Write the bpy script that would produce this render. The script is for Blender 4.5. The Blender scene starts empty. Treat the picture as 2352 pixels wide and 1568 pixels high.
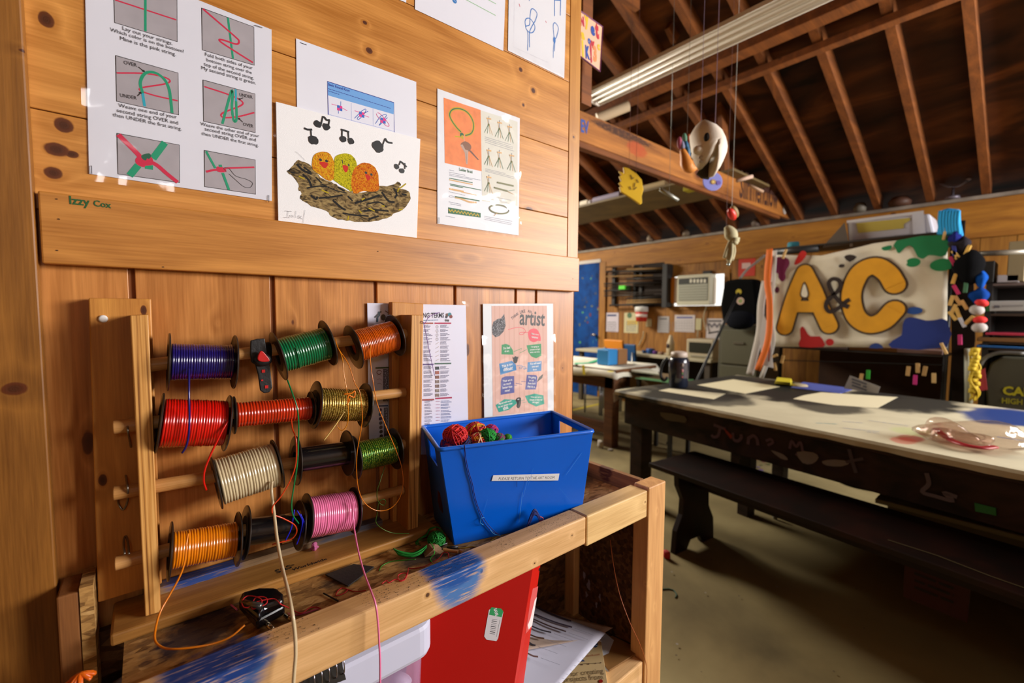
import bpy, bmesh, math, random
from mathutils import Vector as V, Matrix
random.seed(7)
S = bpy.context.scene
# ------------------------------------------------------------------ camera
W, H, FPX = 2352, 1568, 1019.5
YAW, PIT, ROL = math.radians(39.53), math.radians(3.557), math.radians(.317)
CH = 1.25                      # camera height over the floor
CAM = V((0, -.80, CH))
_f = V((math.sin(YAW)*math.cos(PIT), math.cos(YAW)*math.cos(PIT), -math.sin(PIT)))
_r = V((math.cos(YAW), -math.sin(YAW), 0)); _u = _r.cross(_f)
CR = _r*math.cos(ROL) + _u*math.sin(ROL); CU = -_r*math.sin(ROL) + _u*math.cos(ROL); CF = _f
cd = bpy.data.cameras.new('camera'); cam = bpy.data.objects.new('camera', cd); S.collection.objects.link(cam)
cd.sensor_width = 36; cd.lens = 36*FPX/W; cd.clip_start = .02; cd.clip_end = 60
cam.matrix_world = Matrix(((CR.x, CU.x, -CF.x, CAM.x), (CR.y, CU.y, -CF.y, CAM.y), (CR.z, CU.z, -CF.z, CAM.z), (0, 0, 0, 1)))
cd.dof.use_dof = True; cd.dof.focus_distance = .72; cd.dof.aperture_fstop = 3.4
S.camera = cam
# ------------------------------------------------------------------ light
S.view_settings.view_transform = 'Standard'; S.view_settings.look = 'None'; S.view_settings.gamma = 1
S.view_settings.exposure = 0.1; S.view_settings.use_curve_mapping = False
try:
    S.cycles.use_denoising = True; S.cycles.max_bounces = 8; S.cycles.transparent_max_bounces = 16
    S.cycles.sample_clamp_indirect = 6
except Exception: pass
wd = bpy.data.worlds.new('world'); S.world = wd; wd.use_nodes = True
wd.node_tree.nodes['Background'].inputs[0].default_value = (.75, .85, 1, 1)
wd.node_tree.nodes['Background'].inputs[1].default_value = .07
def area(name, loc, aim, sx, sy, e, col):
    l = bpy.data.lights.new(name, 'AREA'); l.shape = 'RECTANGLE'; l.size = sx; l.size_y = sy; l.energy = e; l.color = col
    o = bpy.data.objects.new(name, l); S.collection.objects.link(o); o.location = loc
    o.rotation_euler = (V(aim)-V(loc)).to_track_quat('-Z', 'Y').to_euler(); return o
area('window_light_front', (3.88, -3.1, 2.0), (.9, 0, 1.1), 2.2, 1.2, 290, (1, .965, .94))
area('window_light_behind', (-.2, -3.2, 2.22), (.3, 0, 1.2), .34, .32, 4.2, (1, .98, .96))
area('window_light_back', (3.0, 4.7, 2.85), (2.2, 0, 0), 1.8, 1.1, 300, (1, .92, .78))
# ------------------------------------------------------------------ pixels to places
def ray(p): return CF + CR*((p[0]-W/2)/FPX) - CU*((p[1]-H/2)/FPX)
def onY(p, y): d = ray(p); return CAM + d*((y-CAM.y)/d.y)
def onX(p, x): d = ray(p); return CAM + d*((x-CAM.x)/d.x)
def onZ(p, z): d = ray(p); return CAM + d*((z-CAM.z)/d.z)
def onP(p, o, n): d = ray(p); n = V(n); return CAM + d*((V(o)-CAM).dot(n)/d.dot(n))
def dep(p, t): d = ray(p); return CAM + d*t
def proj(v):
    d = V(v)-CAM; z = d.dot(CF); return (round(W/2+FPX*d.dot(CR)/z), round(H/2-FPX*d.dot(CU)/z))
# ------------------------------------------------------------------ materials
def lin(h):
    if isinstance(h, str):
        h = [int(h[i:i+2], 16)/255 for i in (0, 2, 4)]
    return tuple((c/12.92 if c <= .04045 else ((c+.055)/1.055)**2.4) for c in h)+(1,)
_M = {}
def mat(h, rough=.6, metal=0, bump=0, bs=200, spec=.5, var=.0, vs=8, coat=0, name=None, sheen=0):
    k = (h, rough, metal, bump, bs, spec, var, vs, coat)
    if k in _M: return _M[k]
    m = bpy.data.materials.new(name or 'mat_'+str(h)); m.use_nodes = True; n = m.node_tree.nodes; L = m.node_tree.links
    b = n['Principled BSDF']; b.inputs['Base Color'].default_value = lin(h); b.inputs['Roughness'].default_value = rough
    b.inputs['Metallic'].default_value = metal; b.inputs['Specular IOR Level'].default_value = spec
    if coat: b.inputs['Coat Weight'].default_value = coat; b.inputs['Coat Roughness'].default_value = .08
    if var or bump:
        tc = n.new('ShaderNodeTexCoord'); nz = n.new('ShaderNodeTexNoise'); L.new(tc.outputs['Object'], nz.inputs['Vector'])
        nz.inputs['Scale'].default_value = vs; nz.inputs['Detail'].default_value = 5
        if var:
            hs = n.new('ShaderNodeHueSaturation'); hs.inputs['Color'].default_value = lin(h)
            mr = n.new('ShaderNodeMapRange'); L.new(nz.outputs[0], mr.inputs[0]); mr.inputs[1].default_value = .3; mr.inputs[2].default_value = .7
            mr.inputs[3].default_value = 1-var; mr.inputs[4].default_value = 1+var; L.new(mr.outputs[0], hs.inputs['Value']); L.new(hs.outputs[0], b.inputs['Base Color'])
        if bump:
            nb = n.new('ShaderNodeTexNoise'); nb.inputs['Scale'].default_value = bs; L.new(tc.outputs['Object'], nb.inputs['Vector'])
            bp = n.new('ShaderNodeBump'); bp.inputs['Strength'].default_value = bump; bp.inputs['Distance'].default_value = .002
            L.new(nb.outputs[0], bp.inputs['Height']); L.new(bp.outputs[0], b.inputs['Normal'])
    _M[k] = m; return m
def wood(name, light, dark, axis='x', knots=(), kn=.5, rough=.5, gs=1.0, spots=(), kcol='5c2a10', spec=.4, auto=True):
    """pine: long grain along axis; knots = (world point, radius along grain, radius across); spots = paint (point, radii xyz, colour)"""
    m = bpy.data.materials.new(name); m.use_nodes = True; N = m.node_tree.nodes; L = m.node_tree.links; b = N['Principled BSDF']
    b.inputs['Roughness'].default_value = rough; b.inputs['Specular IOR Level'].default_value = spec
    tc = N.new('ShaderNodeTexCoord'); co = tc.outputs['Object']
    ax = 'xyz'.index(axis)
    def mp(sc, src=co):
        a = N.new('ShaderNodeVectorMath'); a.operation = 'MULTIPLY'; L.new(src, a.inputs[0]); a.inputs[1].default_value = sc; return a.outputs[0]
    def sc(al, ac): v = [ac]*3; v[ax] = al; return v
    def noise(vec, s=1, d=3, dist=0):
        n = N.new('ShaderNodeTexNoise'); n.inputs['Scale'].default_value = s; n.inputs['Detail'].default_value = d; n.inputs['Distortion'].default_value = dist; L.new(vec, n.inputs['Vector']); return n.outputs[0]
    def math_(op, a, c, cl=False):
        n = N.new('ShaderNodeMath'); n.operation = op; n.use_clamp = cl
        for i, x in enumerate((a, c)):
            if hasattr(x, 'links'): L.new(x, n.inputs[i])
            else: n.inputs[i].default_value = x
        return n.outputs[0]
    geo = N.new('ShaderNodeNewGeometry'); isl = geo.outputs['Random Per Island']
    ad = N.new('ShaderNodeVectorMath'); ad.operation = 'MULTIPLY_ADD'; cmb = N.new('ShaderNodeCombineXYZ')
    for i in range(3): L.new(isl, cmb.inputs[i])
    L.new(cmb.outputs[0], ad.inputs[0]); ad.inputs[1].default_value = (3.1, 5.3, 7.7); L.new(co, ad.inputs[2]); cv = ad.outputs[0]
    # knots
    kmask = None
    def kn_mask(p, ra, rc, soft=.35):
        s = N.new('ShaderNodeVectorMath'); s.operation = 'SUBTRACT'; L.new(co, s.inputs[0]); s.inputs[1].default_value = p
        v = [1/rc]*3; v[ax] = 1/ra; q = mp(v, s.outputs[0]); l = N.new('ShaderNodeVectorMath'); l.operation = 'LENGTH'; L.new(q, l.inputs[0]); return l.outputs['Value']
    dmin = None
    for (p, ra, rc) in knots:
        d = kn_mask(p, ra, rc); dmin = d if dmin is None else math_('MINIMUM', dmin, d)
    if auto:
        vo = N.new('ShaderNodeTexVoronoi'); vo.inputs['Scale'].default_value = 1; v = [9.]*3; v[ax] = 3.2; L.new(mp(v, cv), vo.inputs['Vector'])
        d2 = math_('MULTIPLY', vo.outputs['Distance'], 17.0); dmin = d2 if dmin is None else math_('MINIMUM', dmin, d2)
    if dmin is None: dmin = math_('ADD', noise(co, 1), 9)
    # grain: noise stretched + ring lines, warped round knots
    warp = math_('DIVIDE', 1.0, math_('ADD', dmin, .6))
    g1 = noise(mp(sc(2.2*gs, 34*gs), cv), 1, 4, .6)
    ringc = math_('ADD', math_('MULTIPLY', noise(mp(sc(.9*gs, 9*gs), cv), 1, 2), 26), math_('MULTIPLY', warp, 9))
    ring = math_('ABSOLUTE', math_('SINE', ringc, 0), 0)
    g2 = noise(mp(sc(16*gs, 420*gs), cv), 1, 3)
    big = noise(mp((1.7, 1.7, 1.7), cv), 1, 3)
    f = math_('ADD', math_('MULTIPLY', g1, .55), math_('MULTIPLY', ring, .16)); f = math_('ADD', f, math_('MULTIPLY', g2, .42)); f = math_('ADD', f, math_('MULTIPLY', big, .35)); f = math_('ADD', f, math_('MULTIPLY', isl, .14))
    mr = N.new('ShaderNodeMapRange'); L.new(f, mr.inputs[0]); mr.inputs[1].default_value = .56; mr.inputs[2].default_value = 1.1
    mx = N.new('ShaderNodeMix'); mx.data_type = 'RGBA'; L.new(mr.outputs[0], mx.inputs[0]); mx.inputs[6].default_value = lin(light); mx.inputs[7].default_value = lin(dark)
    col = mx.outputs[2]
    def over(col, mask, c):
        x = N.new('ShaderNodeMix'); x.data_type = 'RGBA'; L.new(mask, x.inputs[0]); L.new(col, x.inputs[6]); x.inputs[7].default_value = lin(c); return x.outputs[2]
    def ramp(v, a, bb, t0=1, t1=0):
        r = N.new('ShaderNodeMapRange'); r.interpolation_type = 'SMOOTHSTEP'; L.new(v, r.inputs[0]); r.inputs[1].default_value = a; r.inputs[2].default_value = bb; r.inputs[3].default_value = t0; r.inputs[4].default_value = t1; return r.outputs[0]
    dn = math_('ADD', dmin, math_('MULTIPLY', math_('SUBTRACT', noise(mp((60, 60, 60))), .5), .5))
    col = over(col, ramp(dn, .8, 2.0, .5, 0), dark); col = over(col, ramp(dn, .85, 1.1, .95, 0), kcol)
    if knots or auto: col = over(col, ramp(dn, .25, .95, .55, 0), '2c1407')
    scr = ramp(noise(mp(sc(30, 420)), 1, 3), .52, .66, 1, .35) if spots else None
    for (p, r, c, edge) in spots:
        s = N.new('ShaderNodeVectorMath'); s.operation = 'SUBTRACT'; L.new(co, s.inputs[0]); s.inputs[1].default_value = p
        q = mp([1/x for x in r], s.outputs[0]); l = N.new('ShaderNodeVectorMath'); l.operation = 'LENGTH'; L.new(q, l.inputs[0])
        dd = math_('ADD', l.outputs['Value'], math_('MULTIPLY', math_('SUBTRACT', noise(mp(sc(25, 120)), 1, 4), .5), edge))
        col = over(col, math_('MULTIPLY', ramp(dd, .7, 1.1, .95, 0), scr), c)
    L.new(col, b.inputs['Base Color'])
    bp = N.new('ShaderNodeBump'); bp.inputs['Strength'].default_value = .25; bp.inputs['Distance'].default_value = .0012; L.new(f, bp.inputs['Height']); L.new(bp.outputs[0], b.inputs['Normal'])
    return m
def noisemat(name, cols, scale=(5, 5, 5), rough=.8, detail=6, dist=.4, lo=.3, hi=.7, bump=.3, vor=0):
    m = bpy.data.materials.new(name); m.use_nodes = True; N = m.node_tree.nodes; L = m.node_tree.links; b = N['Principled BSDF']; b.inputs['Roughness'].default_value = rough
    b.inputs['Specular IOR Level'].default_value = .3
    tc = N.new('ShaderNodeTexCoord'); mp = N.new('ShaderNodeMapping'); mp.inputs['Scale'].default_value = scale; L.new(tc.outputs['Object'], mp.inputs['Vector'])
    nz = N.new('ShaderNodeTexNoise'); nz.inputs['Scale'].default_value = 1; nz.inputs['Detail'].default_value = detail; nz.inputs['Distortion'].default_value = dist; L.new(mp.outputs[0], nz.inputs['Vector'])
    src = nz.outputs[0]
    if vor:
        vo = N.new('ShaderNodeTexVoronoi'); vo.inputs['Scale'].default_value = vor; L.new(mp.outputs[0], vo.inputs['Vector'])
        a = N.new('ShaderNodeMix'); a.data_type = 'FLOAT'; a.inputs[0].default_value = .5; L.new(nz.outputs[0], a.inputs[2])
        sp = N.new('ShaderNodeSeparateColor'); L.new(vo.outputs['Color'], sp.inputs[0]); L.new(sp.outputs[0], a.inputs[3]); src = a.outputs[0]
    cr = N.new('ShaderNodeValToRGB'); L.new(src, cr.inputs[0]); e = cr.color_ramp.elements
    e[0].position = lo; e[0].color = lin(cols[0]); e[1].position = hi; e[1].color = lin(cols[-1])
    for i, c in enumerate(cols[1:-1]): q = e.new(lo+(hi-lo)*(i+1)/(len(cols)-1)); q.color = lin(c)
    L.new(cr.outputs[0], b.inputs['Base Color'])
    if bump:
        bp = N.new('ShaderNodeBump'); bp.inputs['Strength'].default_value = bump; bp.inputs['Distance'].default_value = .003; L.new(src, bp.inputs['Height']); L.new(bp.outputs[0], b.inputs['Normal'])
    return m
def film(name, rough=.06, tint='ffffff', amt=.10, bump=.35, bs=38):
    m = bpy.data.materials.new(name); m.use_nodes = True; N = m.node_tree.nodes; L = m.node_tree.links; N.remove(N['Principled BSDF'])
    t = N.new('ShaderNodeBsdfTransparent'); t.inputs[0].default_value = lin(tint); g = N.new('ShaderNodeBsdfGlossy'); g.inputs['Roughness'].default_value = rough; g.inputs[0].default_value = (1, 1, 1, 1)
    fr = N.new('ShaderNodeLayerWeight'); fr.inputs[0].default_value = .5; pw_ = N.new('ShaderNodeMath'); pw_.operation = 'POWER'; L.new(fr.outputs['Facing'], pw_.inputs[0]); pw_.inputs[1].default_value = 4
    ad = N.new('ShaderNodeMath'); ad.operation = 'MULTIPLY_ADD'; L.new(pw_.outputs[0], ad.inputs[0]); ad.inputs[1].default_value = .5; ad.inputs[2].default_value = amt
    mx = N.new('ShaderNodeMixShader'); L.new(ad.outputs[0], mx.inputs[0]); L.new(t.outputs[0], mx.inputs[1]); L.new(g.outputs[0], mx.inputs[2]); L.new(mx.outputs[0], N['Material Output'].inputs[0])
    tc = N.new('ShaderNodeTexCoord'); nz = N.new('ShaderNodeTexNoise'); nz.inputs['Scale'].default_value = bs; nz.inputs['Detail'].default_value = 1; L.new(tc.outputs['Object'], nz.inputs['Vector'])
    bp = N.new('ShaderNodeBump'); bp.inputs['Strength'].default_value = bump; bp.inputs['Distance'].default_value = .004; L.new(nz.outputs[0], bp.inputs['Height']); L.new(bp.outputs[0], g.inputs['Normal'])
    return m
# ------------------------------------------------------------------ mesh building
class MB:
    def __init__(s): s.v = []; s.f = []; s.m = []
    def add(s, vs, fs, mi=0):
        o = len(s.v); s.v += [tuple(x) for x in vs]; s.f += [tuple(o+i for i in f) for f in fs]; s.m += [mi]*len(fs); return s
    def hexa(s, c, mi=0):   # 8 corners: bottom 4 ccw, top 4 ccw
        return s.add(c, [(3, 2, 1, 0), (4, 5, 6, 7), (0, 1, 5, 4), (1, 2, 6, 5), (2, 3, 7, 6), (3, 0, 4, 7)], mi)
    def box(s, a, b, mi=0, rot=None, org=None):
        x0, y0, z0 = (min(a[i], b[i]) for i in range(3)); x1, y1, z1 = (max(a[i], b[i]) for i in range(3))
        c = [V(q) for q in ((x0, y0, z0), (x1, y0, z0), (x1, y1, z0), (x0, y1, z0), (x0, y0, z1), (x1, y0, z1), (x1, y1, z1), (x0, y1, z1))]
        if rot is not None:
            og = V(org) if org is not None else V(((x0+x1)/2, (y0+y1)/2, (z0+z1)/2)); c = [og+rot@(q-og) for q in c]
        return s.hexa(c, mi)
    def quad(s, a, b, c, d, mi=0): return s.add([a, b, c, d], [(0, 1, 2, 3)], mi)
    def prism(s, pts, off, mi=0):   # planar outline extruded along off
        n = len(pts); off = V(off); ps = [V(p) for p in pts]
        return s.add(ps+[p+off for p in ps], [tuple(range(n-1, -1, -1)), tuple(range(n, 2*n))]+[(i, (i+1) % n, n+(i+1) % n, n+i) for i in range(n)], mi)
    def tube(s, pts, r, n=8, mi=0, closed=False, caps=True, flat=1.0):
        ps = [V(p) for p in pts]; k = len(ps)
        if k < 2: return s
        T = []
        for i in range(k):
            a = ps[(i-1) % k] if (closed or i) else ps[0]; b = ps[(i+1) % k] if (closed or i < k-1) else ps[-1]
            t = b-a; T.append(t.normalized() if t.length > 1e-9 else V((0, 0, 1)))
        up = V((0, 0, 1)) if abs(T[0].z) < .9 else V((1, 0, 0)); N_ = T[0].cross(up).normalized(); vs = []
        for i in range(k):
            N_ = (N_-T[i]*N_.dot(T[i])); N_ = N_.normalized() if N_.length > 1e-6 else T[i].orthogonal().normalized()
            B = T[i].cross(N_); rr = r[i] if isinstance(r, (list, tuple)) else r
            for j in range(n):
                a = 2*math.pi*j/n; vs.append(ps[i]+N_*(rr*math.cos(a))+B*(rr*flat*math.sin(a)))
        fs = []
        for i in range(k if closed else k-1):
            for j in range(n):
                i2 = (i+1) % k; fs.append((i*n+j, i*n+(j+1) % n, i2*n+(j+1) % n, i2*n+j))
        if caps and not closed: fs += [tuple(range(n-1, -1, -1)), tuple(range((k-1)*n, k*n))]
        return s.add(vs, fs, mi)
    def lathe(s, o, d, prof, n=32, mi=0, wob=None):  # prof: (t along d, radius)
        o = V(o); d = V(d).normalized(); a = d.orthogonal().normalized(); b = d.cross(a); vs = []
        for i, (t, r) in enumerate(prof):
            for j in range(n):
                th = 2*math.pi*j/n; w = wob(i, th) if wob else 0
                vs.append(o+d*(t+w)+a*(r*math.cos(th))+b*(r*math.sin(th)))
        fs = [(i*n+j, i*n+(j+1) % n, (i+1)*n+(j+1) % n, (i+1)*n+j) for i in range(len(prof)-1) for j in range(n)]
        if prof[0][1] > 1e-6 and prof[0] != prof[-1]: fs.append(tuple(range(n-1, -1, -1)))
        if prof[-1][1] > 1e-6 and prof[0] != prof[-1]: fs.append(tuple(range((len(prof)-1)*n, len(prof)*n)))
        return s.add(vs, fs, mi)
    def blob(s, c, r, mi=0, n=12, k=8, noise=0, rot=None, seed=0):
        c = V(c); rr = (r, r, r) if not hasattr(r, '__len__') else r; rn = random.Random(seed or 1); ph = [rn.uniform(0, 6) for _ in range(6)]; vs = []
        for i in range(k+1):
            la = math.pi*(i/k-.5)
            for j in range(n):
                lo = 2*math.pi*j/n; d = V((math.cos(la)*math.cos(lo), math.cos(la)*math.sin(lo), math.sin(la)))
                q = 1+noise*(math.sin(3*d.x+ph[0])+math.sin(4*d.y+ph[1])+math.sin(5*d.z+ph[2])+math.sin(7*d.x*d.y+ph[3]))/2
                p = V((d.x*rr[0]*q, d.y*rr[1]*q, d.z*rr[2]*q)); vs.append(c+(rot@p if rot is not None else p))
        return s.add(vs, [(i*n+j, i*n+(j+1) % n, (i+1)*n+(j+1) % n, (i+1)*n+j) for i in range(k) for j in range(n)], mi)
    def build(s, name, mats, parent=None, smooth=False, bev=0, sub=0, solid=0, props=None):
        me = bpy.data.meshes.new(name); me.from_pydata(s.v, [], s.f)
        for m in (mats if isinstance(mats, (list, tuple)) else [mats]): me.materials.append(m)
        for p, i in zip(me.polygons, s.m): p.material_index = i; p.use_smooth = smooth
        bm = bmesh.new(); bm.from_mesh(me); bmesh.ops.recalc_face_normals(bm, faces=bm.faces) if (solid == 0 and name != 'print') else None
        if sub == -1: bmesh.ops.triangulate(bm, faces=bm.faces)
        bm.to_mesh(me); bm.free()
        o = bpy.data.objects.new(name, me); S.collection.objects.link(o)
        if solid: q = o.modifiers.new('t', 'SOLIDIFY'); q.thickness = solid; q.offset = 0
        if bev: q = o.modifiers.new('b', 'BEVEL'); q.width = bev; q.segments = 2; q.limit_method = 'ANGLE'; q.angle_limit = .6
        if sub > 0: q = o.modifiers.new('s', 'SUBSURF'); q.levels = sub; q.render_levels = sub
        if parent is not None: o.parent = parent; o.matrix_parent_inverse = parent.matrix_world.inverted()
        if props: tag(o, *props)
        return o
def tag(o, label, cat, group=None, kind=None):
    if label: o['label'] = label
    if cat: o['category'] = cat
    if group: o['group'] = group
    if kind: o['kind'] = kind
    return o
def thing(name, loc, label, cat, group=None):
    o = bpy.data.objects.new(name, None); S.collection.objects.link(o); o.location = loc; o.empty_display_size = .05
    o.matrix_world = Matrix.Translation(V(loc)); return tag(o, label, cat, group)
def struct(name, mb, mats, **k):
    o = mb.build(name, mats, **k); o['kind'] = 'structure'; return o
def spl(pts, k=8, closed=False):   # Catmull-Rom
    ps = [V(p) for p in pts]; n = len(ps); out = []
    for i in range(n if closed else n-1):
        p0 = ps[(i-1) % n] if (closed or i) else ps[0]*2-ps[1]; p1 = ps[i]; p2 = ps[(i+1) % n]; p3 = ps[(i+2) % n] if (closed or i < n-2) else ps[-1]*2-ps[-2]
        for j in range(k):
            t = j/k; out.append(.5*((2*p1)+(p2-p0)*t+(2*p0-5*p1+4*p2-p3)*t*t+(3*p1-p0-3*p2+p3)*t*t*t))
    if not closed: out.append(ps[-1])
    return out
# ------------------------------------------------------------------ printed and drawn marks on flat things
_T = {}
def glyphs(s, bold=0, font=None):
    k = (s, bold)
    if k not in _T:
        c = bpy.data.curves.new('t', 'FONT'); c.body = s; c.size = 1; c.offset = bold; c.resolution_u = 2; c.fill_mode = 'BOTH'
        o = bpy.data.objects.new('t', c); S.collection.objects.link(o); bpy.context.view_layer.update()
        me = o.evaluated_get(bpy.context.evaluated_depsgraph_get()).to_mesh()
        vs = [tuple(v.co) for v in me.vertices]; fs = [tuple(p.vertices) for p in me.polygons]
        bpy.data.objects.remove(o); bpy.data.curves.remove(c); _T[k] = (vs, fs)
    return _T[k]
class Art:
    """marks laid on a plane: coordinates are given in the photograph's pixels and dropped onto the plane"""
    def __init__(s, o, n, step=.000012, base=.0002):
        s.o = V(o); s.n = V(n).normalized(); s.step = step; s.base = base; s.k = 0; s.mb = MB(); s.mats = []
    def mi(s, m):
        if m not in s.mats: s.mats.append(m)
        return s.mats.index(m)
    def P(s, p): return onP(p, s.o, s.n) if len(p) == 2 else V(p)
    def lay(s): s.k += 1; return s.n*(s.base+s.step*s.k)
    def poly(s, pts, m, smooth=0):
        q = [s.P(p) for p in pts]
        if smooth: q = spl(q, smooth, True)
        d = s.lay(); s.mb.add([p+d for p in q], [tuple(range(len(q)))], s.mi(m)); return s
    def quads(s, lst, m):
        d = s.lay()
        for pts in lst: s.mb.add([s.P(p)+d for p in pts], [tuple(range(len(pts)))], s.mi(m))
    def line(s, pts, w, m, k=0, closed=False, keep=False):
        q = [s.P(p) for p in pts]
        if k: q = spl(q, k, closed)
        if closed: q = q+[q[0], q[1]]
        d = s.n*(s.base+s.step*s.k) if keep else s.lay(); n = len(q); vs = []
        for i in range(n):
            t = (q[min(i+1, n-1)]-q[max(i-1, 0)]).normalized(); b = t.cross(s.n)*(w/2)
            vs += [q[i]-b+d, q[i]+b+d]
        s.mb.add(vs, [(2*i, 2*i+1, 2*i+3, 2*i+2) for i in range(n-1)], s.mi(m)); return s
    def disc(s, p, rx, m, ry=None, k=18, ang=0):
        c = s.P(p); e1 = V((0, 0, 1)).cross(s.n); e1 = e1.normalized() if e1.length > .1 else V((1, 0, 0)); e2 = s.n.cross(e1); ry = ry or rx; d = s.lay()
        s.mb.add([c+d+e1*(rx*math.cos(2*math.pi*i/k))*1+e2*(ry*math.sin(2*math.pi*i/k)) for i in range(k)], [tuple(range(k))], s.mi(m)); return s
    def text(s, t, a, b, m, bold=0, hs=1.0, center=False):
        vs, fs = glyphs(t, bold)
        if not vs: return
        A, B = s.P(a), s.P(b); e1 = (B-A); L_ = e1.length; e1.normalize(); e2 = s.n.cross(e1); x0 = min(v[0] for v in vs); x1 = max(v[0] for v in vs)
        q = L_/(x1-x0); d = s.lay(); s.mb.add([A+d+e1*((v[0]-x0)*q)+e2*(v[1]*q*hs) for v in vs], fs, s.mi(m)); return s
    def scribble(s, a, b, w, m, h=.001, seed=0):   # a line of unreadably small print: short dashes
        rn = random.Random(seed); A, B = s.P(a), s.P(b); d = s.n*(s.base+s.step*s.k); e = (B-A); L_ = e.length; e.normalize(); e2 = s.n.cross(e); t = 0
        while t < L_:
            l = min(rn.uniform(2.0, 5.5)*h, L_-t); p = A+e*t+d; s.mb.add([p, p+e*l, p+e*l+e2*w, p+e2*w], [(0, 1, 2, 3)], s.mi(m)); t += l+.6*h
    def build(s, name, parent):
        o = s.mb.build('print', s.mats, parent, sub=-1); o.name = name; o.data.name = name; return o
# ------------------------------------------------------------------ the building
PL, PD = 'e6a252', 'a66620'
XE = onY((1320, 800), 0).x; XC = onY((1306, 300), 0).x
zA = onY((104.6, 253.8), 0).z; zB = onY((102, 444.3), 0).z; zC = onY((106, 604.5), -.016).z
zs = [onY((1306, y), 0).z for y in (348, 188, 35)]
def plank_wall():
    m = MB(); zz = [zB-.02, zB, (zA), zs[0]+.02*0, zs[1], zs[2], zs[2]+.14, zs[2]+.30, 3.2]
    zz = sorted(set(round(z, 4) for z in zz)); out = [zz[0]]
    for z in zz[1:]:
        if z-out[-1] > .05: out.append(z)
    for a, b in zip(out[:-1], out[1:]):
        m.box((-1.2, 0, a+.0006), (XC, .02, b-.0006))
    m.box((-1.2, .004, zB+.001), (XE, .1, 3.2), 1)
    return m
K = lambda p, ra, rc, y=0: (tuple(onY(p, y)), ra, rc)
wall_up = wood('pine_boards', PL, PD, 'x', [K((838, 52), 0.0044, 0.0033), K((848, 116), 0.0066, 0.0055), K((1196, 160), 0.0055, 0.0050), K((1225, 208), 0.0066, 0.0060), K((1202, 241), 0.0033, 0.0033),
    K((147, 287), 0.0088, 0.0088), K((130, 343), 0.0121, 0.0083), K((165, 354), 0.0066, 0.0044), K((122, 397), 0.0088, 0.0072), K((106, 45), 0.0072, 0.0099)], gs=.8, rough=.42)
struct('wall_display', plank_wall(), [wall_up, mat('1c0f06', .9)], bev=.0012)
lo = MB(); xs = [-1.2, -.60, -.30] + [onY((x, 660), 0).x for x in (303, 627, 864, 1047, 1187, 1234)] + [XE]
for a, b in zip(xs[:-1], xs[1:]): lo.box((a+.0035, .004, 0), (b-.0035 if b != XE else XE, .03, zB))
lo.box((-1.2, .009, 0), (XE, .1, zB), 1); lo.box((XE-.004, .004, 0), (XE, .1, zB), 0)
wall_lo = wood('pine_planks_upright', 'dc9650', '94561e', 'z', [K((674, 741), 0.0088, 0.0044), K((300, 1225), 0.0165, 0.0121), K((770, 760), 0.0055, 0.0033), K((500, 742), 0.0044, 0.0028), K((1295, 845), 0.0055, 0.0044), K((590, 1030), 0.0044, 0.0028)], gs=.8, rough=.4)
struct('wall_display_lower', lo, [wall_lo, mat('8a5224', .7)], bev=.001)
tr = MB(); tr.box((-.095, -.016, zC), (onY((1330, 668), -.016).x, .002, zB))
tb_ = struct('trim_1', tr, wood('pine_trim', 'dc984a', '9c5f22', 'x', [K((1120, 632), 0.0033, 0.0028), K((560, 530), 0.0110, 0.0033)], gs=.9, rough=.42), bev=.002)
tr = MB(); tr.box((-1.2, -.0185, 0), (-.0985, 0, 3.2))
struct('trim_2', tr, wood('pine_post', 'a46c2c', '663c12', 'z', [K((33, 893), 0.0077, 0.0110, -.018), K((53, 117), 0.0017, 0.0033, -.018)], gs=1.1, rough=.45), bev=.002)
tr = MB(); tr.box((XC+.001, -.001, zB), (XE+.006, .1, 3.2))
struct('trim_3', tr, wood('pine_corner', 'd4984a', 'a86c2c', 'z', [K((1317, 315), 0.0033, 0.0033)], gs=.8, rough=.42), bev=.001)
# nail heads and pencil name on the boards
na = Art((0, -.0163, 0), (0, -1, 0)); gi = mat('1f5a2c', .6); dk = mat('2a160a', .8)
na.text('Izzy', (160, 468), (207, 473), gi, .02, 1.15); na.text('Cox', (215, 473), (256, 478), gi, .02, 1.15)
for p in ((130, 457), (135, 503), (131, 575), (375, 613), (868, 577), (1316, 640)): na.disc(p, .0012, dk, .0007)
na.build('marker_name', tb_)
# floor, far wall, roof
FX = 5.3; ZP = onX((1840, 514), FX).z; SL = .45
fm = noisemat('concrete', ('50452c', '82734e', 'a09268'), (1.3, 1.3, 1.3), .75, 8, .3, .3, .72, .15)
m = MB(); m.box((-3, -4.2, -.1), (FX+.2, 6.4, 0)); struct('floor', m, fm)
fw = wood('pine_far', 'a8742c', '6e4210', 'z', gs=.5, rough=.6)
WY0, WY1 = onX((1664, 640), FX).y, onX((1548, 640), FX).y; WZ0, WZ1 = onX((1600, 702), FX).z, onX((1600, 632), FX).z
m = MB(); yy = [-4.2+.2*i for i in range(54)]
for a, b in zip(yy[:-1], yy[1:]):
    a2, b2 = a+.002, b-.002
    if b2 <= WY0 or a2 >= WY1: m.box((FX, a2, 0), (FX+.02, b2, ZP-.30))
    else: m.box((FX, a2, 0), (FX+.02, b2, WZ0)); m.box((FX, a2, WZ1), (FX+.02, b2, ZP-.30))
struct('wall_far', m, fw)
m = MB(); m.box((FX+.021, -4.2, 0), (FX+.06, WY0-.02, ZP-.3)); m.box((FX+.021, WY1+.02, 0), (FX+.06, 6.4, ZP-.3)); struct('wall_far_backing', m, dk)
fh = wood('pine_header', 'b87e2c', '784612', 'y', gs=.5, rough=.6)
m = MB(); m.box((FX-.02, -4.2, ZP-.31), (FX+.06, 6.4, ZP)); struct('trim_4', m, fh, bev=.004)
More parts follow.
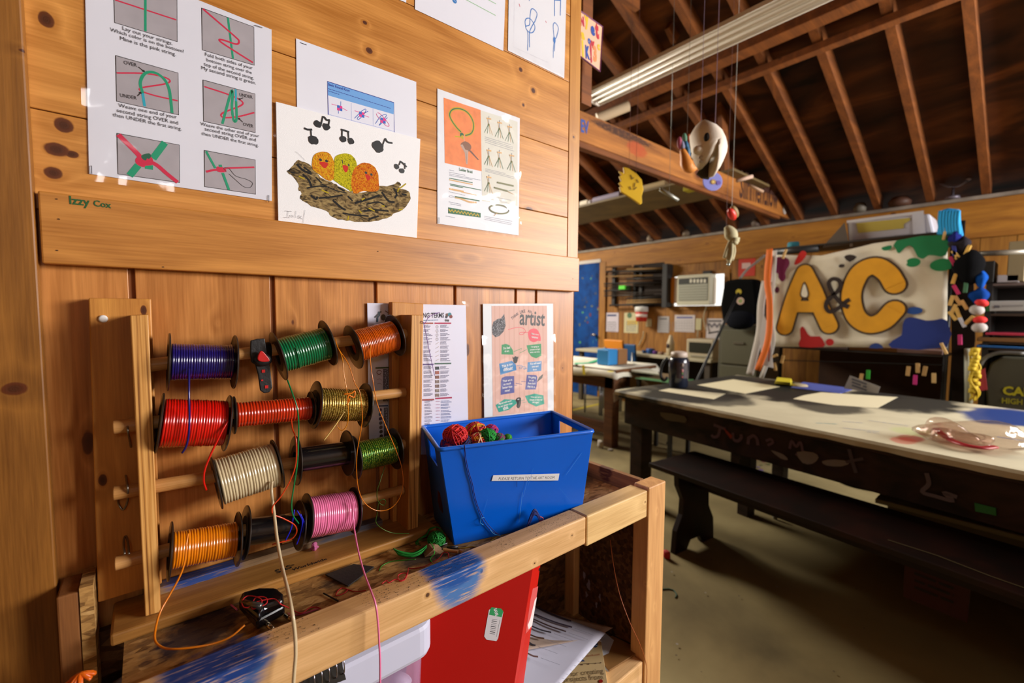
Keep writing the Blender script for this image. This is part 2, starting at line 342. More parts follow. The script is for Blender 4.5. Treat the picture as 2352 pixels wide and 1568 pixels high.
m = MB(); m.box((FX-.04, -4.2, ZP), (FX+.1, 6.4, ZP+.03)); struct('trim_5', m, mat('8a8074', .7, var=.3), bev=.002)
m = MB(); m.box((-3, 6.4, 0), (FX+.2, 6.5, 4.5)); struct('wall_back', m, fw)
deck = noisemat('roof_deck', ('140a04', '44240e', '7a461e'), (4, 1.2, 4), .85, 7, .8, .32, .72, .3)
def rz(x, d=0): return ZP+.02+d+SL*(FX-x)
m = MB(); T = .115/math.cos(math.atan(SL)); XR = -1.0
m.hexa([(XR, -4.2, rz(XR, T)), (FX+.3, -4.2, rz(FX+.3, T)), (FX+.3, 6.4, rz(FX+.3, T)), (XR, 6.4, rz(XR, T)), (XR, -4.2, rz(XR, T+.05)), (FX+.3, -4.2, rz(FX+.3, T+.05)), (FX+.3, 6.4, rz(FX+.3, T+.05)), (XR, 6.4, rz(XR, T+.05))])
struct('ceiling', m, deck)
m = MB(); m.hexa([(XR-4, -4.2, rz(XR, T)-1.8), (XR, -4.2, rz(XR, T)), (XR, 6.4, rz(XR, T)), (XR-4, 6.4, rz(XR, T)-1.8), (XR-4, -4.2, rz(XR, T)-1.75), (XR, -4.2, rz(XR, T)+.05), (XR, 6.4, rz(XR, T)+.05), (XR-4, 6.4, rz(XR, T)-1.75)])
struct('ceiling_near_slope', m, deck)
raft = wood('rafter_wood', '925420', '50280a', 'x', gs=.4, rough=.7, kn=0)
ry = [onX(p, FX).y for p in ((2265, 462), (2137, 482), (2017, 495), (1918, 505), (1838, 512), (1768, 520), (1705, 528), (1650, 535))]
st = ry[0]-ry[1] if len(ry) > 1 else .4
sp_ = (ry[0]-ry[4])/4
ys = [ry[0]-sp_*i for i in range(-8, 1)] + ry[1:5] + [ry[4]-sp_*i for i in range(1, 11)]
n = 20
for y in sorted(set(round(y, 3) for y in ys)):
    if y > 6.2 or y < -4: continue
    m = MB(); x0, x1 = XR, FX+.04
    m.hexa([(x0, y-.025, rz(x0)), (x1, y-.025, rz(x1)), (x1, y+.025, rz(x1)), (x0, y+.025, rz(x0)), (x0, y-.025, rz(x0, T)), (x1, y-.025, rz(x1, T)), (x1, y+.025, rz(x1, T)), (x0, y+.025, rz(x0, T))])
    struct('trim_%d' % n, m, raft); n += 1

m = MB(); m.box((-3.1, -4.3, 0), (FX+.2, -4.2, 4.6)); struct('wall_front_unseen', m, fw)  # unseen wall added behind the lights to cut sky ambient and bounce brown
m = MB(); m.box((-3.1, -4.2, 0), (-3, 6.4, 4.6)); struct('wall_left_unseen', m, fw)  # unseen too, added to close the open side against the world light
# ------------------------------------------------------------------ the spool rack
Zb = onY((350, 1412), -.068).z                      # top of its base board
def panel8(tl, tr_, br, bl, y0, y1):                # front corners in px on plane y0, straight back to y1
    a = [onY(p, y0) for p in (bl, br, tr_, tl)]; b = [V((q.x, y1, q.z)) for q in a]
    return [a[0], a[1], b[1], b[0], a[3], a[2], b[2], b[3]]
ply = wood('plywood', 'c8883c', '9a5e24', 'z', gs=1.3, rough=.45, auto=False)
def plyedge():
    m = bpy.data.materials.new('plywood_edge'); m.use_nodes = True; N = m.node_tree.nodes; L = m.node_tree.links; b = N['Principled BSDF']; b.inputs['Roughness'].default_value = .5
    tc = N.new('ShaderNodeTexCoord'); nz = N.new('ShaderNodeTexNoise'); mp = N.new('ShaderNodeMapping'); mp.inputs['Scale'].default_value = (380, 60, 4); L.new(tc.outputs['Object'], mp.inputs[0]); L.new(mp.outputs[0], nz.inputs['Vector']); nz.inputs['Scale'].default_value = 1; nz.inputs['Detail'].default_value = 2
    cr = N.new('ShaderNodeValToRGB'); L.new(nz.outputs[0], cr.inputs[0]); e = cr.color_ramp.elements; e[0].position = .33; e[0].color = lin('7c4a1c'); e[1].position = .62; e[1].color = lin('e3ab60'); q = e.new(.45); q.color = lin('c68a42')
    L.new(cr.outputs[0], b.inputs['Base Color']); return m
edge = plyedge()
rack = thing('spool_rack', (.19, -.045, Zb-.015), 'wooden dowel rack holding rows of lacing spools on the crate top', 'spool rack')
RW = [ply, edge]
def upright(tl, tr_, br, bl):
    c = panel8(tl, tr_, br, bl, -.068, -.0205); m = MB(); m.hexa(c); m.m = [0, 0, 1, 0, 0, 0]
    return m.build('side_panel', RW, rack, bev=.0012)
pl_ = upright((298, 724), (341, 722), (370, 1405), (333, 1416)); pr = upright((945, 723), (973, 723), (960, 1213), (937, 1219))
fl = onZ((252, 1460), Zb); fr = onZ((1004, 1208), Zb)
bk = -.002
base = MB(); t = V((0, 0, -.0155)); c = [V(fl), V(fr), V((fr.x, bk, Zb)), V((fl.x, bk, Zb))]
base.hexa([p+t for p in c]+c)
bo = base.build('base_board', [wood('rack_base', 'b98442', '8a5a26', 'x', gs=1.0, rough=.4, auto=False)], rack, bev=.003)
ar = Art((0, 0, Zb), (0, 0, 1)); bl_ = mat('241a10', .7)
ar.text('S&S', (636, 1317), (672, 1303), bl_, .03, 1.1); ar.text('®', (670, 1301), (678, 1297), bl_, 0); ar.text('Worldwide', (672, 1311), (752, 1285), bl_, .01, .95)
ar.build('printed_name', bo)
def DA(p): return onY(p, -.046)
DW = [(( 340, 839), (932, 766)), ((260, 981), (930, 900)), ((260, 1133), (930, 1019)), ((264, 1294), (925, 1124))]
dowm = wood('dowel', 'dba566', 'b07a3e', 'x', gs=1.5, rough=.45, auto=False)
DWL = []
for k, (a, b) in enumerate(DW):
    A, B = DA(a), DA(b); DWL.append((A, B)); m = MB(); m.tube([A, B], .0088, 20); m.build('dowel', dowm, rack, smooth=False, bev=.001)
st_ = mat('8f8a80', .35, .9)
for (x, y0, y1, d) in ((296, 960, 1022, 0), (286, 1092, 1165, 1), (292, 1232, 1272, 1)):   # bent wire staples round the dowel ends
    m = MB(); a = onY((x-6, y0), -.03); b = onY((x+2, y0-4), -.03)
    if d and y0 < 1200: P_ = [onY((289, 1092), -.028), onY((293, 1120), -.058), onY((293, 1150), -.04), onY((283, 1170), -.034), onY((273, 1158), -.03), onY((272, 1148), -.0205)]
    elif d: P_ = [onY((286, 1272), -.056), onY((284, 1250), -.04), onY((286, 1233), -.0205), onY((291, 1234), -.024), onY((295, 1252), -.042), onY((296, 1272), -.056)]
    else: P_ = [onY((299, 962), -.0205), onY((293, 975), -.05), onY((294, 992), -.058), onY((298, 1010), -.04), onY((301, 1026), -.0205)]
    m.tube(spl(P_, 6), .0013, 8); m.build('staple', st_, rack, smooth=True)
# mounting boards screwed to the wall
bw = wood('mount_board', 'dc9a48', 'a9692a', 'z', [K((330, 712), 0.0066, 0.0033, -.02), K((236, 1102), 0.0077, 0.0044, -.02)], gs=1.2, rough=.45, auto=False)
m = MB(); c = [onY(p, -.02) for p in ((225, 1384), (372, 1340), (347, 686), (203, 684))]
m.hexa([c[0], c[1], V((c[1].x, -.0005, c[1].z)), V((c[0].x, -.0005, c[0].z)), c[3], c[2], V((c[2].x, -.0005, c[2].z)), V((c[3].x, -.0005, c[3].z))])
b1 = m.build('mounting_board', bw, bev=.0015, props=('wide pine board with a white screw, on the wall behind the rack left end', 'board'))
m = MB(); p = onY((237, 732), -.0205); m.lathe(p, (0, -1, 0), [(-.004, .002), (0, .0045), (.0012, .0048), (.002, .003), (.002, .0001)], 20); sc = m.build('screw', mat('f2f0ec', .35), b1, smooth=True)
a_ = Art(p+V((0, -.0021, 0)), (0, -1, 0)); 
for dx, dz in ((1, .3), (-.3, 1)):
    e = V((dx, 0, dz)).normalized()*.0022; a_.line([p-e, p+e], .0012, mat('222222', .5))
a_.build('cross_slot', b1)
m = MB(); c = [onY(p, -.02) for p in ((903, 1205), (965, 1205), (973, 697), (900, 693))]
m.hexa([c[0], c[1], V((c[1].x, -.0045, c[1].z)), V((c[0].x, -.0045, c[0].z)), c[3], c[2], V((c[2].x, -.0045, c[2].z)), V((c[3].x, -.0045, c[3].z))])
m.build('mounting_board', bw, bev=.0015, props=('narrow pine board behind the right end of the rack, over the terms poster', 'board'))
# ------------------------------------------------------------------ spools
blk = mat('2a211b', .38, coat=.3, var=.15, vs=30); hubm = mat('1a1512', .45); paper_br = mat('6b5540', .8)
SP = [ # label, left flange px, right flange px, flange r left/right px heights, winding radius m, colour, kind
 ('navy blue lacing spool, first on the top dowel', (388, 831), (537, 831), .039, .0250, '1a1060', 'lace', 25),
 ('dark green lacing spool on the top dowel', (640, 818), (752, 788), .0385, .0270, '05693c', 'lace', 19),
 ('burnt orange lacing spool at the right end of the top dowel', (812, 797), (907, 770), .0385, .0275, 'c9570c', 'thin', 26),
 ('full bright red lacing spool below the navy one', (367, 971), (520, 971), .040, .0325, 'd01408', 'lace', 24),
 ('nearly used up orange red lacing spool in the second row', (538, 953), (714, 937), .0275, .0185, 'c42f0c', 'lace', 26),
 ('gold glitter lacing spool in the second row', (724, 929), (836, 930), .0385, .0275, 'a8842c', 'glit', 21),
 ('cream white lacing spool in the third row', (498, 1108), (636, 1065), .0385, .0335, 'cdbb94', 'lace', 20),
 ('empty looking black spool in the middle of the third row', (680, 1057), (797, 1040), .0385, .0205, '0c0b0d', 'bare', 20),
 ('green glitter lacing spool at the right end of the third row', (814, 1050), (906, 1030), .0375, .0255, '2d6a1c', 'glitg', 20),
 ('light orange lacing spool, first on the bottom dowel', (391, 1265), (545, 1237), .0385, .0245, 'e8830c', 'lace', 24),
 ('bare black spool with blue lace scraps on the bottom dowel', (564, 1222), (686, 1205), .0385, .0205, '0c0b0d', 'bare', 20),
 ('pink lacing spool, last on the bottom dowel', (704, 1189), (812, 1171), .0385, .0325, 'f07cab', 'lace', 22)]
def lacemat(c, kind):
    if kind in ('lace', 'thin'): return mat(c, .22, spec=.6, coat=.5, var=.08, vs=60)
    if kind == 'bare': return mat(c, .3, coat=.3)
    m = bpy.data.materials.new('glitter'); m.use_nodes = True; N = m.node_tree.nodes; L = m.node_tree.links; b = N['Principled BSDF']
    vo = N.new('ShaderNodeTexVoronoi'); vo.inputs['Scale'].default_value = 900; tc = N.new('ShaderNodeTexCoord'); L.new(tc.outputs['Object'], vo.inputs['Vector'])
    cr = N.new('ShaderNodeValToRGB'); sp = N.new('ShaderNodeSeparateColor'); L.new(vo.outputs['Color'], sp.inputs[0]); L.new(sp.outputs[0], cr.inputs[0]); e = cr.color_ramp.elements
    cs = ('5a3c10', 'b08a2e', 'e6cc70') if kind == 'glit' else ('0e3010', '2f7a20', 'b8c840')
    e[0].color = lin(cs[0]); e[1].color = lin(cs[2]); q = e.new(.55); q.color = lin(cs[1]); L.new(cr.outputs[0], b.inputs['Base Color'])
    b.inputs['Metallic'].default_value = .6; b.inputs['Roughness'].default_value = .3; b.inputs['Coat Weight'].default_value = .5; return m
SPI = []
for (lab, a, b, fr_, wr, col, kind, turns) in SP:
    A, B = DA(a), DA(b); ax = (B-A); L_ = ax.length; ax.normalize(); rn = random.Random(lab)
    t = thing('lacing_spool', (A+B)/2, lab, 'spool', 'lacing spools on the rack'); hr = .0135
    for P_, dr in ((A, ax), (B, -ax)):
        m = MB(); th = .0016; m.lathe(P_-dr*th, dr, [(0, hr), (0, fr_-.001), (.0006, fr_), (th+.0004, fr_), (th+.0008, fr_-.0012), (th-.0002, fr_-.003), (th, hr), (0, hr)], 48)
        fo = m.build('flange', blk, t, smooth=True)
        q = fo.modifiers.new('e', 'EDGE_SPLIT'); q.split_angle = .7
        if P_ is A and kind != 'x':
            m = MB(); m.lathe(P_-dr*(th+.0004), dr, [(0, hr+.001), (0, fr_*.62), (.0003, fr_*.62), (.0003, hr+.001), (0, hr+.001)], 32)
            m.build('label_ring', paper_br if col in ('0c0b0d',) else mat('3a2c20', .6), t)
    m = MB(); m.lathe(A, ax, [(0, hr), (0, wr*.96 if kind == 'bare' else hr+.003), (L_, wr*.96 if kind == 'bare' else hr+.003), (L_, hr), (0, hr)], 32)
    m.build('core', mat('0d0c0e', .25, coat=.5) if kind == 'bare' else hubm, t, smooth=True).modifiers.new('e', 'EDGE_SPLIT').split_angle = .7
    if kind != 'bare':
        prof = []; g = .0022; pitch = (L_-2*g)/turns; k = 6; jit = []
        for i in range(turns):
            j = rn.uniform(-.0004, .0004); 
            for q in range(k): ph = q/k; prof.append((g+(i+ph)*pitch, wr+j-pitch*.32+math.sin(math.pi*ph)**.7*pitch*.34)); jit.append(i)
        prof.append((L_-g, wr-pitch*.32)); jit.append(turns-1); prof = [(g, hr+.002)]+prof+[(L_-g, hr+.002)]; jit = [0]+jit+[turns-1]
        ph_ = [rn.uniform(0, 6.28) for _ in range(turns)]; am = [rn.uniform(.0, .0007) for _ in range(turns)]
        m = MB(); m.lathe(A, ax, prof, 40, wob=lambda i, th: am[jit[i]]*math.sin(th+ph_[jit[i]])*(0 if i in (0, len(prof)-1) else 1))
        m.build('winding', lacemat(col, kind), t, smooth=True)
        if col != '05693c': continue
        m = MB(); ph = rn.uniform(.2, .5)    # one lace end crossing over the turns
        P_ = []
        for i in range(14):
            th = 1.2+i*.22; u_ = L_*(.25+.5*ph*(i/13)) if i else L_*.25; o_ = A+ax*u_; e1 = V((0, -1, 0)); e2 = V((0, 0, 1)); P_.append(o_+e1*((wr+.0007)*math.sin(th))+e2*((wr+.0007)*math.cos(th)))
        m.tube(P_, min(.0012, pitch*.42), 8); m.build('crossing_lace', lacemat(col, kind), t, smooth=True)
# blue scraps on the second bare spool
m = MB()
for (pp) in (((682, 1172), (694, 1195), (690, 1225), (681, 1250)), ((676, 1170), (672, 1195), (668, 1215), (655, 1242)), ((690, 1180), (698, 1200), (696, 1222))):
    m.tube(spl([onY(p, -.078) for p in pp], 6), .0011, 6)
m.build('blue_lace_scraps', mat('1a1fb4', .3), None, smooth=True, props=('blue lace scraps beside the pink spool, looped over the bare black spool', 'lace scraps'))
# ------------------------------------------------------------------ loose lace ends
def strand(name, pts, r, m_, label, cat='lace', k=8, flat=1.0, n=8, group=None):
    P_ = [onY((p[0], p[1]), p[2]) if len(p) == 3 else V(p[0]) for p in pts]
    mb = MB(); mb.tube(spl(P_, k), r, n, flat=flat); return mb.build(name, m_, None, smooth=True, props=(label, cat, group))
F = -.082
strand('lace_end', [(434, 846, -.073), (434, 880, F), (434, 915, -.088), (435, 960, -.088), (433, 1000, -.087), (427, 1025, -.084), (418, 1040, -.08)], .00125, mat('1c1468', .25, coat=.5), 'navy lace end hanging from the top left spool across the red spool')
strand('lace_end', [(524, 966, -.079), (510, 990, -.083), (495, 1020, -.085), (480, 1052, -.086), (470, 1080, -.085), (468, 1105, -.083), (474, 1125, -.08)], .0013, mat('d01408', .25, coat=.5), 'red lace end curving down from the full red spool')
strand('lace_end', [(660, 872, -.07), (672, 905, -.084), (683, 940, -.09), (686, 985, -.09), (683, 1060, -.092), (676, 1110, -.092), (670, 1150, -.09), (672, 1180, -.088), (686, 1202, -.082)], .0011, mat('05743c', .25, coat=.5), 'green lace end hanging from the dark green spool past three rows')
strand('lace_end', [(669, 962, -.072), (672, 985, -.08), (680, 1010, -.09), (680, 1060, -.093), (668, 1100, -.094), (645, 1140, -.096), (627, 1162, -.098), (627, 1180, -.099), (650, 1190, -.097), (676, 1205, -.094), (681, 1222, -.092), (668, 1238, -.088), (640, 1246, -.085), (626, 1250, -.08)], .001, mat('cc3a0c', .25, coat=.5), 'orange red lace end twisting down to the bare black spool')
strand('lace_end', [(851, 790, -.073), (851, 830, -.084), (856, 870, -.092), (866, 925, -.094), (885, 975, -.094), (908, 1030, -.092), (922, 1070, -.09), (926, 1110, -.088), (917, 1145, -.086), (895, 1168, -.086), (865, 1172, -.086), (838, 1155, -.086), (824, 1125, -.086), (819, 1085, -.088), (820, 1040, -.094), (830, 980, -.096), (832, 950, -.096), (826, 900, -.094), (815, 880, -.09), (800, 836, -.082), (777, 800, -.07), (770, 778, -.06)], .00075, mat('d8780c', .25, coat=.5), 'long orange lace looping down in front of the gold and green glitter spools')
strand('lace_end', [(772, 790, -.06), (786, 822, -.084), (790, 860, -.09), (797, 900, -.094), (800, 950, -.094), (797, 975, -.09), (786, 988, -.086), (776, 980, -.082), (776, 965, -.08)], .0007, mat('e08a14', .25, coat=.5), 'thin orange lace loop knotted on the gold spool')
strand('lace_knot', [(790, 905, -.093), (806, 903, -.095), (815, 898, -.095), (813, 912, -.096), (800, 908, -.096), (799, 925, -.096), (803, 915, -.097), (797, 930, -.095)], .0011, mat('e8780c', .3), 'small orange knot tied in front of the gold spool', 'knot')
strand('lace_end', [(791, 945, -.088), (778, 965, -.09), (760, 990, -.093), (744, 1011, -.095)], .0010, mat('e0c070', .3, .3, coat=.5), 'gold lace end sticking out below the gold spool')
strand('lace_end', [(884, 1070, -.07), (873, 1105, -.08), (866, 1128, -.082), (868, 1150, -.082), (880, 1160, -.082), (886, 1152, -.083), (880, 1146, -.083), (870, 1155, -.083), (866, 1180, -.083), (864, 1200, -.084), (880, 1215, -.083), (905, 1224, -.085), (940, 1225, -.09)], .0007, mat('41601c', .3, .3), 'dark green glitter lace curling down to the rack base')
strand('hanging_lace', [(625, 1105, -.081), (624, 1130, -.083), (630, 1180, -.10), (637, 1240, -.13), (648, 1300, -.17), (660, 1350, -.22), (670, 1400, -.262), (677, 1450, -.272), (679, 1500, -.276), (676, 1540, -.278), (672, 1600, -.28)], .0021, mat('cdb893', .3, coat=.3), 'cream lace hanging from the white spool over the crate rail')
strand('hanging_lace', [(812, 1150, -.08), (811, 1180, -.084), (814, 1215, -.10), (824, 1270, -.15), (838, 1320, -.20), (855, 1365, -.252), (863, 1390, -.266), (868, 1430, -.27), (871, 1480, -.272), (873, 1520, -.273), (873, 1600, -.275)], .0013, mat('f07cab', .3, coat=.3), 'pink lace hanging from the pink spool over the crate rail')
strand('lace_end', [(432, 1225, -.071), (428, 1250, -.078), (424, 1290, -.082), (412, 1325, -.085), (390, 1365, -.09), (368, 1405, -.10), (357, 1445, -.115), (357, 1472, -.13), (375, 1487, -.145), (400, 1490, -.158), (440, 1487, -.166), (490, 1478, -.17), (530, 1462, -.17), (562, 1435, -.165)], .00125, mat('e07c10', .3, coat=.4), 'light orange lace curving from the bottom left spool to the hole punch')
strand('purple_thread', [(968, 737, -.069), (976, 741, -.07), (985, 728, -.04), (1000, 720, -.012), (1010, 717, -.006)], .0006, mat('6a2a8a', .6), 'purple thread end stuck over the rack panel top', 'thread')
strand('purple_thread', [(973, 741, -.07), (976, 755, -.05), (985, 800, -.012), (998, 862, -.004)], .0006, mat('6a3a9a', .6), 'purple thread hanging over the beading terms poster', 'thread')
# ------------------------------------------------------------------ strap clip on the top dowel
A, B = DWL[0]; sc_ = (onY((600, 815), -.046).x-A.x)/(B.x-A.x); C0 = A.lerp(B, sc_)
cl = thing('strap_clip', C0, 'black rubber strap clip with a red button, hung on the top dowel', 'strap clip')
br = mat('161416', .5, bump=.2); rd = mat('c01414', .4)
m = MB(); pr_ = []
for i in range(13):
    a = math.radians(-60+i*25); pr_.append(C0+V((0, -math.cos(a)*.0125, math.sin(a)*.0125)))
vs = [p+V((dx, 0, 0)) for dx in (-.012, .012) for p in pr_]; m.add(vs, [(i, i+1, 14+i, 13+i) for i in range(12)]); m.build('loop', br, cl, smooth=True, solid=.003)
q = [onY(p, -.063) for p in ((576, 782), (592, 778), (608, 777), (612, 800), (620, 840), (624, 872), (626, 890), (619, 901), (607, 903), (598, 897), (593, 860), (587, 838), (578, 832), (575, 815))]
m = MB(); m.prism(q, (0, .005, 0)); m.build('strap', br, cl, bev=.0012)
m = MB(); m.blob(onY((604, 826), -.066), (.0125, .006, .0095), n=20, k=12); m.build('button_housing', br, cl, smooth=True)
m = MB(); q = [onY(p, -.073) for p in ((592, 820), (597, 808), (602, 806), (610, 813), (620, 828), (606, 831), (594, 828))]; m.prism(spl(q, 3, True), (0, .005, 0)); m.build('red_button', rd, cl, bev=.001)
for p in ((605, 852), (602, 873), (612, 888)):
    c = onY(p, -.0632); w = .0022 if p[1] != 873 else .0012; m = MB(); m.box(c+V((-w, -.0008, -w)), c+V((w, .001, w))); m.build('red_peg', rd, cl)
# ------------------------------------------------------------------ crate under the rack
Zt = Zb-.0162; RZ = CH-.385; RF, RB = -.256, -.213
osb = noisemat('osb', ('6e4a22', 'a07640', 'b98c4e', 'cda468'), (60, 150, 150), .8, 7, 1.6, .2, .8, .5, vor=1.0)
def dup_osb_blue():
    m = osb.copy(); m.name = 'osb_top'; N = m.node_tree.nodes; L = m.node_tree.links; b = N['Principled BSDF']; src = b.inputs['Base Color'].links[0].from_socket
    tc = N.new('ShaderNodeTexCoord'); nz = N.new('ShaderNodeTexNoise'); nz.inputs['Scale'].default_value = 45; nz.inputs['Detail'].default_value = 6; L.new(tc.outputs['Object'], nz.inputs['Vector'])
    for (p, r, c) in (((470, 1440), (.07, .05, .1), '161c34'), ((520, 1530), (.045, .05, .1), '0c3f86'), ((800, 1325), (.05, .02, .1), '2a2018'), ((985, 1275), (.06, .03, .1), '3c3434'), ((1335, 1110), (.08, .03, .1), '6a5236')):
        q = onZ(p, Zt); s = N.new('ShaderNodeVectorMath'); s.operation = 'SUBTRACT'; L.new(tc.outputs['Object'], s.inputs[0]); s.inputs[1].default_value = q
        k = N.new('ShaderNodeVectorMath'); k.operation = 'DIVIDE'; L.new(s.outputs[0], k.inputs[0]); k.inputs[1].default_value = r; l = N.new('ShaderNodeVectorMath'); l.operation = 'LENGTH'; L.new(k.outputs[0], l.inputs[0])
        a = N.new('ShaderNodeMath'); a.operation = 'MULTIPLY_ADD'; L.new(nz.outputs[0], a.inputs[0]); a.inputs[1].default_value = 1.6; L.new(l.outputs['Value'], a.inputs[2])
        mr = N.new('ShaderNodeMapRange'); L.new(a.outputs[0], mr.inputs[0]); mr.inputs[1].default_value = 1.35; mr.inputs[2].default_value = 1.8; mr.inputs[3].default_value = .85; mr.inputs[4].default_value = 0
        x = N.new('ShaderNodeMix'); x.data_type = 'RGBA'; L.new(mr.outputs[0], x.inputs[0]); L.new(src, x.inputs[6]); x.inputs[7].default_value = lin(c); src = x.outputs[2]
    L.new(src, b.inputs['Base Color']); return m
crate = thing('wooden_crate', (.35, -.13, 0), 'rough pine and chipboard crate stand with blue paint smears under the rack and bin', 'crate')
osbt = dup_osb_blue()
XL = onZ((284, 1497), Zt).x; EX = .8615
m = MB(); m.box((XL, RB+.001, Zt-.011), (EX-.001, -.001, Zt)); m.build('top_sheet', osbt, crate)
RY = (RF+RB)/2
s1 = [(tuple(onZ((1045, 1300), RZ)+V((0, 0, 0))), (.050, .2, .06), '2e6fb2', .3), (tuple(onZ((1035, 1300), RZ)), (.047, .2, .024), '0c4a98', .35),
      (tuple(onZ((500, 1540), RZ)), (.055, .2, .05), '1a5aa0', .4), (tuple(onZ((490, 1520), RZ)), (.05, .2, .02), '0a3278', .4)]
rail_w = wood('rail_pine', 'eec088', 'b88848', 'x', [K((982, 1366), 0.0033, 0.0033, RF), K((1106, 1311), 0.0028, 0.0033, RF), K((1228, 1293), 0.0022, 0.0017, RF), K((1314, 1229), 0.0017, 0.0017, RF)], gs=1.1, rough=.6, spots=s1, kcol='6a4428', auto=False)
J = onY((1346, 1230), RF).x; PX0, PX1 = onY((1489, 1200), RF-.004).x, onY((1527, 1200), RF-.004).x
fz = RZ-onY((1105, 1366), RF).z
m = MB(); m.box((-.35, RF, RZ-fz), (J-.0008, RB, RZ)); r1 = m.build('front_rail', rail_w, crate, bev=.003)
m = MB(); m.box((J+.0008, RF-.001, RZ-fz-.006), (PX0-.001, RB, RZ+.001)); m.build('front_rail', wood('rail_pine_end', 'f2cc8c', 'c09456', 'x', [K((1481, 1152), 0.0022, 0.0022, RF)], gs=1.1, rough=.6, auto=False), crate, bev=.003)
ar = Art((0, RF, RZ+.0002), (0, 0, 1), base=.0006); hm = mat('3a2814', .9); rn = random.Random(3); Q = []
for i in range(900):
    x = rn.uniform(.06, J); row = rn.randrange(7); y = RF+.006+row*.0052+rn.uniform(-.0012, .0012); l = rn.uniform(.001, .0024); a = rn.uniform(-.5, .5)
    if (math.sin(x*60)+math.sin(x*23+1)) < -.6: continue
    Q.append([(x, y, RZ), (x+l, y+a*l, RZ), (x+l*.8, y+.0010, RZ)])
ar.quads(Q, hm); ar.build('punched_marks', r1)
pm = wood('post_pine', 'e6b070', 'b8804a', 'z', [K((1507, 1171), 0.0033, 0.0022, RF), K((1492, 1295), 0.0022, 0.0017, RF), K((1500, 1390), 0.0028, 0.0017, RF), K((1483, 1340), 0.0022, 0.0017, RF), K((1492, 1490), 0.0033, 0.0022, RF)], gs=1.1, rough=.6, auto=False)
PT = CH-.378
m = MB(); m.box((PX0, RF-.004, 0), (PX1, -.2205, PT)); m.build('corner_post', pm, crate, bev=.003)
m = MB(); m.box((PX0+.0, -.045, 0), (PX1-.015, -.003, PT-.01)); m.build('corner_post', pm, crate, bev=.003)
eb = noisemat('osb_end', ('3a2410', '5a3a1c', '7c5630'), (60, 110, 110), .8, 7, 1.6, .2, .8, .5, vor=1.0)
m = MB(); m.box((EX, -.2195, .02), (EX+.014, -.001, PT)); ep = m.build('end_panel', wood('end_board', 'b07a42', '5c3818', 'y', gs=1, rough=.7, auto=False, spots=[((EX, -.12, RZ), (.2, .02, .03), '4a1c0c', .8)]), crate, bev=.001)
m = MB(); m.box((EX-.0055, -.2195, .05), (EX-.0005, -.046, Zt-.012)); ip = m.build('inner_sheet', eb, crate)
ar = Art((EX-.0056, 0, 0), (-1, 0, 0)); wv = mat('9a8fa0', .8); rn = random.Random(5)
for (px, py, w, h) in ((1342, 1322, .006, .014), (1352, 1345, .010, .02), (1347, 1365, .007, .012), (1378, 1372, .005, .012), (1370, 1388, .006, .01)):
    c = onX((px, py), EX-.0056); ar.poly([c+V((0, w*math.cos(a)*rn.uniform(.3, 1), h*math.sin(a)*rn.uniform(.4, 1))) for a in [i*.52 for i in range(12)]], wv)
ar.build('paint_stain', ip)
# left end, shelf, back
lx0, lx1 = onY((133, 1450), -.055).x, onY((186, 1450), -.055).x; lz = onY((133, 1372), -.055).z
m = MB(); m.box((lx0, -.055, 0), (lx1, -.002, lz)); m.build('end_post', wood('left_end', '9c6430', '5e3414', 'z', gs=1, rough=.7, auto=False), crate, bev=.002)
m = MB(); m.box((lx1+.0005, -.056, 0), (onY((219, 1450), -.055).x, -.002, lz+.004)); m.build('end_sheet', osb, crate)
SZ = onY((1484, 1512), RF).z
m = MB(); m.box((-.33, RF, SZ-.07), (PX0-.001, RB, SZ)); m.build('shelf_rail', rail_w, crate, bev=.003)
m = MB(); m.box((-.33, RB+.001, SZ-.022), (EX-.008, -.001, SZ-.010)); m.build('shelf', osb, crate)
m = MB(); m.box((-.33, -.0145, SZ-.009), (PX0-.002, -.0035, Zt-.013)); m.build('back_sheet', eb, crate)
m = MB(); m.box((XL+.02, -.0212, Zt+.0003), (.33, -.0025, Zt+.027)); m.v = m.v; m.build('back_strip', wood('back_strip', '9a7a54', '5c4630', 'x', gs=1, rough=.7, spots=[(tuple(onY((470, 1300), -.02)), (.06, .05, .03), '0e3c84', .6), (tuple(onY((800, 1200), -.02)), (.09, .05, .03), '4a4a58', .9)], auto=False), crate)
m = MB(); a = onZ((1338, 1112), Zt+.001); m.box((.742, -.075, Zt+.0003), (.845, -.03, Zt+.03), rot=Matrix.Rotation(.1, 3, 'Z')); m.build('wood_offcut', wood('offcut', 'e8c890', 'caa060', 'x', auto=False), None, bev=.002, props=('pale wood offcut lying on the crate behind the right of the blue bin', 'wood offcut'))
# ------------------------------------------------------------------ blue bin
ZR = CH-.228
bl_m = mat('0062dc', .32, spec=.5, var=.05, vs=6, bump=.05, bs=30); bl_m.node_tree.nodes['Principled BSDF'].inputs['Subsurface Weight'].default_value = .05
rfl, rfr, rbr = (onZ(p, ZR) for p in ((1010, 1032), (1361, 990), (1268, 946)))
rbl = V((rfl.x+(rbr.x-rfr.x)*.88, -.008, ZR)); rbr.y = min(rbr.y, -.03)
top = [rfl, rfr, rbr, rbl]; cen = sum(top, V())/4
botc = [onZ((1044, 1251), Zt+.001)]; bz = Zt+.0015
bf = botc[0]; k = .90
bot = [V((bf.x, bf.y, bz)), V((onY((1333, 1200), RB+.004).x, RB+.004, bz)), V((rbr.x-.006, rbr.y-.02, bz)), V((rbl.x+.012, rbl.y-.022, bz))]
binT = thing('storage_bin', ((bot[0]+bot[2])/2), 'bright blue open plastic bin full of yarn, labelled for return, standing on the crate', 'storage bin')
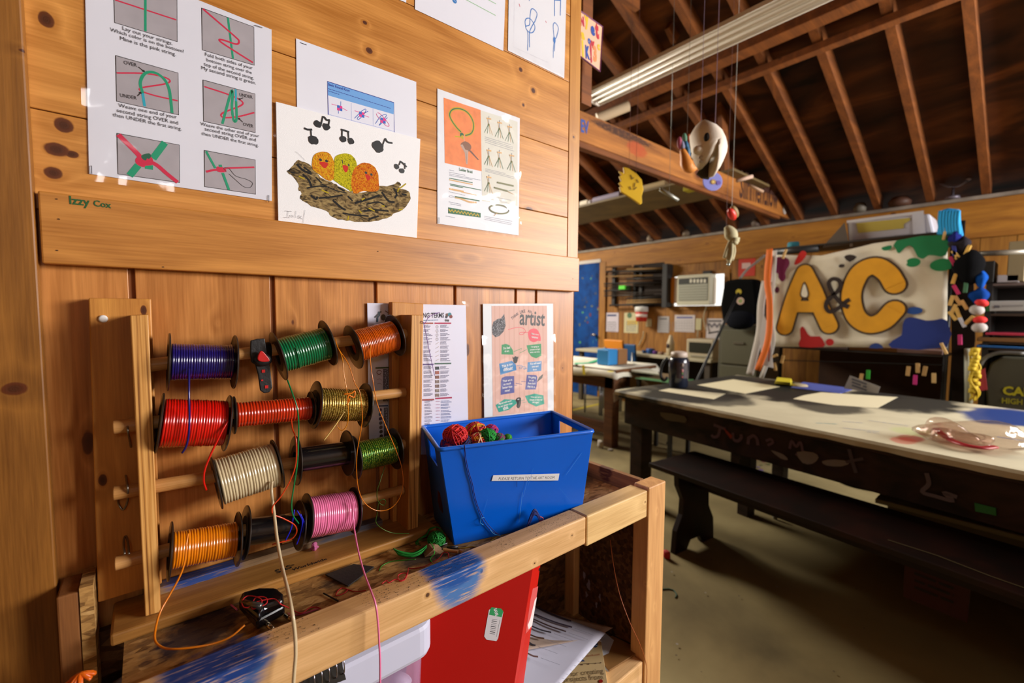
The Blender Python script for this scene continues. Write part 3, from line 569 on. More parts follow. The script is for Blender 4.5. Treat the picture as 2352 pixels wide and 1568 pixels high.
def wallq(a, b, c, d, hole=None, nu=24, nv=16):  # a,b bottom ; c,d top (c over b)
    m = MB(); P_ = [[(a.lerp(b, i/nu)).lerp(d.lerp(c, i/nu), j/nv) for i in range(nu+1)] for j in range(nv+1)]
    vs = [p for r_ in P_ for p in r_]; fs = []
    for j in range(nv):
        for i in range(nu):
            u, v = (i+.5)/nu, (j+.5)/nv
            if hole and hole[0] < u < hole[1] and hole[2] < v < hole[3]: continue
            fs.append((j*(nu+1)+i, j*(nu+1)+i+1, (j+1)*(nu+1)+i+1, (j+1)*(nu+1)+i))
    return m.add(vs, fs)
bw_ = MB()
for i, hole in ((0, None), (1, (.30, .78, .78, .93)), (2, None), (3, (.25, .72, .76, .93))):
    j = (i+1) % 4; q = wallq(bot[i], bot[j], top[j], top[i], hole); bw_.add(q.v, q.f)
bw_.add([p for p in bot], [(0, 1, 2, 3)]); wo = bw_.build('bin_body', bl_m, binT, solid=.0024)
m = MB(); rim = []
for i in range(4):
    c = top[i]; p0 = c.lerp(top[i-1], .03); p1 = c.lerp(top[(i+1) % 4], .03); rim += [p0, c*.6+(p0+p1)*.2, p1]
m.tube([p+(p-cen).normalized()*.002 for p in rim], .0042, 8, closed=True, flat=.9); m.build('rim', mat('1a6ae0', .28), binT, smooth=True)
fn = (top[1]-bot[0]).cross(top[0]-bot[0]); fn.normalize(); fn = -fn if fn.y > 0 else fn
ar = Art(bot[0]+fn*.0016, fn); wt = mat('eceef2', .5)
ar.poly([(1129, 1104), (1133, 1091), (1285, 1087), (1282, 1103)], wt); ar.text('PLEASE RETURN TO THE ART ROOM', (1145, 1102), (1273, 1099), mat('2a2f3a', .6), 0, 1.05)
ls = mat('3a86e0', .4)
for a, b, w in (((1225, 1075), (1213, 1115), .0006), ((1200, 1130), (1192, 1200), .0012), ((1212, 1100), (1202, 1140), .0008), ((1336, 1040), (1300, 1090), .0008), ((1120, 1145), (1107, 1190), .0004), ((1285, 1120), (1310, 1150), .0004), ((1187, 1105), (1187, 1118), .001)): ar.line([a, b], w, ls if a[1] != 1105 else mat('0a2a6a', .5))
ar.build('bin_label', wo)
# ------------------------------------------------------------------ yarn
def ball(c, r, col, label, cat='yarn ball', name='yarn_ball', turns=64, tr_=.0012, group=None, cols=None, sq=(1, 1, 1), seed=0):
    rn = random.Random(label+str(seed)); mt = [mat(x, .8, bump=.3, bs=900) for x in (cols or [col])]; m = MB(); c = V(c); m.blob(c, (r*.86*sq[0], r*.86*sq[1], r*.86*sq[2]), n=12, k=8)
    for i in range(turns):
        ax_ = V((rn.gauss(0, 1), rn.gauss(0, 1), rn.gauss(0, 1))).normalized(); e1 = ax_.orthogonal().normalized(); e2 = ax_.cross(e1); o_ = ax_*rn.uniform(-.55, .55)*r; rr = math.sqrt(r*r-o_.length_squared)*rn.uniform(.8, 1.14)
        P_ = [c+V([(o_+e1*(rr*math.cos(t))+e2*(rr*math.sin(t)))[q]*sq[q] for q in range(3)]) for t in [j*math.pi/7 for j in range(14)]]
        m.tube(P_, tr_, 5, closed=True, mi=rn.randrange(len(mt)))
    return m.build(name, mt, None, smooth=True, props=(label, cat, group))
YB = [((1046, 999), .020, ['c81c28', 'e03020'], 'red yarn ball nearest the left side of the blue bin'), ((1030, 1020), .013, ['b81a24', '401a50'], 'small red yarn ball against the front left corner of the bin'),
 ((1064, 1016), .015, ['141430', '101a60', '501020'], 'dark navy yarn ball between the red balls in the bin'), ((1092, 990), .019, ['c81020', 'd8a020', '8a1040'], 'red and yellow mixed yarn ball at the back of the bin heap'),
 ((1078, 990), .010, ['e0b020', '207030'], 'small yellow yarn wad in the bin heap behind the navy ball'), ((1098, 1010), .014, ['e09018', 'c01420', 'f0d0a0'], 'yellow orange yarn ball at the front of the bin'),
 ((1120, 1000), .014, ['109a30', '0a6a20'], 'bright green yarn ball in the middle of the bin heap'), ((1128, 988), .012, ['a01468', 'c01c30', '802090'], 'magenta yarn wad behind the green ball in the bin'),
 ((1146, 1006), .010, ['1a8a30', '801a60'], 'flat green and purple yarn wad right of the green ball'), ((1166, 1005), .007, ['40a828', '2a8020'], 'tiny light green yarn end at the right of the heap')]
for i, (p, r, cs, lb) in enumerate(YB):
    yc = bot[0].y+.025+ (.03 if p[1] < 995 else .0)+(p[0]-1046)*-.00028
    c = onY(p, yc); ball(c, r, cs[0], lb, cols=cs, group='yarn balls in the blue bin', seed=i, sq=(1.05, 1, .85))
m = MB(); m.blob(((bot[0]+bot[2])/2*.45+(bot[0]+bot[3])/2*.55)+V((-.0, 0, .075)), (.085, .06, .07), n=24, k=14, noise=.06); m.build('yarn_heap', mat('4a1430', .9, bump=.6, bs=300, var=.5, vs=60), None, smooth=True, props=('mass of tangled dark yarn filling the blue bin under the balls', 'yarn', None, 'stuff'))
def onB(p, d=.003): return onP(p, bot[0]+fn*d, fn)
ny = mat('0c1060', .7)
m = MB()
for off in (0, 1): m.tube(spl([onB((1066+off, 1022), .008)]+[onB((x+off*(3 if y < 1200 else 6), y)) for x, y in ((1067, 1050), (1073, 1080), (1082, 1110), (1088, 1140), (1098, 1170), (1112, 1200), (1130, 1220))]+[onB((1148, 1228), .006)], 6), .0007, 6)
m.build('navy_thread', ny, None, smooth=True, props=('two navy yarn strands hanging down the front of the blue bin', 'yarn strand'))
m = MB(); m.tube(spl([onB((1110, 1205), .004), onB((1103, 1200), .006), onB((1105, 1190), .005), onB((1112, 1188), .003)], 6), .0006, 6); m.tube(spl([onB((1125, 1215), .005), onB((1135, 1226), .008), onB((1150, 1230), .01)], 6), .0006, 6)
m.build('light_blue_thread', mat('2a8ac8', .6), None, smooth=True, props=('light blue thread curl near the bottom of the blue bin', 'thread'))
c = onB((1226, 1192), .012); m = MB(); rn = random.Random(2)
for i in range(16):
    a = rn.uniform(-.5, .5); m.tube(spl([c+V((-.022+rn.uniform(-.004, .004), .0, -.014)), c+V((-.012, -.003*rn.random(), .0+a*.01)), c+V((0, -.003*rn.random(), .014+a*.012)), c+V((.010, -.002, .004+a*.01)), c+V((.016+.004*rn.random(), 0, -.012+a*.01))], 5), .0008, 5)
m.build('navy_yarn_skein', ny, None, smooth=True, props=('small navy yarn skein leaning against the blue bin behind the rail', 'yarn skein'))
m = MB(); m.tube(spl([onB((1240, 1186), .012), onB((1247, 1189), .013), onB((1246, 1195), .013), onB((1238, 1197), .012)], 6), .0007, 6); m.build('orange_thread', mat('e0501a', .6), None, smooth=True, props=('tiny orange thread curl beside the navy skein', 'thread'))
# ------------------------------------------------------------------ scraps on the crate top
def oz(p, h=.001): return onZ(p, Zt+h)
gr = mat('0e8a2a', .75); m = MB(); rn = random.Random(8)
for i in range(26):
    u_ = rn.uniform(-1, 1); w_ = rn.uniform(0, 1); P_ = [oz((907+4*u_, 1264+5*u_), .004+.006*w_), oz((918, 1270+5*u_), .004+.008*w_), oz((945, 1274+5*u_), .003+.007*w_), oz((966, 1266+6*u_), .003+.009*w_), oz((980, 1255+5*u_), .004+.008*w_)]
    m.tube(spl(P_, 5), .0008, 5)
m.build('green_yarn_skein', gr, None, smooth=True, props=('bright green yarn skein lying along the edge of the rack base', 'yarn skein'))
ball(oz((1003, 1238), .013), .0135, '0c7a26', 'dark green yarn ball on the crate left of the blue bin', turns=40, tr_=.0009, sq=(1.1, 1, .9))
m = MB(); rn = random.Random(4)
for i in range(7): m.tube(spl([oz((958+rn.uniform(-3, 3), 1248), .002), oz((962, 1238), .006), oz((980, 1228+rn.uniform(-3, 3)), .012), oz((987, 1215+rn.uniform(-3, 3)), .018), oz((1005, 1210), .022), oz((1018, 1222), .016)], 5), .0007, 5)
m.tube(spl([oz((978, 1240), .002), oz((960, 1240), .003), oz((955, 1248), .002), oz((966, 1252), .002)], 5), .0007, 5)
m.build('green_yarn_loops', gr, None, smooth=True, props=('loose green yarn loops between the skein and the dark green ball', 'yarn strand'))
m = MB(); P_ = [oz(p, h) for p, h in (((968, 1248), .008), ((984, 1249), .012), ((1000, 1246), .012), ((1022, 1266), .004), ((1010, 1272), .003), ((976, 1279), .002), ((970, 1262), .006))]; c = oz((995, 1262), .014)
m.add(P_+[c], [(i, (i+1) % 7, 7) for i in range(7)]); m.build('brown_felt_scrap', mat('8a6a4c', .95, bump=.4, bs=400, var=.2, vs=60), None, solid=.001, props=('crumpled brown felt scrap in front of the green yarn', 'felt scrap'))
m = MB(); m.tube(spl([oz((987, 1243), .014), oz((995, 1255), .016), oz((998, 1270), .008), oz((988, 1283), .001), oz((994, 1293), .0008)], 6), .0007, 6); m.build('light_green_thread', mat('2ac030', .6), None, smooth=True, props=('light green thread curling over the brown felt scrap', 'thread'))
m = MB(); a, b = oz((1018, 1262), .006), oz((1052, 1267), .005); m.tube([a, b], .0028, 12); m.build('wood_dowel_stub', dowm, None, props=('short wooden dowel stub lying left of the blue bin', 'dowel stub'))
m = MB(); a, b = oz((1056, 1264), .004), oz((1063, 1268), .004); m.tube([a, b], .003, 12); m.build('dowel_crumb', dowm, None, props=('tiny wooden dowel crumb at the corner of the blue bin', 'dowel stub'))
clip = thing('chrome_clip', oz((1020, 1250)), 'small chrome and black clip on the crate beside the green ball', 'clip')
m = MB(); m.box(oz((1014, 1254), .002), oz((1028, 1246), .0075)); m.build('jaw', mat('c8c8d0', .2, 1), clip, bev=.0008)
m = MB(); m.tube([oz((1026, 1258), .004), oz((1052, 1256), .003)], .0025, 10); m.build('grip', mat('141214', .4), clip, smooth=True)
m = MB(); P_ = [oz(p) for p in ((1050, 1258), (1065, 1258), (1082, 1255), (1100, 1256), (1118, 1250), (1130, 1240), (1140, 1235))]; m.tube(spl(P_, 5), .0009, 6); m.build('yellow_thread', mat('c8a010', .6), None, smooth=True, props=('yellow thread lying along the foot of the blue bin', 'thread'))
m = MB(); m.prism([oz(p, .0012) for p in ((747, 1321), (812, 1297), (860, 1303), (799, 1348))], (0, 0, .002)); m.build('black_foam_scrap', mat('221e1c', .7, bump=.2), None, bev=.0005, props=('flat black foam scrap between the rack base and the rail', 'foam scrap'))
rt = mat('b80c10', .7, bump=.3, bs=900)
def th(name, pts, label, mm=rt, r=.0007, h=.001, on_rail=False):
    P_ = [onZ(p[:2], (RZ+.0012) if (len(p) > 2 and p[2] == 'r') else Zt+(p[2] if len(p) > 2 else h)) for p in pts]; m = MB(); m.tube(spl(P_, 6), r, 6); return m.build(name, mm, None, smooth=True, props=(label, 'thread'))
th('red_thread', [(1030, 1280, .012), (1029, 1270, .014), (1018, 1269, .006), (1008, 1282), (990, 1293), (970, 1302), (945, 1305), (938, 1304)], 'red thread running from the felt scrap toward the rail')
th('red_thread', [(938, 1304, .004), (936, 1316, 'r'), (930, 1330, 'r'), (918, 1334, 'r'), (914, 1322, 'r'), (924, 1316, 'r'), (934, 1318, 'r'), (925, 1332, 'r'), (908, 1330, 'r'), (893, 1338, 'r'), (888, 1333, 'r'), (877, 1340, 'r')], 'red thread with a loop lying on top of the rail')
th('red_thread', [(840, 1356, .004), (815, 1358), (795, 1352), (785, 1350), (775, 1358), (772, 1368), (790, 1362), (800, 1353)], 'red thread in a small bow below the black foam scrap')
th('black_pick', [(743, 1362, .002), (777, 1380, .002)], 'thin black pick lying by the red bow of thread', mat('14100e', .6), .0011)
th('pink_lace_end', [(530, 1388, .003), (545, 1400, .003)], 'pink lace end sticking out left of the hole punch', mat('d86a98', .4), .0013)
th('pink_lace_end', [(658, 1408, .004), (675, 1412, .002), (700, 1408, .002), (735, 1396, .002)], 'pink lace end right of the hole punch under the cream lace', mat('b8546c', .4), .0011)
m = MB(); m.blob(onZ((722, 1257), Zb+.005), (.006, .004, .005), n=14, k=9, noise=.5, seed=4); m.build('pink_fluff', mat('b45a86', .8, bump=.6, bs=500), None, smooth=True, props=('tiny knot of pink lace scrap on the rack base', 'lace scrap'))
# hole punch
hp = thing('hole_punch', oz((610, 1400)), 'black two hole punch tangled in red thread on the crate top', 'hole punch'); bk_ = mat('0c0b0d', .22, coat=.5)
def hz(p, h): return onZ(p, Zt+h)
low = [hz(p, .004) for p in ((548, 1400), (590, 1448), (655, 1412), (650, 1385), (620, 1376), (570, 1380))]
m = MB(); m.prism(low, (0, 0, .014)); m.build('base', bk_, hp, bev=.003)
m = MB(); m.prism([hz(p, .018) for p in ((549, 1394), (556, 1377), (597, 1366), (634, 1366), (652, 1381), (652, 1396), (607, 1413), (595, 1434))], (0, 0, .012)); m.build('cover', bk_, hp, bev=.004)
for a, b in (((607, 1425), (626, 1446)), ((656, 1412), (672, 1424))): m = MB(); m.tube([hz(a, .006), hz(b, .006)], .0032, 14); m.build('punch_pin', mat('b8a888', .2, 1), hp, smooth=True)
m = MB(); m.tube([hz((560, 1384), .034), hz((600, 1392), .036)], .004, 12); m.build('spring', mat('70706c', .3, .9), hp, smooth=True)
th('red_thread', [(600, 1392, .034), (599, 1375, .038), (570, 1368, .036), (556, 1380, .036), (560, 1394, .035), (575, 1392, .035), (588, 1372, .037), (610, 1372, .037), (613, 1384, .036), (600, 1392, .035), (580, 1398, .034), (583, 1385, .036), (605, 1378, .037), (630, 1375, .036), (645, 1387, .034), (660, 1394, .01), (690, 1408, .004), (710, 1396, .004), (725, 1394, .003), (737, 1397, .003)], 'red thread tangled over the black hole punch')
th('glitter_thread', [(871, 1310), (876, 1300), (890, 1292), (905, 1288), (930, 1286), (955, 1284)], 'dark green glitter thread lying beside the green skein', mat('3c7a20', .4, .3), .0009)
# ------------------------------------------------------------------ under the top: box, binder, papers
cont = thing('lidded_box', onY((880, 1560), -.2), 'clear plastic box with a white lid on the crate shelf left of the binder', 'box')
R0 = onY((1004, 1470), -.205); zl1 = onY((975, 1436), -.205).z; zl0 = onY((960, 1522), -.205).z; cx1 = R0.x; cx0 = cx1-.40
def rrect(x0, x1, y0, y1, r, z, n=6):
    o = []
    for (cx_, cy_, a0) in ((x1-r, y0+r, -90), (x1-r, y1-r, 0), (x0+r, y1-r, 90), (x0+r, y0+r, 180)):
        for i in range(n+1): a = math.radians(a0+90*i/n); o.append(V((cx_+r*math.cos(a), cy_+r*math.sin(a), z)))
    return o
m = MB(); m.prism(rrect(cx0, cx1, -.205, -.03, .03, zl0), (0, 0, zl1-zl0)); m.build('lid', mat('c9cbe0', .35, spec=.4), cont, bev=.008)
tp = bpy.data.materials.new('clear_plastic'); tp.use_nodes = True; b_ = tp.node_tree.nodes['Principled BSDF']; b_.inputs['Base Color'].default_value = lin('c8a8d0'); b_.inputs['Alpha'].default_value = .45; b_.inputs['Roughness'].default_value = .15
m = MB(); a = rrect(cx0+.01, cx1-.012, -.195, -.04, .025, zl0-.001); c = [p*1 for p in rrect(cx0+.02, cx1-.022, -.185, -.05, .02, SZ-.0095)]; n_ = len(a)
m.add(a+c, [(i, (i+1) % n_, n_+(i+1) % n_, n_+i) for i in range(n_)]+[tuple(range(n_, 2*n_))]); m.build('box_body', tp, cont, smooth=True)
m = MB(); q = onY((925, 1560), -.17); m.tube([q+V((-.03, 0, -.05)), q+V((.0, 0, .004))], .016, 20); gb = m.build('glue_bottle', mat('d8cce4', .4), None, smooth=True, props=('white bottle with a purple label inside the clear box', 'bottle'))
nb = thing('spiral_notebook', onY((760, 1550), -.235), 'dark spiral notebook leaning on the front of the white lidded box', 'notebook')
P_ = [onY(p, y) for p, y in (((690, 1600), -.212), ((795, 1560), -.212), ((785, 1521), -.207), ((700, 1548), -.207))]
m = MB(); m.prism(P_, (0, .0015, 0)); m.build('cover', mat('1c1814', .5), nb)
m = MB(); m.prism([p+V((0, .0016, 0)) for p in P_], (0, .003, 0)); m.build('pages', mat('a89c84', .8), nb)
for i in range(5):
    c = P_[0].lerp(P_[1], .15+.2*i)+V((0, -.0, .004)); c = onY((722+i*17, 1568-i*9), -.2135); m = MB(); m.tube([c+V((0, -.005*math.cos(t)+.003, .011*math.sin(t))) for t in [j*.5236 for j in range(12)]], .0009, 6, closed=True); m.build('ring', mat('b8b8c8', .25, 1), nb, smooth=True)
bd = thing('ring_binder', onY((1100, 1560), -.15), 'bright red ring binder with a price sticker leaning under the rail', 'binder')
rb_ = mat('b00a08', .4, spec=.4, bump=.05, bs=600); FT = [onY((955, 1395), -.15), onY((1226, 1290), -.205), onY((1243, 1284), -.195)]; FB = [onY((915, 1660), -.15), onY((1170, 1640), -.205), onY((1193, 1636), -.195)]
FT = [p+V((0, 0, -.0)) for p in FT]
m = MB(); c = [FB[0], FB[1], FB[1]+V((0, .002, 0)), FB[0]+V((0, .002, 0)), FT[0], FT[1], FT[1]+V((0, .002, 0)), FT[0]+V((0, .002, 0))]; m.hexa(c); cv_ = m.build('cover', rb_, bd)
m = MB(); d = V((0, .002, 0)); c = [FB[1], FB[2], FB[2]+d, FB[1]+d, FT[1], FT[2], FT[2]+d, FT[1]+d]; m.hexa(c); spn = m.build('spine', mat('c81a10', .35), bd)
d = V((-.02, .03, 0)); m = MB(); c = [FB[0]+V((0, .03, 0)), FB[2]+d*.2+V((0, .01, 0)), FB[2]+V((0, .012, 0)), FB[0]+V((0, .032, 0)), FT[0]+V((0, .03, 0)), FT[2]+V((0, .01, 0)), FT[2]+V((0, .012, 0)), FT[0]+V((0, .032, 0))]; m.hexa(c); m.build('cover', rb_, bd)
cn = (FT[1]-FB[0]).cross(FB[1]-FB[0]).normalized(); cn = -cn if cn.y > 0 else cn
ar = Art(FB[0]+cn*.0003, cn); wt2 = mat('d4d2d8', .5)
ar.poly([(1129, 1396), (1151, 1399), (1156, 1405), (1144, 1465), (1140, 1472), (1117, 1468), (1112, 1461), (1123, 1400)], wt2, 0)
ar.poly([(1129, 1394), (1151, 1397), (1156, 1403), (1152, 1417), (1123, 1411), (1126, 1398)], mat('2f9a5c', .5)); ar.text('SAVE', (1134, 1398), (1138, 1415), wt2, .05, 1.2)
for i in range(9): y = 1421+i*4.1; ar.line([(1130-i*.7, y), (1142-i*.7, y+2)], (.0005, .0011, .0007)[i % 3], mat('20202a', .6), keep=True)
ar.line([(1148, 1423), (1140, 1462)], .0006, mat('50505a', .6)); ar.build('price_sticker', cv_)
sn = (FT[2]-FB[1]).cross(FB[2]-FB[1]).normalized(); sn = -sn if sn.y > 0 else sn; ar = Art(FB[1]+sn*.0004, sn)
ar.poly([(1222, 1352), (1236, 1346), (1221, 1440), (1207, 1455)], mat('d86060', .3)); ar.poly([(1228, 1378), (1233, 1370), (1222, 1436), (1214, 1445), (1212, 1435), (1218, 1420)], mat('e8dcdc', .7)); ar.disc((1239, 1307), .0022, mat('0c0808', .5), .003); ar.build('spine_label', spn)
# magazines, book, loose pattern sheets on the shelf
sf = SZ-.0095
m = MB(); st4 = [onZ(p, sf+.001) for p in ((1392, 1552), (1474, 1500), (1415, 1470), (1330, 1480))]
for i in range(3):
    o_ = V((.003*i, -.002*i, .0045*i)); m = MB(); m.prism([p+o_+V((0, 0, .0002)) for p in st4], (0, 0, .004)); mg = m.build('magazine', mat(('d8dce4', 'c8ccd8', '8a6234')[i], .5), None, bev=.0006, props=(('lowest white edged magazine in the stack on the crate shelf', 'middle magazine of the shelf stack by the right post', 'brown covered magazine topmost of the stack by the right post')[i], 'magazine', 'magazine stack on the shelf'))
ar = Art(st4[0]+V((0, 0, .0045*3)), (0, 0, 1)); ar.poly([(1384, 1448), (1410, 1470), (1398, 1500), (1384, 1506), (1376, 1478)], mat('c8cede', .5)); ar.line([(1385, 1448), (1448, 1478)], .004, mat('2a1408', .6)); ar.build('cover_print', mg)
tan = mat('bfa678', .6); C4 = [onZ(p, z) for p, z in (((1235, 1640), sf+.012), ((1400, 1600), sf+.016), ((1375, 1436), sf+.03), ((1300, 1450), sf+.034))]
bkb = thing('craft_book', C4[0], 'tan covered beading pattern book below the loose sheets on the shelf', 'book')
m = MB(); m.prism([p-V((0, 0, .004)) for p in C4], (0, 0, .004)); cvb = m.build('cover', tan, bkb, bev=.0006); m = MB(); m.prism([p-V((0, 0, .0105)) for p in C4], (0, 0, .006)); m.build('pages', mat('e0d8c0', .8), bkb)
bn = (C4[1]-C4[0]).cross(C4[2]-C4[0]).normalized(); ar = Art(C4[0]+bn*.0006, bn); nv = mat('26406a', .6); tx = mat('6a5636', .7)
ar.text('ES', (1346, 1489), (1376, 1484), nv, .02, 1.3); ar.text('K', (1318, 1519), (1344, 1517), nv, .03, 1.2); ar.text('New Revised', (1347, 1508), (1378, 1504), mat('a03020', .6)); ar.line([(1308, 1529), (1340, 1524), (1380, 1522)], .0009, mat('3a2a20', .6))
ar.text('ues for creating', (1285, 1555), (1387, 1545), tx, 0, 1.1); ar.text('ay projects from', (1276, 1567), (1386, 1559), tx, 0, 1.1)
for x in (1308, 1322, 1337, 1352, 1368, 1380): ar.disc((x, 1529-(x-1308)*.1), .0016, mat('4a2a20', .6))
ar.disc((1380, 1564), .005, mat('8a1a14', .4), .004); ar.build('cover_print', cvb)
def sheet(name, pts, col, label, deco=None):
    a, b, c, d = pts; m = MB(); nu = 10; vs = [(a.lerp(b, i/nu)).lerp(d.lerp(c, i/nu), j/nu)+V((0, 0, -.012*math.sin(math.pi*i/nu)*math.sin(math.pi*j/nu)*.5)) for j in range(nu+1) for i in range(nu+1)]
    m.add(vs, [(j*(nu+1)+i, j*(nu+1)+i+1, (j+1)*(nu+1)+i+1, (j+1)*(nu+1)+i) for j in range(nu) for i in range(nu)]); o = m.build(name, mat(col, .6), None, smooth=True, solid=.0004, props=(label, 'paper'))
    return o
s1p = [onZ(p, z) for p, z in (((1205, 1390), sf+.075), ((1408, 1441), sf+.045), ((1372, 1462), sf+.05), ((1170, 1500), sf+.08))]
sheet('pattern_sheet', s1p, 'b09a8c', 'brownish pattern page under the white pattern sheet on the shelf')
s2p = [onZ(p, z) for p, z in (((1205, 1385), sf+.088), ((1391, 1453), sf+.055), ((1262, 1600), sf+.045), ((1100, 1600), sf+.07))]
so = sheet('pattern_sheet', s2p, 'c2c2d4', 'white sheet showing rows of twisted cords lying on the books')
sn2 = (s2p[1]-s2p[0]).cross(s2p[3]-s2p[0]).normalized(); sn2 = -sn2 if sn2.z < 0 else sn2
ar = Art(s2p[0]+sn2*.002, sn2)
for i, (a, b, c) in enumerate((((1230, 1392), (1312, 1426), '2c2434'), ((1228, 1410), (1314, 1440), '3a2c40'), ((1222, 1420), (1300, 1450), '4a3434'), ((1218, 1436), (1266, 1452), '35303a'), ((1215, 1456), (1250, 1466), '50301c'), ((1212, 1472), (1230, 1482), '302c34'), ((1212, 1500), (1236, 1508), '6a4a44'))):
    ar.line([a, ((a[0]+b[0])/2, (a[1]+b[1])/2+2), b], .0042, mat(c, .6), 5); ar.scribble((b[0]+6, b[1]+3), (b[0]+50, b[1]+19), .0008, mat('6a6e84', .7), .0014, i)
for i in range(12): x = 1388-i*9.5; ar.line([(x-3, 1462+i*9.5), (x+3, 1463+i*9.5)], .0006, mat('8a8a98', .7), keep=True)
ar.build('cord_print', so)
strand('orange_strand', [((1402, 1240), -.19), ((1410, 1300), -.20), ((1430, 1390), -.22), ((1460, 1460), -.25)] and [(1402, 1240, -.19), (1408, 1290, -.20), (1422, 1360, -.22), (1445, 1425, -.25), (1470, 1480, -.268), (1485, 1530, -.27), (1484, 1580, -.27)], .0007, mat('b45a20', .5), 'thin orange strand hanging inside the crate and across the right post', 'thread')
strand('orange_lace_scrap', [(1349, 1060, -.055), (1352, 1063, -.06), (1360, 1072, -.064), (1362, 1080, -.06)], .0012, mat('c8601a', .5), 'tiny orange lace scrap over the right end board', 'lace scrap')
m = MB(); q = onY((185, 1560), -.16)
for i in range(8): a = i*.8; m.tube(spl([q+V((.012*math.cos(a), -.01*math.sin(a), 0)), q+V((0, 0, .006)), q+V((-.011*math.cos(a+.6), .01*math.sin(a), -.002))], 4), .0016, 6)
m.build('orange_lace_tangle', mat('d8600c', .35), None, smooth=True, props=('orange lace tangle at the bottom left corner beside the crate end', 'lace scrap'))
# ------------------------------------------------------------------ papers and drawings on the wall
def zz_(x0, y0, s): return lambda *a: [(x0+a[i]/s, y0+a[i+1]/s) for i in range(0, len(a), 2)]
film_m = film('laminate', .07, 'ffffff', .045, .25, 30)
pw = mat('e2e3ee', .55, var=.02); pw2 = mat('f2f0ee', .6); ink = mat('22222c', .6)
def sheet_thing(name, label, cat, y, corners, paper, film_c=None, wav=.0012, gap=.0006, curl=0.0, seed=0, thick=.0003, iw=.12):
    P_ = [onY(c, y) for c in corners]; c = sum(P_, V())/4; t = thing(name, c, label, cat)
    m = MB(); m.prism(P_, (0, thick, 0)); m.build('paper', paper, t)
    if film_c:
        Q = [onY(p, y-gap) for p in film_c]; nu, nv = 24, 30; m = MB(); rn = random.Random(seed); ph = [rn.uniform(0, 6) for _ in range(4)]; vs = []
        for j in range(nv+1):
            for i in range(nu+1):
                u, v = i/nu, j/nv; p = (Q[0].lerp(Q[1], u)).lerp(Q[3].lerp(Q[2], u), v); e = min(u, 1-u, v, 1-v); w = (iw*wav+wav*max(0, 1-e*9))*math.sin(13*u+ph[0]+4*v)*math.sin(9*v+ph[1])
                p = p+V((0, -abs(w)-curl*max(0, v-.72)**2*8-curl*.5*max(0, .12-v)*3, 0)); vs.append(p)
        m.add(vs, [(j*(nu+1)+i, j*(nu+1)+i+1, (j+1)*(nu+1)+i+1, (j+1)*(nu+1)+i) for j in range(nv) for i in range(nu)]); m.build('laminate_film', film_m, t, smooth=True, solid=.0)
    return t
def staple(parent, y, a, b):
    m = MB(); A, B = onY(a, y-.0006), onY(b, y-.0006); m.tube([A+V((0, .001, 0)), A, B, B+V((0, .001, 0))], .0004, 6); m.build('staple', mat('3a3a44', .4, .8), parent)
# -- big instruction sheet
Z = zz_(180, 0, 3.267); yy_ = -.0016
t = sheet_thing('instruction_sheet', 'large laminated lacing instruction sheet at the top left of the wall', 'poster', yy_, Z(45, -345, 1450, 222, 1452, 1508, 80, 1303), pw, Z(5, -400, 1482, 205, 1480, 1548, 30, 1350), .0035, .0012, .003, 3)
A_ = Art((0, yy_, 0), (0, -1, 0)); gy = mat('aaa4aa', .7, var=.06, vs=40); gk = mat('0f9a72', .5); pk = mat('d0244c', .5); cy = mat('22a8c0', .5); bkl = mat('101014', .5)
def pic(*c):
    A_.poly(Z(*c), gy); q = Z(*c); A_.line(q+[q[0]], .0009, bkl)
pic(262, -160, 740, -10, 742, 313, 272, 170); pic(925, 60, 1317, 203, 1320, 490, 930, 375); pic(280, 417, 748, 548, 753, 862, 287, 760)
pic(935, 600, 1325, 705, 1327, 995, 940, 910); pic(290, 1000, 758, 1088, 760, 1370, 297, 1305); pic(945, 1128, 1327, 1200, 1330, 1457, 947, 1400)
LW = .0027
A_.line(Z(275, 0, 735, 150), .0018, pk); A_.line(Z(503, -40, 503, 235), LW, gk)
A_.line(Z(1122, 135, 1160, 440), LW, gk); A_.line(Z(935, 68, 1170, 270, 1205, 310, 1185, 332, 1100, 305, 1060, 298, 1075, 320, 1190, 395, 1310, 470), .0024, pk, 5)
A_.line(Z(288, 548, 500, 552, 640, 578, 688, 608, 640, 632, 460, 665, 540, 708, 745, 757), .0019, pk, 5); A_.line(Z(498, 798, 482, 700), .003, cy); A_.line(Z(482, 700, 465, 620, 500, 552, 570, 545, 640, 590, 678, 660, 692, 740, 703, 848), .0034, gk, 6)
A_.line(Z(945, 650, 1140, 715, 1228, 762, 1215, 795, 1080, 850, 1092, 882, 1200, 875, 1320, 845), .0021, pk, 5); A_.line(Z(1080, 930, 1145, 695, 1158, 705, 1152, 800, 1158, 865), .0032, gk, 5); A_.line(Z(1180, 670, 1184, 760), .0026, cy); A_.line(Z(1184, 760, 1187, 890, 1170, 912, 1157, 860), .003, gk, 5)
A_.line(Z(650, 1070, 560, 1190), .0075, gk); A_.line(Z(300, 1010, 440, 1150, 470, 1190), .006, pk, 4); A_.line(Z(450, 1240, 385, 1318), .0075, gk); A_.poly(Z(440, 1180, 520, 1160, 560, 1200, 540, 1250, 470, 1250, 430, 1220), pk, 4); A_.poly(Z(470, 1170, 530, 1150, 545, 1180, 500, 1205), mat('16604a', .5), 3); A_.line(Z(510, 1200, 590, 1240, 660, 1300, 745, 1368), .005, pk, 4); A_.poly(Z(500, 1245, 560, 1240, 560, 1275, 500, 1265), gk)
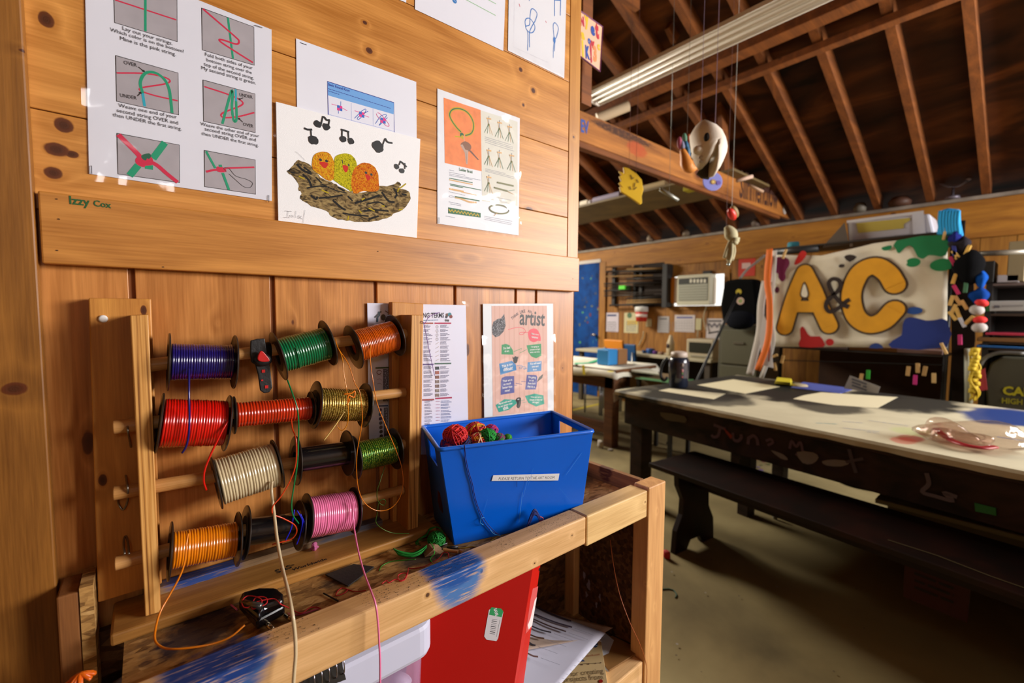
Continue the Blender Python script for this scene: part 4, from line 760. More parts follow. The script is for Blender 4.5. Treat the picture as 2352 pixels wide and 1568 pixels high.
A_.line(Z(958, 1135, 1028, 1262), .003, gk); A_.line(Z(958, 1288, 1030, 1275, 1110, 1280), .003, pk, 4); A_.poly(Z(1040, 1250, 1100, 1262, 1105, 1290, 1045, 1288), pk, 3); A_.line(Z(1055, 1245, 1078, 1245), .0036, gk); A_.line(Z(1100, 1262, 1320, 1255), .0024, pk); A_.line(Z(1083, 1298, 1130, 1425), .0034, gk)
A_.line(Z(1110, 1290, 1090, 1262, 1130, 1265, 1180, 1320, 1260, 1345, 1305, 1372, 1290, 1405, 1240, 1400, 1180, 1350, 1130, 1305), .0007, mat('3a3a40', .4), 5)
for s_, x0, y0, x1, y1 in (('Lay out your strings.', 333, 225, 708, 340), ('Which color is on the bottom?', 240, 235, 793, 400), ('Mine is the pink string.', 315, 300, 733, 422), ('Fold both sides of your', 952, 420, 1308, 524), ('bottom string over the', 963, 460, 1302, 557), ('top of the second string.', 943, 492, 1317, 599), ('My second string is green.', 925, 521, 1333, 636),
    ('Weave one end of your', 303, 803, 740, 892), ('second string OVER and', 290, 840, 750, 936), ('then UNDER the first string.', 260, 872, 776, 980), ('Weave the other end of your', 917, 940, 1357, 1033), ('second string OVER and', 950, 979, 1333, 1062), ('then UNDER the first string.', 925, 1012, 1352, 1103), ('OVER', 343, 482, 441, 504), ('UNDER', 316, 727, 440, 750), ('UNDER', 1211, 722, 1308, 742), ('OVER', 1237, 943, 1313, 960)):
    a, b = Z(x0, y0, x1, y1); A_.text(s_, a, b, ink, 0, 1.06 if len(s_) > 6 else 1.25)
for a in ((450, 503, 490, 534), (445, 722, 467, 698), (1237, 735, 1210, 745), (1235, 918, 1207, 892)): A_.line(Z(*a), .0008, bkl); q = Z(a[2], a[3])[0]; A_.disc(q, .0013, bkl)
A_.build('print', t)
for a in ((1323, 188, 1380, 207), (98, 1243, 100, 1300), (1430, 1465, 1430, 1515)): q = Z(*a); staple(t, yy_-.0012, q[0], q[1])
# -- round knot sheet, behind the painting
yy_ = -.0012
t = sheet_thing('knot_sheet', 'white sheet with a blue round knot diagram, tucked behind the chick painting', 'poster', yy_, [(680, 88), (956, 188), (958, 420), (684, 380)], pw)
Z = zz_(620, 0, 2.704); A_ = Art((0, yy_, 0), (0, -1, 0)); bb = mat('6aa2e0', .6); nb_ = mat('1c1f8c', .5); bl2 = mat('2a62c0', .5); pk2 = mat('e0308a', .5)
A_.poly(Z(357, 506, 770, 637, 770, 830, 362, 720), mat('dfe0ee', .6)); A_.poly(Z(357, 506, 770, 637, 768, 710, 360, 592), bb); q = Z(362, 712, 357, 506, 770, 637, 772, 830); A_.line(q, .0013, nb_)
A_.line(Z(505, 640, 506, 750), .0004, bl2); A_.line(Z(640, 675, 641, 780), .0004, bl2); A_.line(Z(362, 710, 772, 816), .0004, bl2)
a, b = Z(362, 530, 495, 571); A_.text('Basic Round Knot', a, b, nb_, .03, 1.1)
for k, q in enumerate((Z(362, 552, 750, 675), Z(362, 566, 430, 588))): A_.scribble(q[0], q[1], .0009, nb_, .0011, k)
def sq4(cx, cy, s=16):
    for dx, dy, c in ((-s, -s, bl2), (0, -s+4, pk2), (-s, 0, pk2), (0, 4, bl2)): A_.poly(Z(cx+dx, cy+dy, cx+dx+s, cy+dy+4, cx+dx+s, cy+dy+s+4, cx+dx, cy+dy+s), c)
A_.line(Z(382, 646, 415, 655), .0009, pk2); A_.line(Z(445, 668, 480, 688), .0009, pk2); A_.line(Z(440, 630, 440, 660), .0009, bl2); A_.line(Z(425, 680, 425, 705), .0009, bl2); sq4(433, 668)
A_.line(Z(525, 688, 560, 698), .0009, pk2); A_.line(Z(580, 715, 615, 728), .0009, pk2); A_.line(Z(525, 735, 570, 690, 595, 678, 590, 700, 560, 735, 545, 742, 550, 725, 610, 690), .0009, bl2, 4); sq4(570, 708)
A_.line(Z(668, 700, 690, 712, 740, 775, 720, 780, 670, 725, 660, 705), .0009, pk2, 4); A_.line(Z(655, 768, 690, 720, 725, 715, 690, 760, 680, 778, 730, 730), .0009, bl2, 4); sq4(702, 745)
A_.build('print', t); staple(t, yy_, (690, 98), (704, 103))
# -- chick painting
Z = zz_(640, 200, 4.356); yy_ = -.0046
t = thing('chick_painting', onY((800, 390), yy_), 'white canvas board painted with three chicks in a brown nest and music notes', 'painting')
P_ = [onY(p, yy_) for p in ((633.5, 233), (965.5, 319), (957.5, 547.5), (639, 509.5))]; m = MB(); m.prism(P_, (0, .003, 0)); m.build('canvas_board', mat('f4f4f6', .7, bump=.3, bs=1500), t, bev=.0006)
A_ = Art((0, yy_, 0), (0, -1, 0)); nest = noisemat('nest_paint', ('1c1712', '57472e', '877049', 'a08a5a'), (70, 70, 140), .9, 6, 1.5, .3, .62, .6)
def noisy(pts, r, seed, m_, sub=3):
    rn = random.Random(seed); q = spl([A_.P(p) for p in pts], sub, True); q = [p+V((rn.uniform(-r, r), 0, rn.uniform(-r, r))) for p in q]; d = A_.lay(); A_.mb.add([p+d for p in q], [tuple(range(len(q)))], A_.mi(m_))
noisy(Z(85, 845, 150, 780, 165, 745, 230, 738, 330, 790, 420, 900, 520, 945, 600, 990, 720, 1050, 800, 1055, 900, 1040, 1000, 990, 1120, 985, 1190, 950, 1225, 975, 1210, 1010, 1300, 1045, 1320, 1110, 1290, 1170, 1240, 1230, 1150, 1270, 1080, 1310, 960, 1340, 850, 1350, 720, 1340, 600, 1320, 520, 1290, 480, 1240, 330, 1190, 215, 1120, 225, 1060, 190, 1020, 205, 980, 150, 900), .0011, 1, nest)
dkp = mat('1a1816', .9); rn = random.Random(6)
for a in ((180, 770, 240, 830, 330, 870), (240, 870, 300, 930, 330, 1000), (250, 800, 320, 850), (280, 1010, 400, 990, 480, 1000), (430, 970, 560, 1030, 680, 1060), (320, 1080, 370, 1120, 390, 1095), (400, 1110, 520, 1100, 640, 1080), (540, 1130, 620, 1200, 670, 1230), (690, 1090, 740, 1140), (760, 1160, 900, 1120, 1010, 1080), (880, 1170, 1000, 1150, 1080, 1200), (1030, 1050, 1100, 1140, 1160, 1150), (1150, 1010, 1180, 1070, 1160, 1110), (640, 1260, 760, 1280, 900, 1290), (850, 1240, 980, 1230, 1100, 1240), (900, 1320, 1000, 1290), (370, 900, 430, 960), (590, 1000, 660, 1040), (1230, 1070, 1280, 1080), (120, 850, 160, 860)):
    A_.line(Z(*a), rn.uniform(.0016, .0042), dkp, 4)
ylw = mat('b09a1a', .9)
for a in ((200, 890, 260, 920), (430, 1030, 500, 1060), (900, 1210, 960, 1240), (1190, 1050, 1200, 1020, 1230, 1000, 1275, 965), (1030, 1190, 1060, 1190), (800, 1230, 830, 1260), (860, 1110, 830, 1130), (700, 1290, 690, 1330), (1200, 1225, 1240, 1225)): A_.line(Z(*a), .0022, ylw, 3)
def speck(n, cols, d_=.6): return noisemat(n, cols, (350, 350, 350), .85, 3, 1, .35, .62, .4)
c1, c2, c3 = speck('chick_orange', ('a85a0c', 'd88a10', 'd0a818')), speck('chick_yellow', ('7a7a08', 'b8ac0c', 'c8bc1c')), speck('chick_redorange', ('a83c08', 'd06c0c', 'd08a14'))
noisy(Z(335, 800, 335, 740, 355, 680, 430, 645, 500, 660, 545, 720, 560, 800, 555, 900, 520, 940, 470, 925, 400, 870, 345, 830), .0004, 2, c1)
noisy(Z(555, 900, 560, 720, 600, 675, 680, 665, 740, 690, 780, 770, 770, 900, 740, 1040, 700, 1030, 620, 980, 550, 930), .0004, 3, c2)
noisy(Z(750, 1060, 725, 930, 750, 830, 810, 770, 880, 758, 950, 790, 990, 860, 1000, 940, 1000, 1030, 930, 1045, 850, 1040), .0004, 4, c3)
rdp = mat('c42410', .8)
A_.poly(Z(407, 750, 490, 758, 480, 800, 455, 812, 425, 785), rdp, 2); A_.poly(Z(638, 780, 692, 792, 690, 835, 670, 855, 650, 830), rdp, 2); A_.poly(Z(862, 870, 915, 890, 910, 925, 885, 930), rdp, 2)
for p in ((418, 727), (478, 740), (700, 780), (872, 857), (927, 875)): A_.disc(Z(*p)[0], .0024 if p[0] != 700 else .0012, bkl, .0022)
A_.line(Z(635, 730, 640, 765), .0014, bkl)
def note(heads, stems, beam, r=.0054, sd=0):
    for (x, y) in heads:
        rn = random.Random(x); c = A_.P(Z(x, y)[0]); d = A_.lay(); A_.mb.add([c+d+V((r*math.cos(i*.45)*rn.uniform(.85, 1.15), 0, r*.95*math.sin(i*.45)*rn.uniform(.85, 1.15))) for i in range(14)], [tuple(range(14))], A_.mi(bkl))
    for s in stems: A_.line(Z(*s), .0022, bkl, 3)
    if beam: A_.line(Z(*beam), .003, bkl, 4)
note([(345, 530)], [(328, 510, 322, 435)], (255, 412, 290, 425, 335, 425), .0078); note([(392, 372), (475, 398)], [(425, 370, 440, 305), (498, 390, 508, 330)], (435, 300, 460, 305, 480, 330, 512, 330), .0062)
note([(645, 520), (722, 540)], [(633, 500, 635, 435), (700, 510, 695, 450)], (622, 425, 650, 432, 705, 450), .0058); note([(995, 595)], [(1040, 580, 1065, 515)], (1065, 512, 1090, 550, 1138, 560), .0105); note([(1180, 795), (1232, 838)], [(1205, 780, 1218, 745), (1262, 820, 1262, 760)], (1212, 742, 1240, 760, 1280, 800), .0052)
pc = mat('8a8a90', .8)
for a in ((60, 1240, 130, 1245), (95, 1242, 85, 1300), (50, 1303, 110, 1308), (105, 1305, 115, 1280, 130, 1305, 140, 1280, 150, 1305), (172, 1240, 165, 1310), (190, 1300, 205, 1285, 215, 1300, 200, 1315, 190, 1300), (228, 1290, 215, 1310, 240, 1320), (262, 1232, 245, 1358)): A_.line(Z(*a), .0004, pc, 3)
A_.line(Z(165, 645, 200, 670, 265, 735), .0003, pc, 3); A_.build('painting', t)
# -- ladder braid sheet
Z = zz_(1000, 190, 4.238); yy_ = -.0014
t = sheet_thing('braid_sheet', 'laminated braid sheet with an orange keychain photo, right of the chick painting', 'poster', yy_, Z(20, 55, 822, 345, 810, 1485, 20, 1370), mat('e6e8ee', .5), Z(-5, 10, 835, 335, 832, 1530, -15, 1410), .0022, .001, .010, 5, iw=.25)
A_ = Art((0, yy_, 0), (0, -1, 0)); og = mat('ef8a50', .6, var=.12, vs=60)
A_.poly(Z(80, 145, 440, 265, 452, 862, 92, 780), og); A_.poly(Z(440, 268, 800, 380, 800, 1200, 455, 1150), mat('dedcd0', .6)); gb2 = mat('c8a81c', .6); gg = mat('2a6a44', .6)
ring = Z(290, 515, 350, 490, 372, 420, 350, 340, 300, 280, 230, 252, 165, 262, 138, 310, 160, 370, 210, 440, 250, 480); A_.line(ring, .0058, gb2, 5); A_.line(ring, .0022, gg, 5); A_.line(Z(188, 522, 240, 528, 268, 540), .003, gb2, 3); A_.disc(Z(258, 510)[0], .005, gg); A_.disc(Z(265, 530)[0], .004, gb2)
A_.line(Z(275, 515, 283, 580), .0016, mat('d0a890', .5)); A_.poly(Z(245, 600, 290, 570, 340, 600, 348, 640, 320, 670, 285, 660), mat('7a5644', .5, .3), 3); A_.poly(Z(320, 655, 345, 660, 425, 750, 412, 752), mat('6a4638', .5)); A_.poly(Z(240, 605, 265, 600, 290, 650, 320, 660, 312, 795, 298, 790, 285, 680), mat('b89a8a', .4)); A_.line(Z(298, 670, 305, 780), .0006, mat('5a4034', .5))
a, b = Z(232, 855, 360, 882); A_.text('Ladder Braid', a, b, gg, .01, 1.3)
gl = mat('70708a', .7)
for i, (x0, y0, x1, y1) in enumerate(((135, 850, 180, 860), (135, 872, 290, 902), (135, 888, 440, 950), (135, 902, 360, 945), (130, 1062, 290, 1098), (130, 1160, 250, 1185), (145, 1180, 250, 1200), (480, 528, 735, 605), (480, 545, 755, 630), (480, 560, 755, 645), (485, 580, 765, 668), (485, 838, 680, 885), (485, 850, 765, 920), (485, 862, 765, 935), (485, 1095, 735, 1145), (490, 1110, 700, 1165), (490, 1125, 740, 1185), (475, 1300, 750, 1350), (475, 1315, 745, 1370), (475, 1330, 740, 1385), (100, 1298, 190, 1315))):
    q = Z(x0, y0, x1, y1); A_.scribble(q[0], q[1], .0007, gl, .0011, i)
tn = mat('dcae74', .6)
for a, c, w in (((135, 928, 362, 973), gg, .0016), ((135, 944, 362, 990), tn, .0022), ((140, 984, 445, 1045), gg, .0016), ((145, 996, 270, 1022), gg, .0016), ((135, 1032, 275, 1060), tn, .0036), ((250, 1062, 440, 1102), tn, .0018)): A_.line(Z(*a), w, c)
A_.line(Z(190, 1115, 240, 1125, 330, 1160, 400, 1165), .0036, tn, 3); A_.line(Z(190, 1108, 260, 1120, 430, 1150), .0024, gg, 3); A_.line(Z(130, 1105, 150, 1098, 185, 1112, 150, 1115, 130, 1105), .0005, gl, 3)
A_.poly(Z(125, 1212, 440, 1268, 440, 1312, 125, 1270), gg); A_.line(Z(*sum([[130+i*15.5, 1238+i*2.6+(14 if i % 2 else -8)] for i in range(20)], [])), .0028, gb2)
for cx, cy in ((518, 400), (622, 440), (720, 480), (518, 710), (620, 730), (740, 760), (518, 970)):
    for a, c in (((cx-15, cy-55, cx-5, cy-5), tn), ((cx+2, cy-75, cx, cy), gl), ((cx, cy, cx-42, cy+85), gg), ((cx-2, cy, cx-14, cy+95), gg), ((cx+3, cy, cx+14, cy+100), tn), ((cx+3, cy, cx+38, cy+110), tn if cx < 530 else gg)): A_.line(Z(*a), .0009, c)
    A_.line(Z(cx-20, cy-55, cx+25, cy-45), .0028, tn); A_.disc(Z(cx, cy+8)[0], .0024, mat('7a7a4a', .7))
brd = mat('8a8a6a', .7)
A_.line(Z(600, 970, 760, 1005), .0034, brd); A_.line(Z(570, 1020, 700, 1055), .0034, brd); A_.line(Z(700, 1055, 768, 1045), .0009, gg); A_.line(Z(700, 1058, 770, 1090), .0009, tn); el = Z(*sum([[620+95*math.cos(i*.4), 1232+42*math.sin(i*.4)+10*math.cos(i*.4)] for i in range(16)], [])); A_.line(el, .003, brd, closed=True)
A_.line(Z(600, 1265, 570, 1295), .001, tn); A_.build('print', t); staple(t, yy_-.001, *Z(38, 1312, 38, 1360))
# -- two sheets at the top edge and a third sliver
Z = zz_(940, 0, 5.113); yy_ = -.0014
t = sheet_thing('cord_sheet', 'white sheet with green lines and a blue dot, cut off by the top edge', 'poster', yy_, [(956, -150), (1163, -60), (1156, 117), (953, 21)], mat('e6e6f0', .5), [(953, -155), (1167, -62), (1160, 119), (951, 20)], .001, .0008, .002, 8)
A_ = Art((0, yy_, 0), (0, -1, 0)); A_.disc(Z(532, 8)[0], .0052, mat('2a7ac0', .5)); A_.line(Z(522, 0, 545, 20), .0006, pw); g3 = mat('8ac088', .6); A_.line(Z(640, -18, 1015, 183), .0013, g3); A_.line(Z(800, -70, 1018, 46), .0013, g3); A_.build('print', t)
t = sheet_thing('blue_knot_sheet', 'laminated sheet of blue knots at the top right corner of the wall', 'poster', yy_, [(1170, -120), (1302, -60), (1296, 180), (1167, 116)], mat('e4e4ea', .5), [(1167, -125), (1306, -58), (1301, 186), (1162, 120)], .0024, .0012, .014, 9, iw=.6)
A_ = Art((0, yy_, 0), (0, -1, 0)); kb = mat('3f78c0', .5)
A_.line(Z(1390, 595, 1392, 390, 1370, 330, 1360, 250, 1385, 215, 1430, 230, 1475, 310, 1460, 370, 1420, 385, 1380, 350, 1370, 310, 1412, 290, 1418, 200, 1430, 115, 1460, 108, 1500, 160, 1480, 240, 1440, 310, 1412, 390, 1413, 555), .0021, kb, 6)
A_.line(Z(1690, 610, 1700, 460, 1690, 300, 1715, 270, 1750, 330, 1730, 430, 1712, 470, 1706, 600), .0021, kb, 6); A_.disc(Z(1703, 470)[0], .0045, kb, .0075); A_.line(Z(1692, 600, 1690, 680), .0016, kb)
A_.line(Z(1706, 188, 1706, -10), .0024, kb); A_.line(Z(1773, 182, 1778, -10), .0024, kb); A_.line(Z(1700, 0, 1780, 5), .0024, kb); A_.line(Z(1410, 10, 1408, -30), .0024, kb)
for q in (Z(1290, 45, 1300, 80), Z(1600, 245, 1610, 268)): A_.line(q, .0014, mat('e04060', .5))
A_.line(Z(1235, -10, 1222, 550, 1640, 740), .0003, mat('c8c8d4', .6)); A_.build('print', t)
t = sheet_thing('paper_sliver', 'bottom edge of a white sheet at the top, left of the green lined sheet', 'poster', yy_, [(760, -90), (934, -30), (933, 6), (760, -66)], pw)
# -- beading terms poster
Z = zz_(830, 680, 5.227); yy_ = -.0004
t = sheet_thing('terms_poster', 'laminated beading terms chart half hidden behind the right side of the rack', 'poster', yy_, Z(72, 82, 1255, 108, 1290, 1900, 95, 1900), mat('dcdcee', .5), Z(55, 20, 1300, 65, 1312, 1950, 80, 1950), .0016, .001, .004, 11)
A_ = Art((0, yy_, 0), (0, -1, 0)); tk = mat('26263a', .6)
a, b = Z(740, 258, 992, 256); A_.text('NG TERMS', a, b, tk, .02, 1.35); q = Z(745, 296, 920, 290); A_.scribble(q[0], q[1], .0015, mat('4a7a9a', .6), .0016)
for i, (x, y, r, c) in enumerate(((1030, 225, .004, '6a4a3a'), (1060, 220, .0045, '2a8090'), (1075, 245, .004, '803030'), (1020, 250, .003, '303040'), (1015, 290, .0028, '5a5a5a'), (1040, 292, .0028, '4a4a50'))): A_.disc(Z(x, y)[0], r, mat(c, .6), r*.9)
def bar(x0, x1, y, c, dy=0): A_.poly(Z(x0, y-9, x1, y-9+dy, x1, y+9+dy, x0, y+9), mat(c, .6))
bar(745, 862, 325, 'a04a3a'); bar(878, 1077, 325, 'b01c50'); bar(738, 866, 820, '5a4a80', -2); bar(878, 1078, 810, '46685c', -4); bar(730, 874, 1245, '9a4040', -6); bar(888, 1087, 1228, 'a81c4c', -12); bar(168, 325, 862, '3c5a34', -6); bar(190, 320, 1318, '2a4a7a', -4)
for i in range(9):
    y = 352+i*50
    for k in range(3): q = Z(948, y+k*13, 948+random.uniform(60, 120), y+k*13-2); A_.scribble(q[0], q[1], .0012, gl, .0012, i*3+k)
    for k in range(3): q = Z(748, y+k*13, 748+random.uniform(50, 110), y+k*13-2); A_.scribble(q[0], q[1], .0012, gl, .0012, i*5+k)
    if i < 4: c_ = A_.P(Z(909, y+15)[0]); A_.line([c_+V((.0024*math.cos(j*.6), 0, .003*math.sin(j*.6))) for j in range(11)], .0006, mat('8a7a6a', .5), closed=True)
    else: A_.line(Z(890, y+25, 930, y+2), .0007, mat('b0a090', .5))
for i in range(7):
    y = 845+i*54; A_.poly(Z(885, y, 933, y-2, 935, y+36, 887, y+38), mat(('2c3a44', '9a5a50', '7a5048', '8a7a74', '7a6460', '8a8078', '8a7c74')[i], .6, var=.5, vs=300)); 
    for k in range(3): q = Z(948, y+4+k*13, 950+random.uniform(60, 110), y+k*13); A_.scribble(q[0], q[1], .0012, gl, .0012, i*3+k); q = Z(748, y+4+k*13, 750+random.uniform(60, 110), y+k*13); A_.scribble(q[0], q[1], .0012, gl, .0012, i*7+k)
for i in range(8):
    y = 1262+i*38
    for k in range(2): q = Z(955, y+k*14, 958+random.uniform(80, 125), y-5+k*14); A_.scribble(q[0], q[1], .0012, mat('5a6a9a', .6), .0012, i); q = Z(760, y+k*14, 762+random.uniform(50, 100), y-5+k*14); A_.scribble(q[0], q[1], .0012, gl, .0012, i)
    q = Z(895, y+4, 940, y+2); A_.scribble(q[0], q[1], .0009, mat('a05070', .6), .0012)
for i in range(30): y = 885+i*13+(30 if i > 31 else 0); q = Z(258, y, 322, y-2); A_.scribble(q[0], q[1], .0016, mat('4a4450', .7), .0016, i)
for i in range(4): y = 912+i*52; c_ = A_.P(Z(212, y)[0]); A_.line([c_+V((.0045*math.cos(j*.5), 0, .0038*math.sin(j*.5))) for j in range(13 if i == 0 else 6)], .0013 if i == 0 else .0005, mat('7a5048', .6))
for i in range(7): y = 1365+i*52; A_.disc(Z(225+i*2, y)[0], .0034, mat(('503060', '2a5a80', '4a3a60', '5a5a60', '6a5a54', '504a44', '4a3a34')[i], .5)); [A_.scribble(*Z(268, y-18+k*13, 318, y-20+k*13), .0016, mat('4a4450', .7), .0016, i+k) for k in range(4)]
A_.line(Z(160, 255, 200, 215, 238, 182), .0028, mat('343a44', .5)); A_.line(Z(205, 185, 215, 225, 195, 250, 188, 310), .0032, mat('204a60', .5), 3); A_.disc(Z(262, 255)[0], .005, mat('504c44', .5), .006); A_.line(Z(285, 175, 320, 200), .0016, mat('8a5a40', .5)); A_.build('print', t)
# -- artist poster
Z = zz_(1090, 680, 5.6); yy_ = -.0004
t = sheet_thing('artist_poster', 'pink poster about thinking like an artist with coloured speech shapes, above the bin', 'poster', yy_, Z(108, 98, 1010, 95, 1018, 1480, 125, 1560), mat('dde0e4', .5), Z(88, 60, 1030, 80, 1040, 1500, 95, 1640), .0024, .001, .006, 12, iw=.6)
A_ = Art((0, yy_, 0), (0, -1, 0)); A_.poly(Z(218, 125, 930, 122, 942, 1470, 235, 1540), mat('dcb2a4', .6))
A_.quads([Z(x, 124, x+16, 124, x+26, 1480, x+10, 1482) for x in range(250, 920, 62)], mat('d4a898', .6))
for s_, q in (('THINK', Z(478, 305, 570, 232)), ('LIKE', Z(585, 225, 655, 208)), ('AN', Z(680, 205, 728, 222))): A_.text(s_, q[0], q[1], tk, .02, 1.1)
a, b = Z(575, 362, 900, 380); A_.text('artist', a, b, bkl, .022, 1.3)
cat_ = noisemat('cat_photo', ('15161a', '5a5a60', 'b0b0b4'), (500, 300, 500), .6, 4, .8, .35, .65, 0); A_.poly(Z(222, 400, 240, 330, 300, 290, 340, 285, 380, 225, 390, 300, 400, 380, 375, 450, 320, 510, 270, 530, 228, 490), cat_)
rc, g1_, b1_, b2_, t1_ = mat('dc3a50', .5), mat('128c50', .5), mat('1c78b4', .5), mat('4a5098', .5), mat('1c9c86', .5)
A_.poly(Z(685, 490, 700, 440, 750, 415, 800, 425, 840, 490, 850, 575, 815, 572, 770, 590, 710, 570), rc, 2); A_.line(Z(430, 430, 540, 402, 620, 410, 655, 450, 620, 490, 580, 490, 590, 465, 690, 465), .0014, rc, 4)
A_.poly(Z(348, 625, 400, 612, 450, 630, 490, 690, 500, 752, 345, 748), g1_); A_.poly(Z(668, 632, 855, 610, 858, 765, 790, 798, 730, 775, 690, 720), g1_); A_.line(Z(500, 715, 608, 670, 580, 732, 668, 685), .0011, g1_)
A_.poly(Z(316, 868, 478, 830, 530, 880, 538, 950, 332, 1012), b1_); A_.poly(Z(682, 850, 860, 832, 858, 960, 675, 975), b1_); A_.line(Z(540, 895, 600, 890, 615, 910, 590, 935, 575, 915, 640, 905, 662, 925, 640, 942, 630, 925, 672, 930), .001, b1_, 3)
A_.poly(Z(337, 1100, 350, 1050, 400, 1030, 508, 1025, 510, 1240, 335, 1268), b2_); A_.poly(Z(672, 1010, 790, 1015, 806, 1040, 800, 1130, 785, 1198, 650, 1200), b2_); A_.line(Z(505, 1145, 545, 1150, 530, 1118, 608, 1135, 600, 1095, 655, 1098), .0011, b2_)
A_.poly(Z(270, 1400, 380, 1325, 520, 1330, 545, 1375, 440, 1460, 310, 1492), t1_); A_.poly(Z(648, 1282, 770, 1252, 885, 1275, 895, 1385, 790, 1418, 690, 1370), t1_); A_.line(Z(600, 1345, 640, 1332, 615, 1370, 665, 1360), .0009, t1_)
A_.disc(Z(525, 818)[0], .0068, mat('14161c', .5), .0085); A_.poly(Z(488, 775, 505, 795, 490, 810), bkl); A_.poly(Z(558, 768, 545, 795, 562, 805), bkl); A_.poly(Z(800, 1105, 830, 1040, 880, 1000, 870, 1050, 820, 1090), mat('2a2a2e', .5)); A_.poly(Z(525, 1340, 550, 1305, 595, 1310, 590, 1400, 565, 1440, 540, 1420, 545, 1370), mat('1a1a1e', .4), 3); A_.disc(Z(562, 1325)[0], .003, mat('c8c8c8', .5), .0015)
for s_, q in (("I'm bad", Z(370, 685, 455, 672)), ('at art.', Z(385, 718, 445, 715)), ('I am going to', Z(725, 660, 825, 655)), ('practice and get', Z(712, 697, 838, 688)), ('better over time.', Z(710, 730, 838, 722)), ('This is too', Z(350, 920, 488, 882)), ('difficult!', Z(368, 965, 490, 940)), ('You will need', Z(708, 882, 845, 868)), ('time and', Z(735, 918, 818, 910)), ('focus.', Z(748, 955, 800, 948)),
    ('Their art is', Z(360, 1105, 482, 1085)), ('so much', Z(372, 1145, 465, 1130)), ('better than', Z(358, 1190, 482, 1172)), ('mine!', Z(388, 1230, 452, 1220)), ("I'm going", Z(690, 1052, 785, 1058)), ('to ask', Z(700, 1092, 762, 1095)), ('them how', Z(680, 1130, 780, 1135)), ('they do it.', Z(675, 1170, 775, 1178)), ('My art will never', Z(308, 1395, 475, 1350)), ('be any better than', Z(305, 1435, 485, 1385)), ('this.', Z(365, 1468, 440, 1440)), ('What can I add or', Z(718, 1305, 860, 1305)), ('change to make this', Z(705, 1340, 870, 1340)), ('stronger?', Z(742, 1372, 825, 1375)), ('Make more', Z(728, 490, 820, 505)), ('mistakes!', Z(728, 532, 812, 545))):
    A_.text(s_, q[0], q[1], pw2, .02, 1.1)
A_.build('print', t)
# ------------------------------------------------------------------ roof timbers, light, loft
cw = wood('truss_wood', 'bd7a34', '6e3c14', 'x', [((3.35, 1.0, 2.34), .05, .03)], gs=.35, rough=.65, auto=False, spots=[((2.4, 1.0, 2.40), (.35, .1, .03), '3a1c0c', .9), ((2.55, 1.0, 2.34), (.12, .1, .05), 'a8481c', .8)])
m = MB(); m.box((-.8, 1.0, 2.262), (FX+.02, 1.04, 2.432)); ch = m.build('truss_chord', cw, None, bev=.004); tag(ch, None, None, None, 'structure'); ch.name = 'trim_90'
m = MB(); m.box((-.8, 1.0, 2.225), (FX-.3, 1.045, 2.26)); o = m.build('trim_91', raft, None, bev=.003); o['kind'] = 'structure'
A_ = Art((0, 1.0, 0), (0, -1, 0), base=.002); A_.text('EV', (1334, 302), (1352, 308), mat('2a50a0', .6), .03, 1.6); A_.text('Silhmentflow', (1698, 452), (1786, 478), mat('3a1a0c', .7), .02, 2.0); A_.build('chord_graffiti', ch)
k = 92
def web(p0, p1, y, w=.045):
    global k
    a, b = onY(p0, y), onY(p1, y); m = MB(); d = (b-a).normalized(); s_ = d.cross(V((0, 1, 0))).normalized()*w
    m.hexa([a-s_, a+s_, a+s_+V((0, .038, 0)), a-s_+V((0, .038, 0)), b-s_, b+s_, b+s_+V((0, .038, 0)), b-s_+V((0, .038, 0))]); o = m.build('trim_%d' % k, raft); o['kind'] = 'structure'; k += 1
web((1672, 415), (1660, 190), 1.05, .05); web((1470, 5), (1330, -90), 1.05); web((1600, -30), (1545, 80), 1.06, .06)
def purlin(p0, w=.05, h=.09, d=0.0, y0=-3.6, y1=6.0):
    global k
    n_ = V((SL, 0, 1)); q = onP(p0, (FX, 0, rz(FX, -d)), n_); x = q.x; z = rz(x, -d); m = MB(); m.box((x-w, y0, z-h), (x+w, y1, z-.002)); o = m.build('trim_%d' % k, raft, bev=.003); o['kind'] = 'structure'; k += 1
purlin((1560, 229), .035, .05); purlin((1600, 150), .06, .07, .0)
fxm = mat('e4ded4', .45); lt = thing('strip_light', (2.22, .2, 2.6), 'long white strip light under the rafters, switched off', 'light')
m = MB(); m.box((2.13, -2.2, 2.602), (2.30, 1.12, 2.612)); m.build('housing', fxm, lt, bev=.006)
for x in (2.165, 2.215, 2.265): m = MB(); m.tube([(x, -2.18, 2.594), (x, 1.10, 2.594)], .010, 10); m.build('lamp_tube', mat('ece6dc', .3), lt, smooth=True)
m = MB(); m.box((2.12, -2.2, 2.592), (2.128, 1.12, 2.612)); m.box((2.302, -2.2, 2.592), (2.31, 1.12, 2.612)); m.build('side_reflector', mat('f0eae0', .4), lt)
m = MB(); m.box((2.125, 1.12, 2.588), (2.305, 1.13, 2.614)); m.build('end_cap', fxm, lt)
m = MB(); a, b = onY((1372, 272), 1.3), onY((1444, 243), 1.15); m.tube([a, b], .035, 20); m.tube([b+(b-a)*.001, b+(b-a).normalized()*.002], .024, 16, 1); m.build('paper_tube', [mat('c9b493', .7, bump=.3, bs=80), mat('8a7a5a', .8)], None, smooth=False, props=('pale paper tube lying on the truss left of the strip light end', 'tube'))
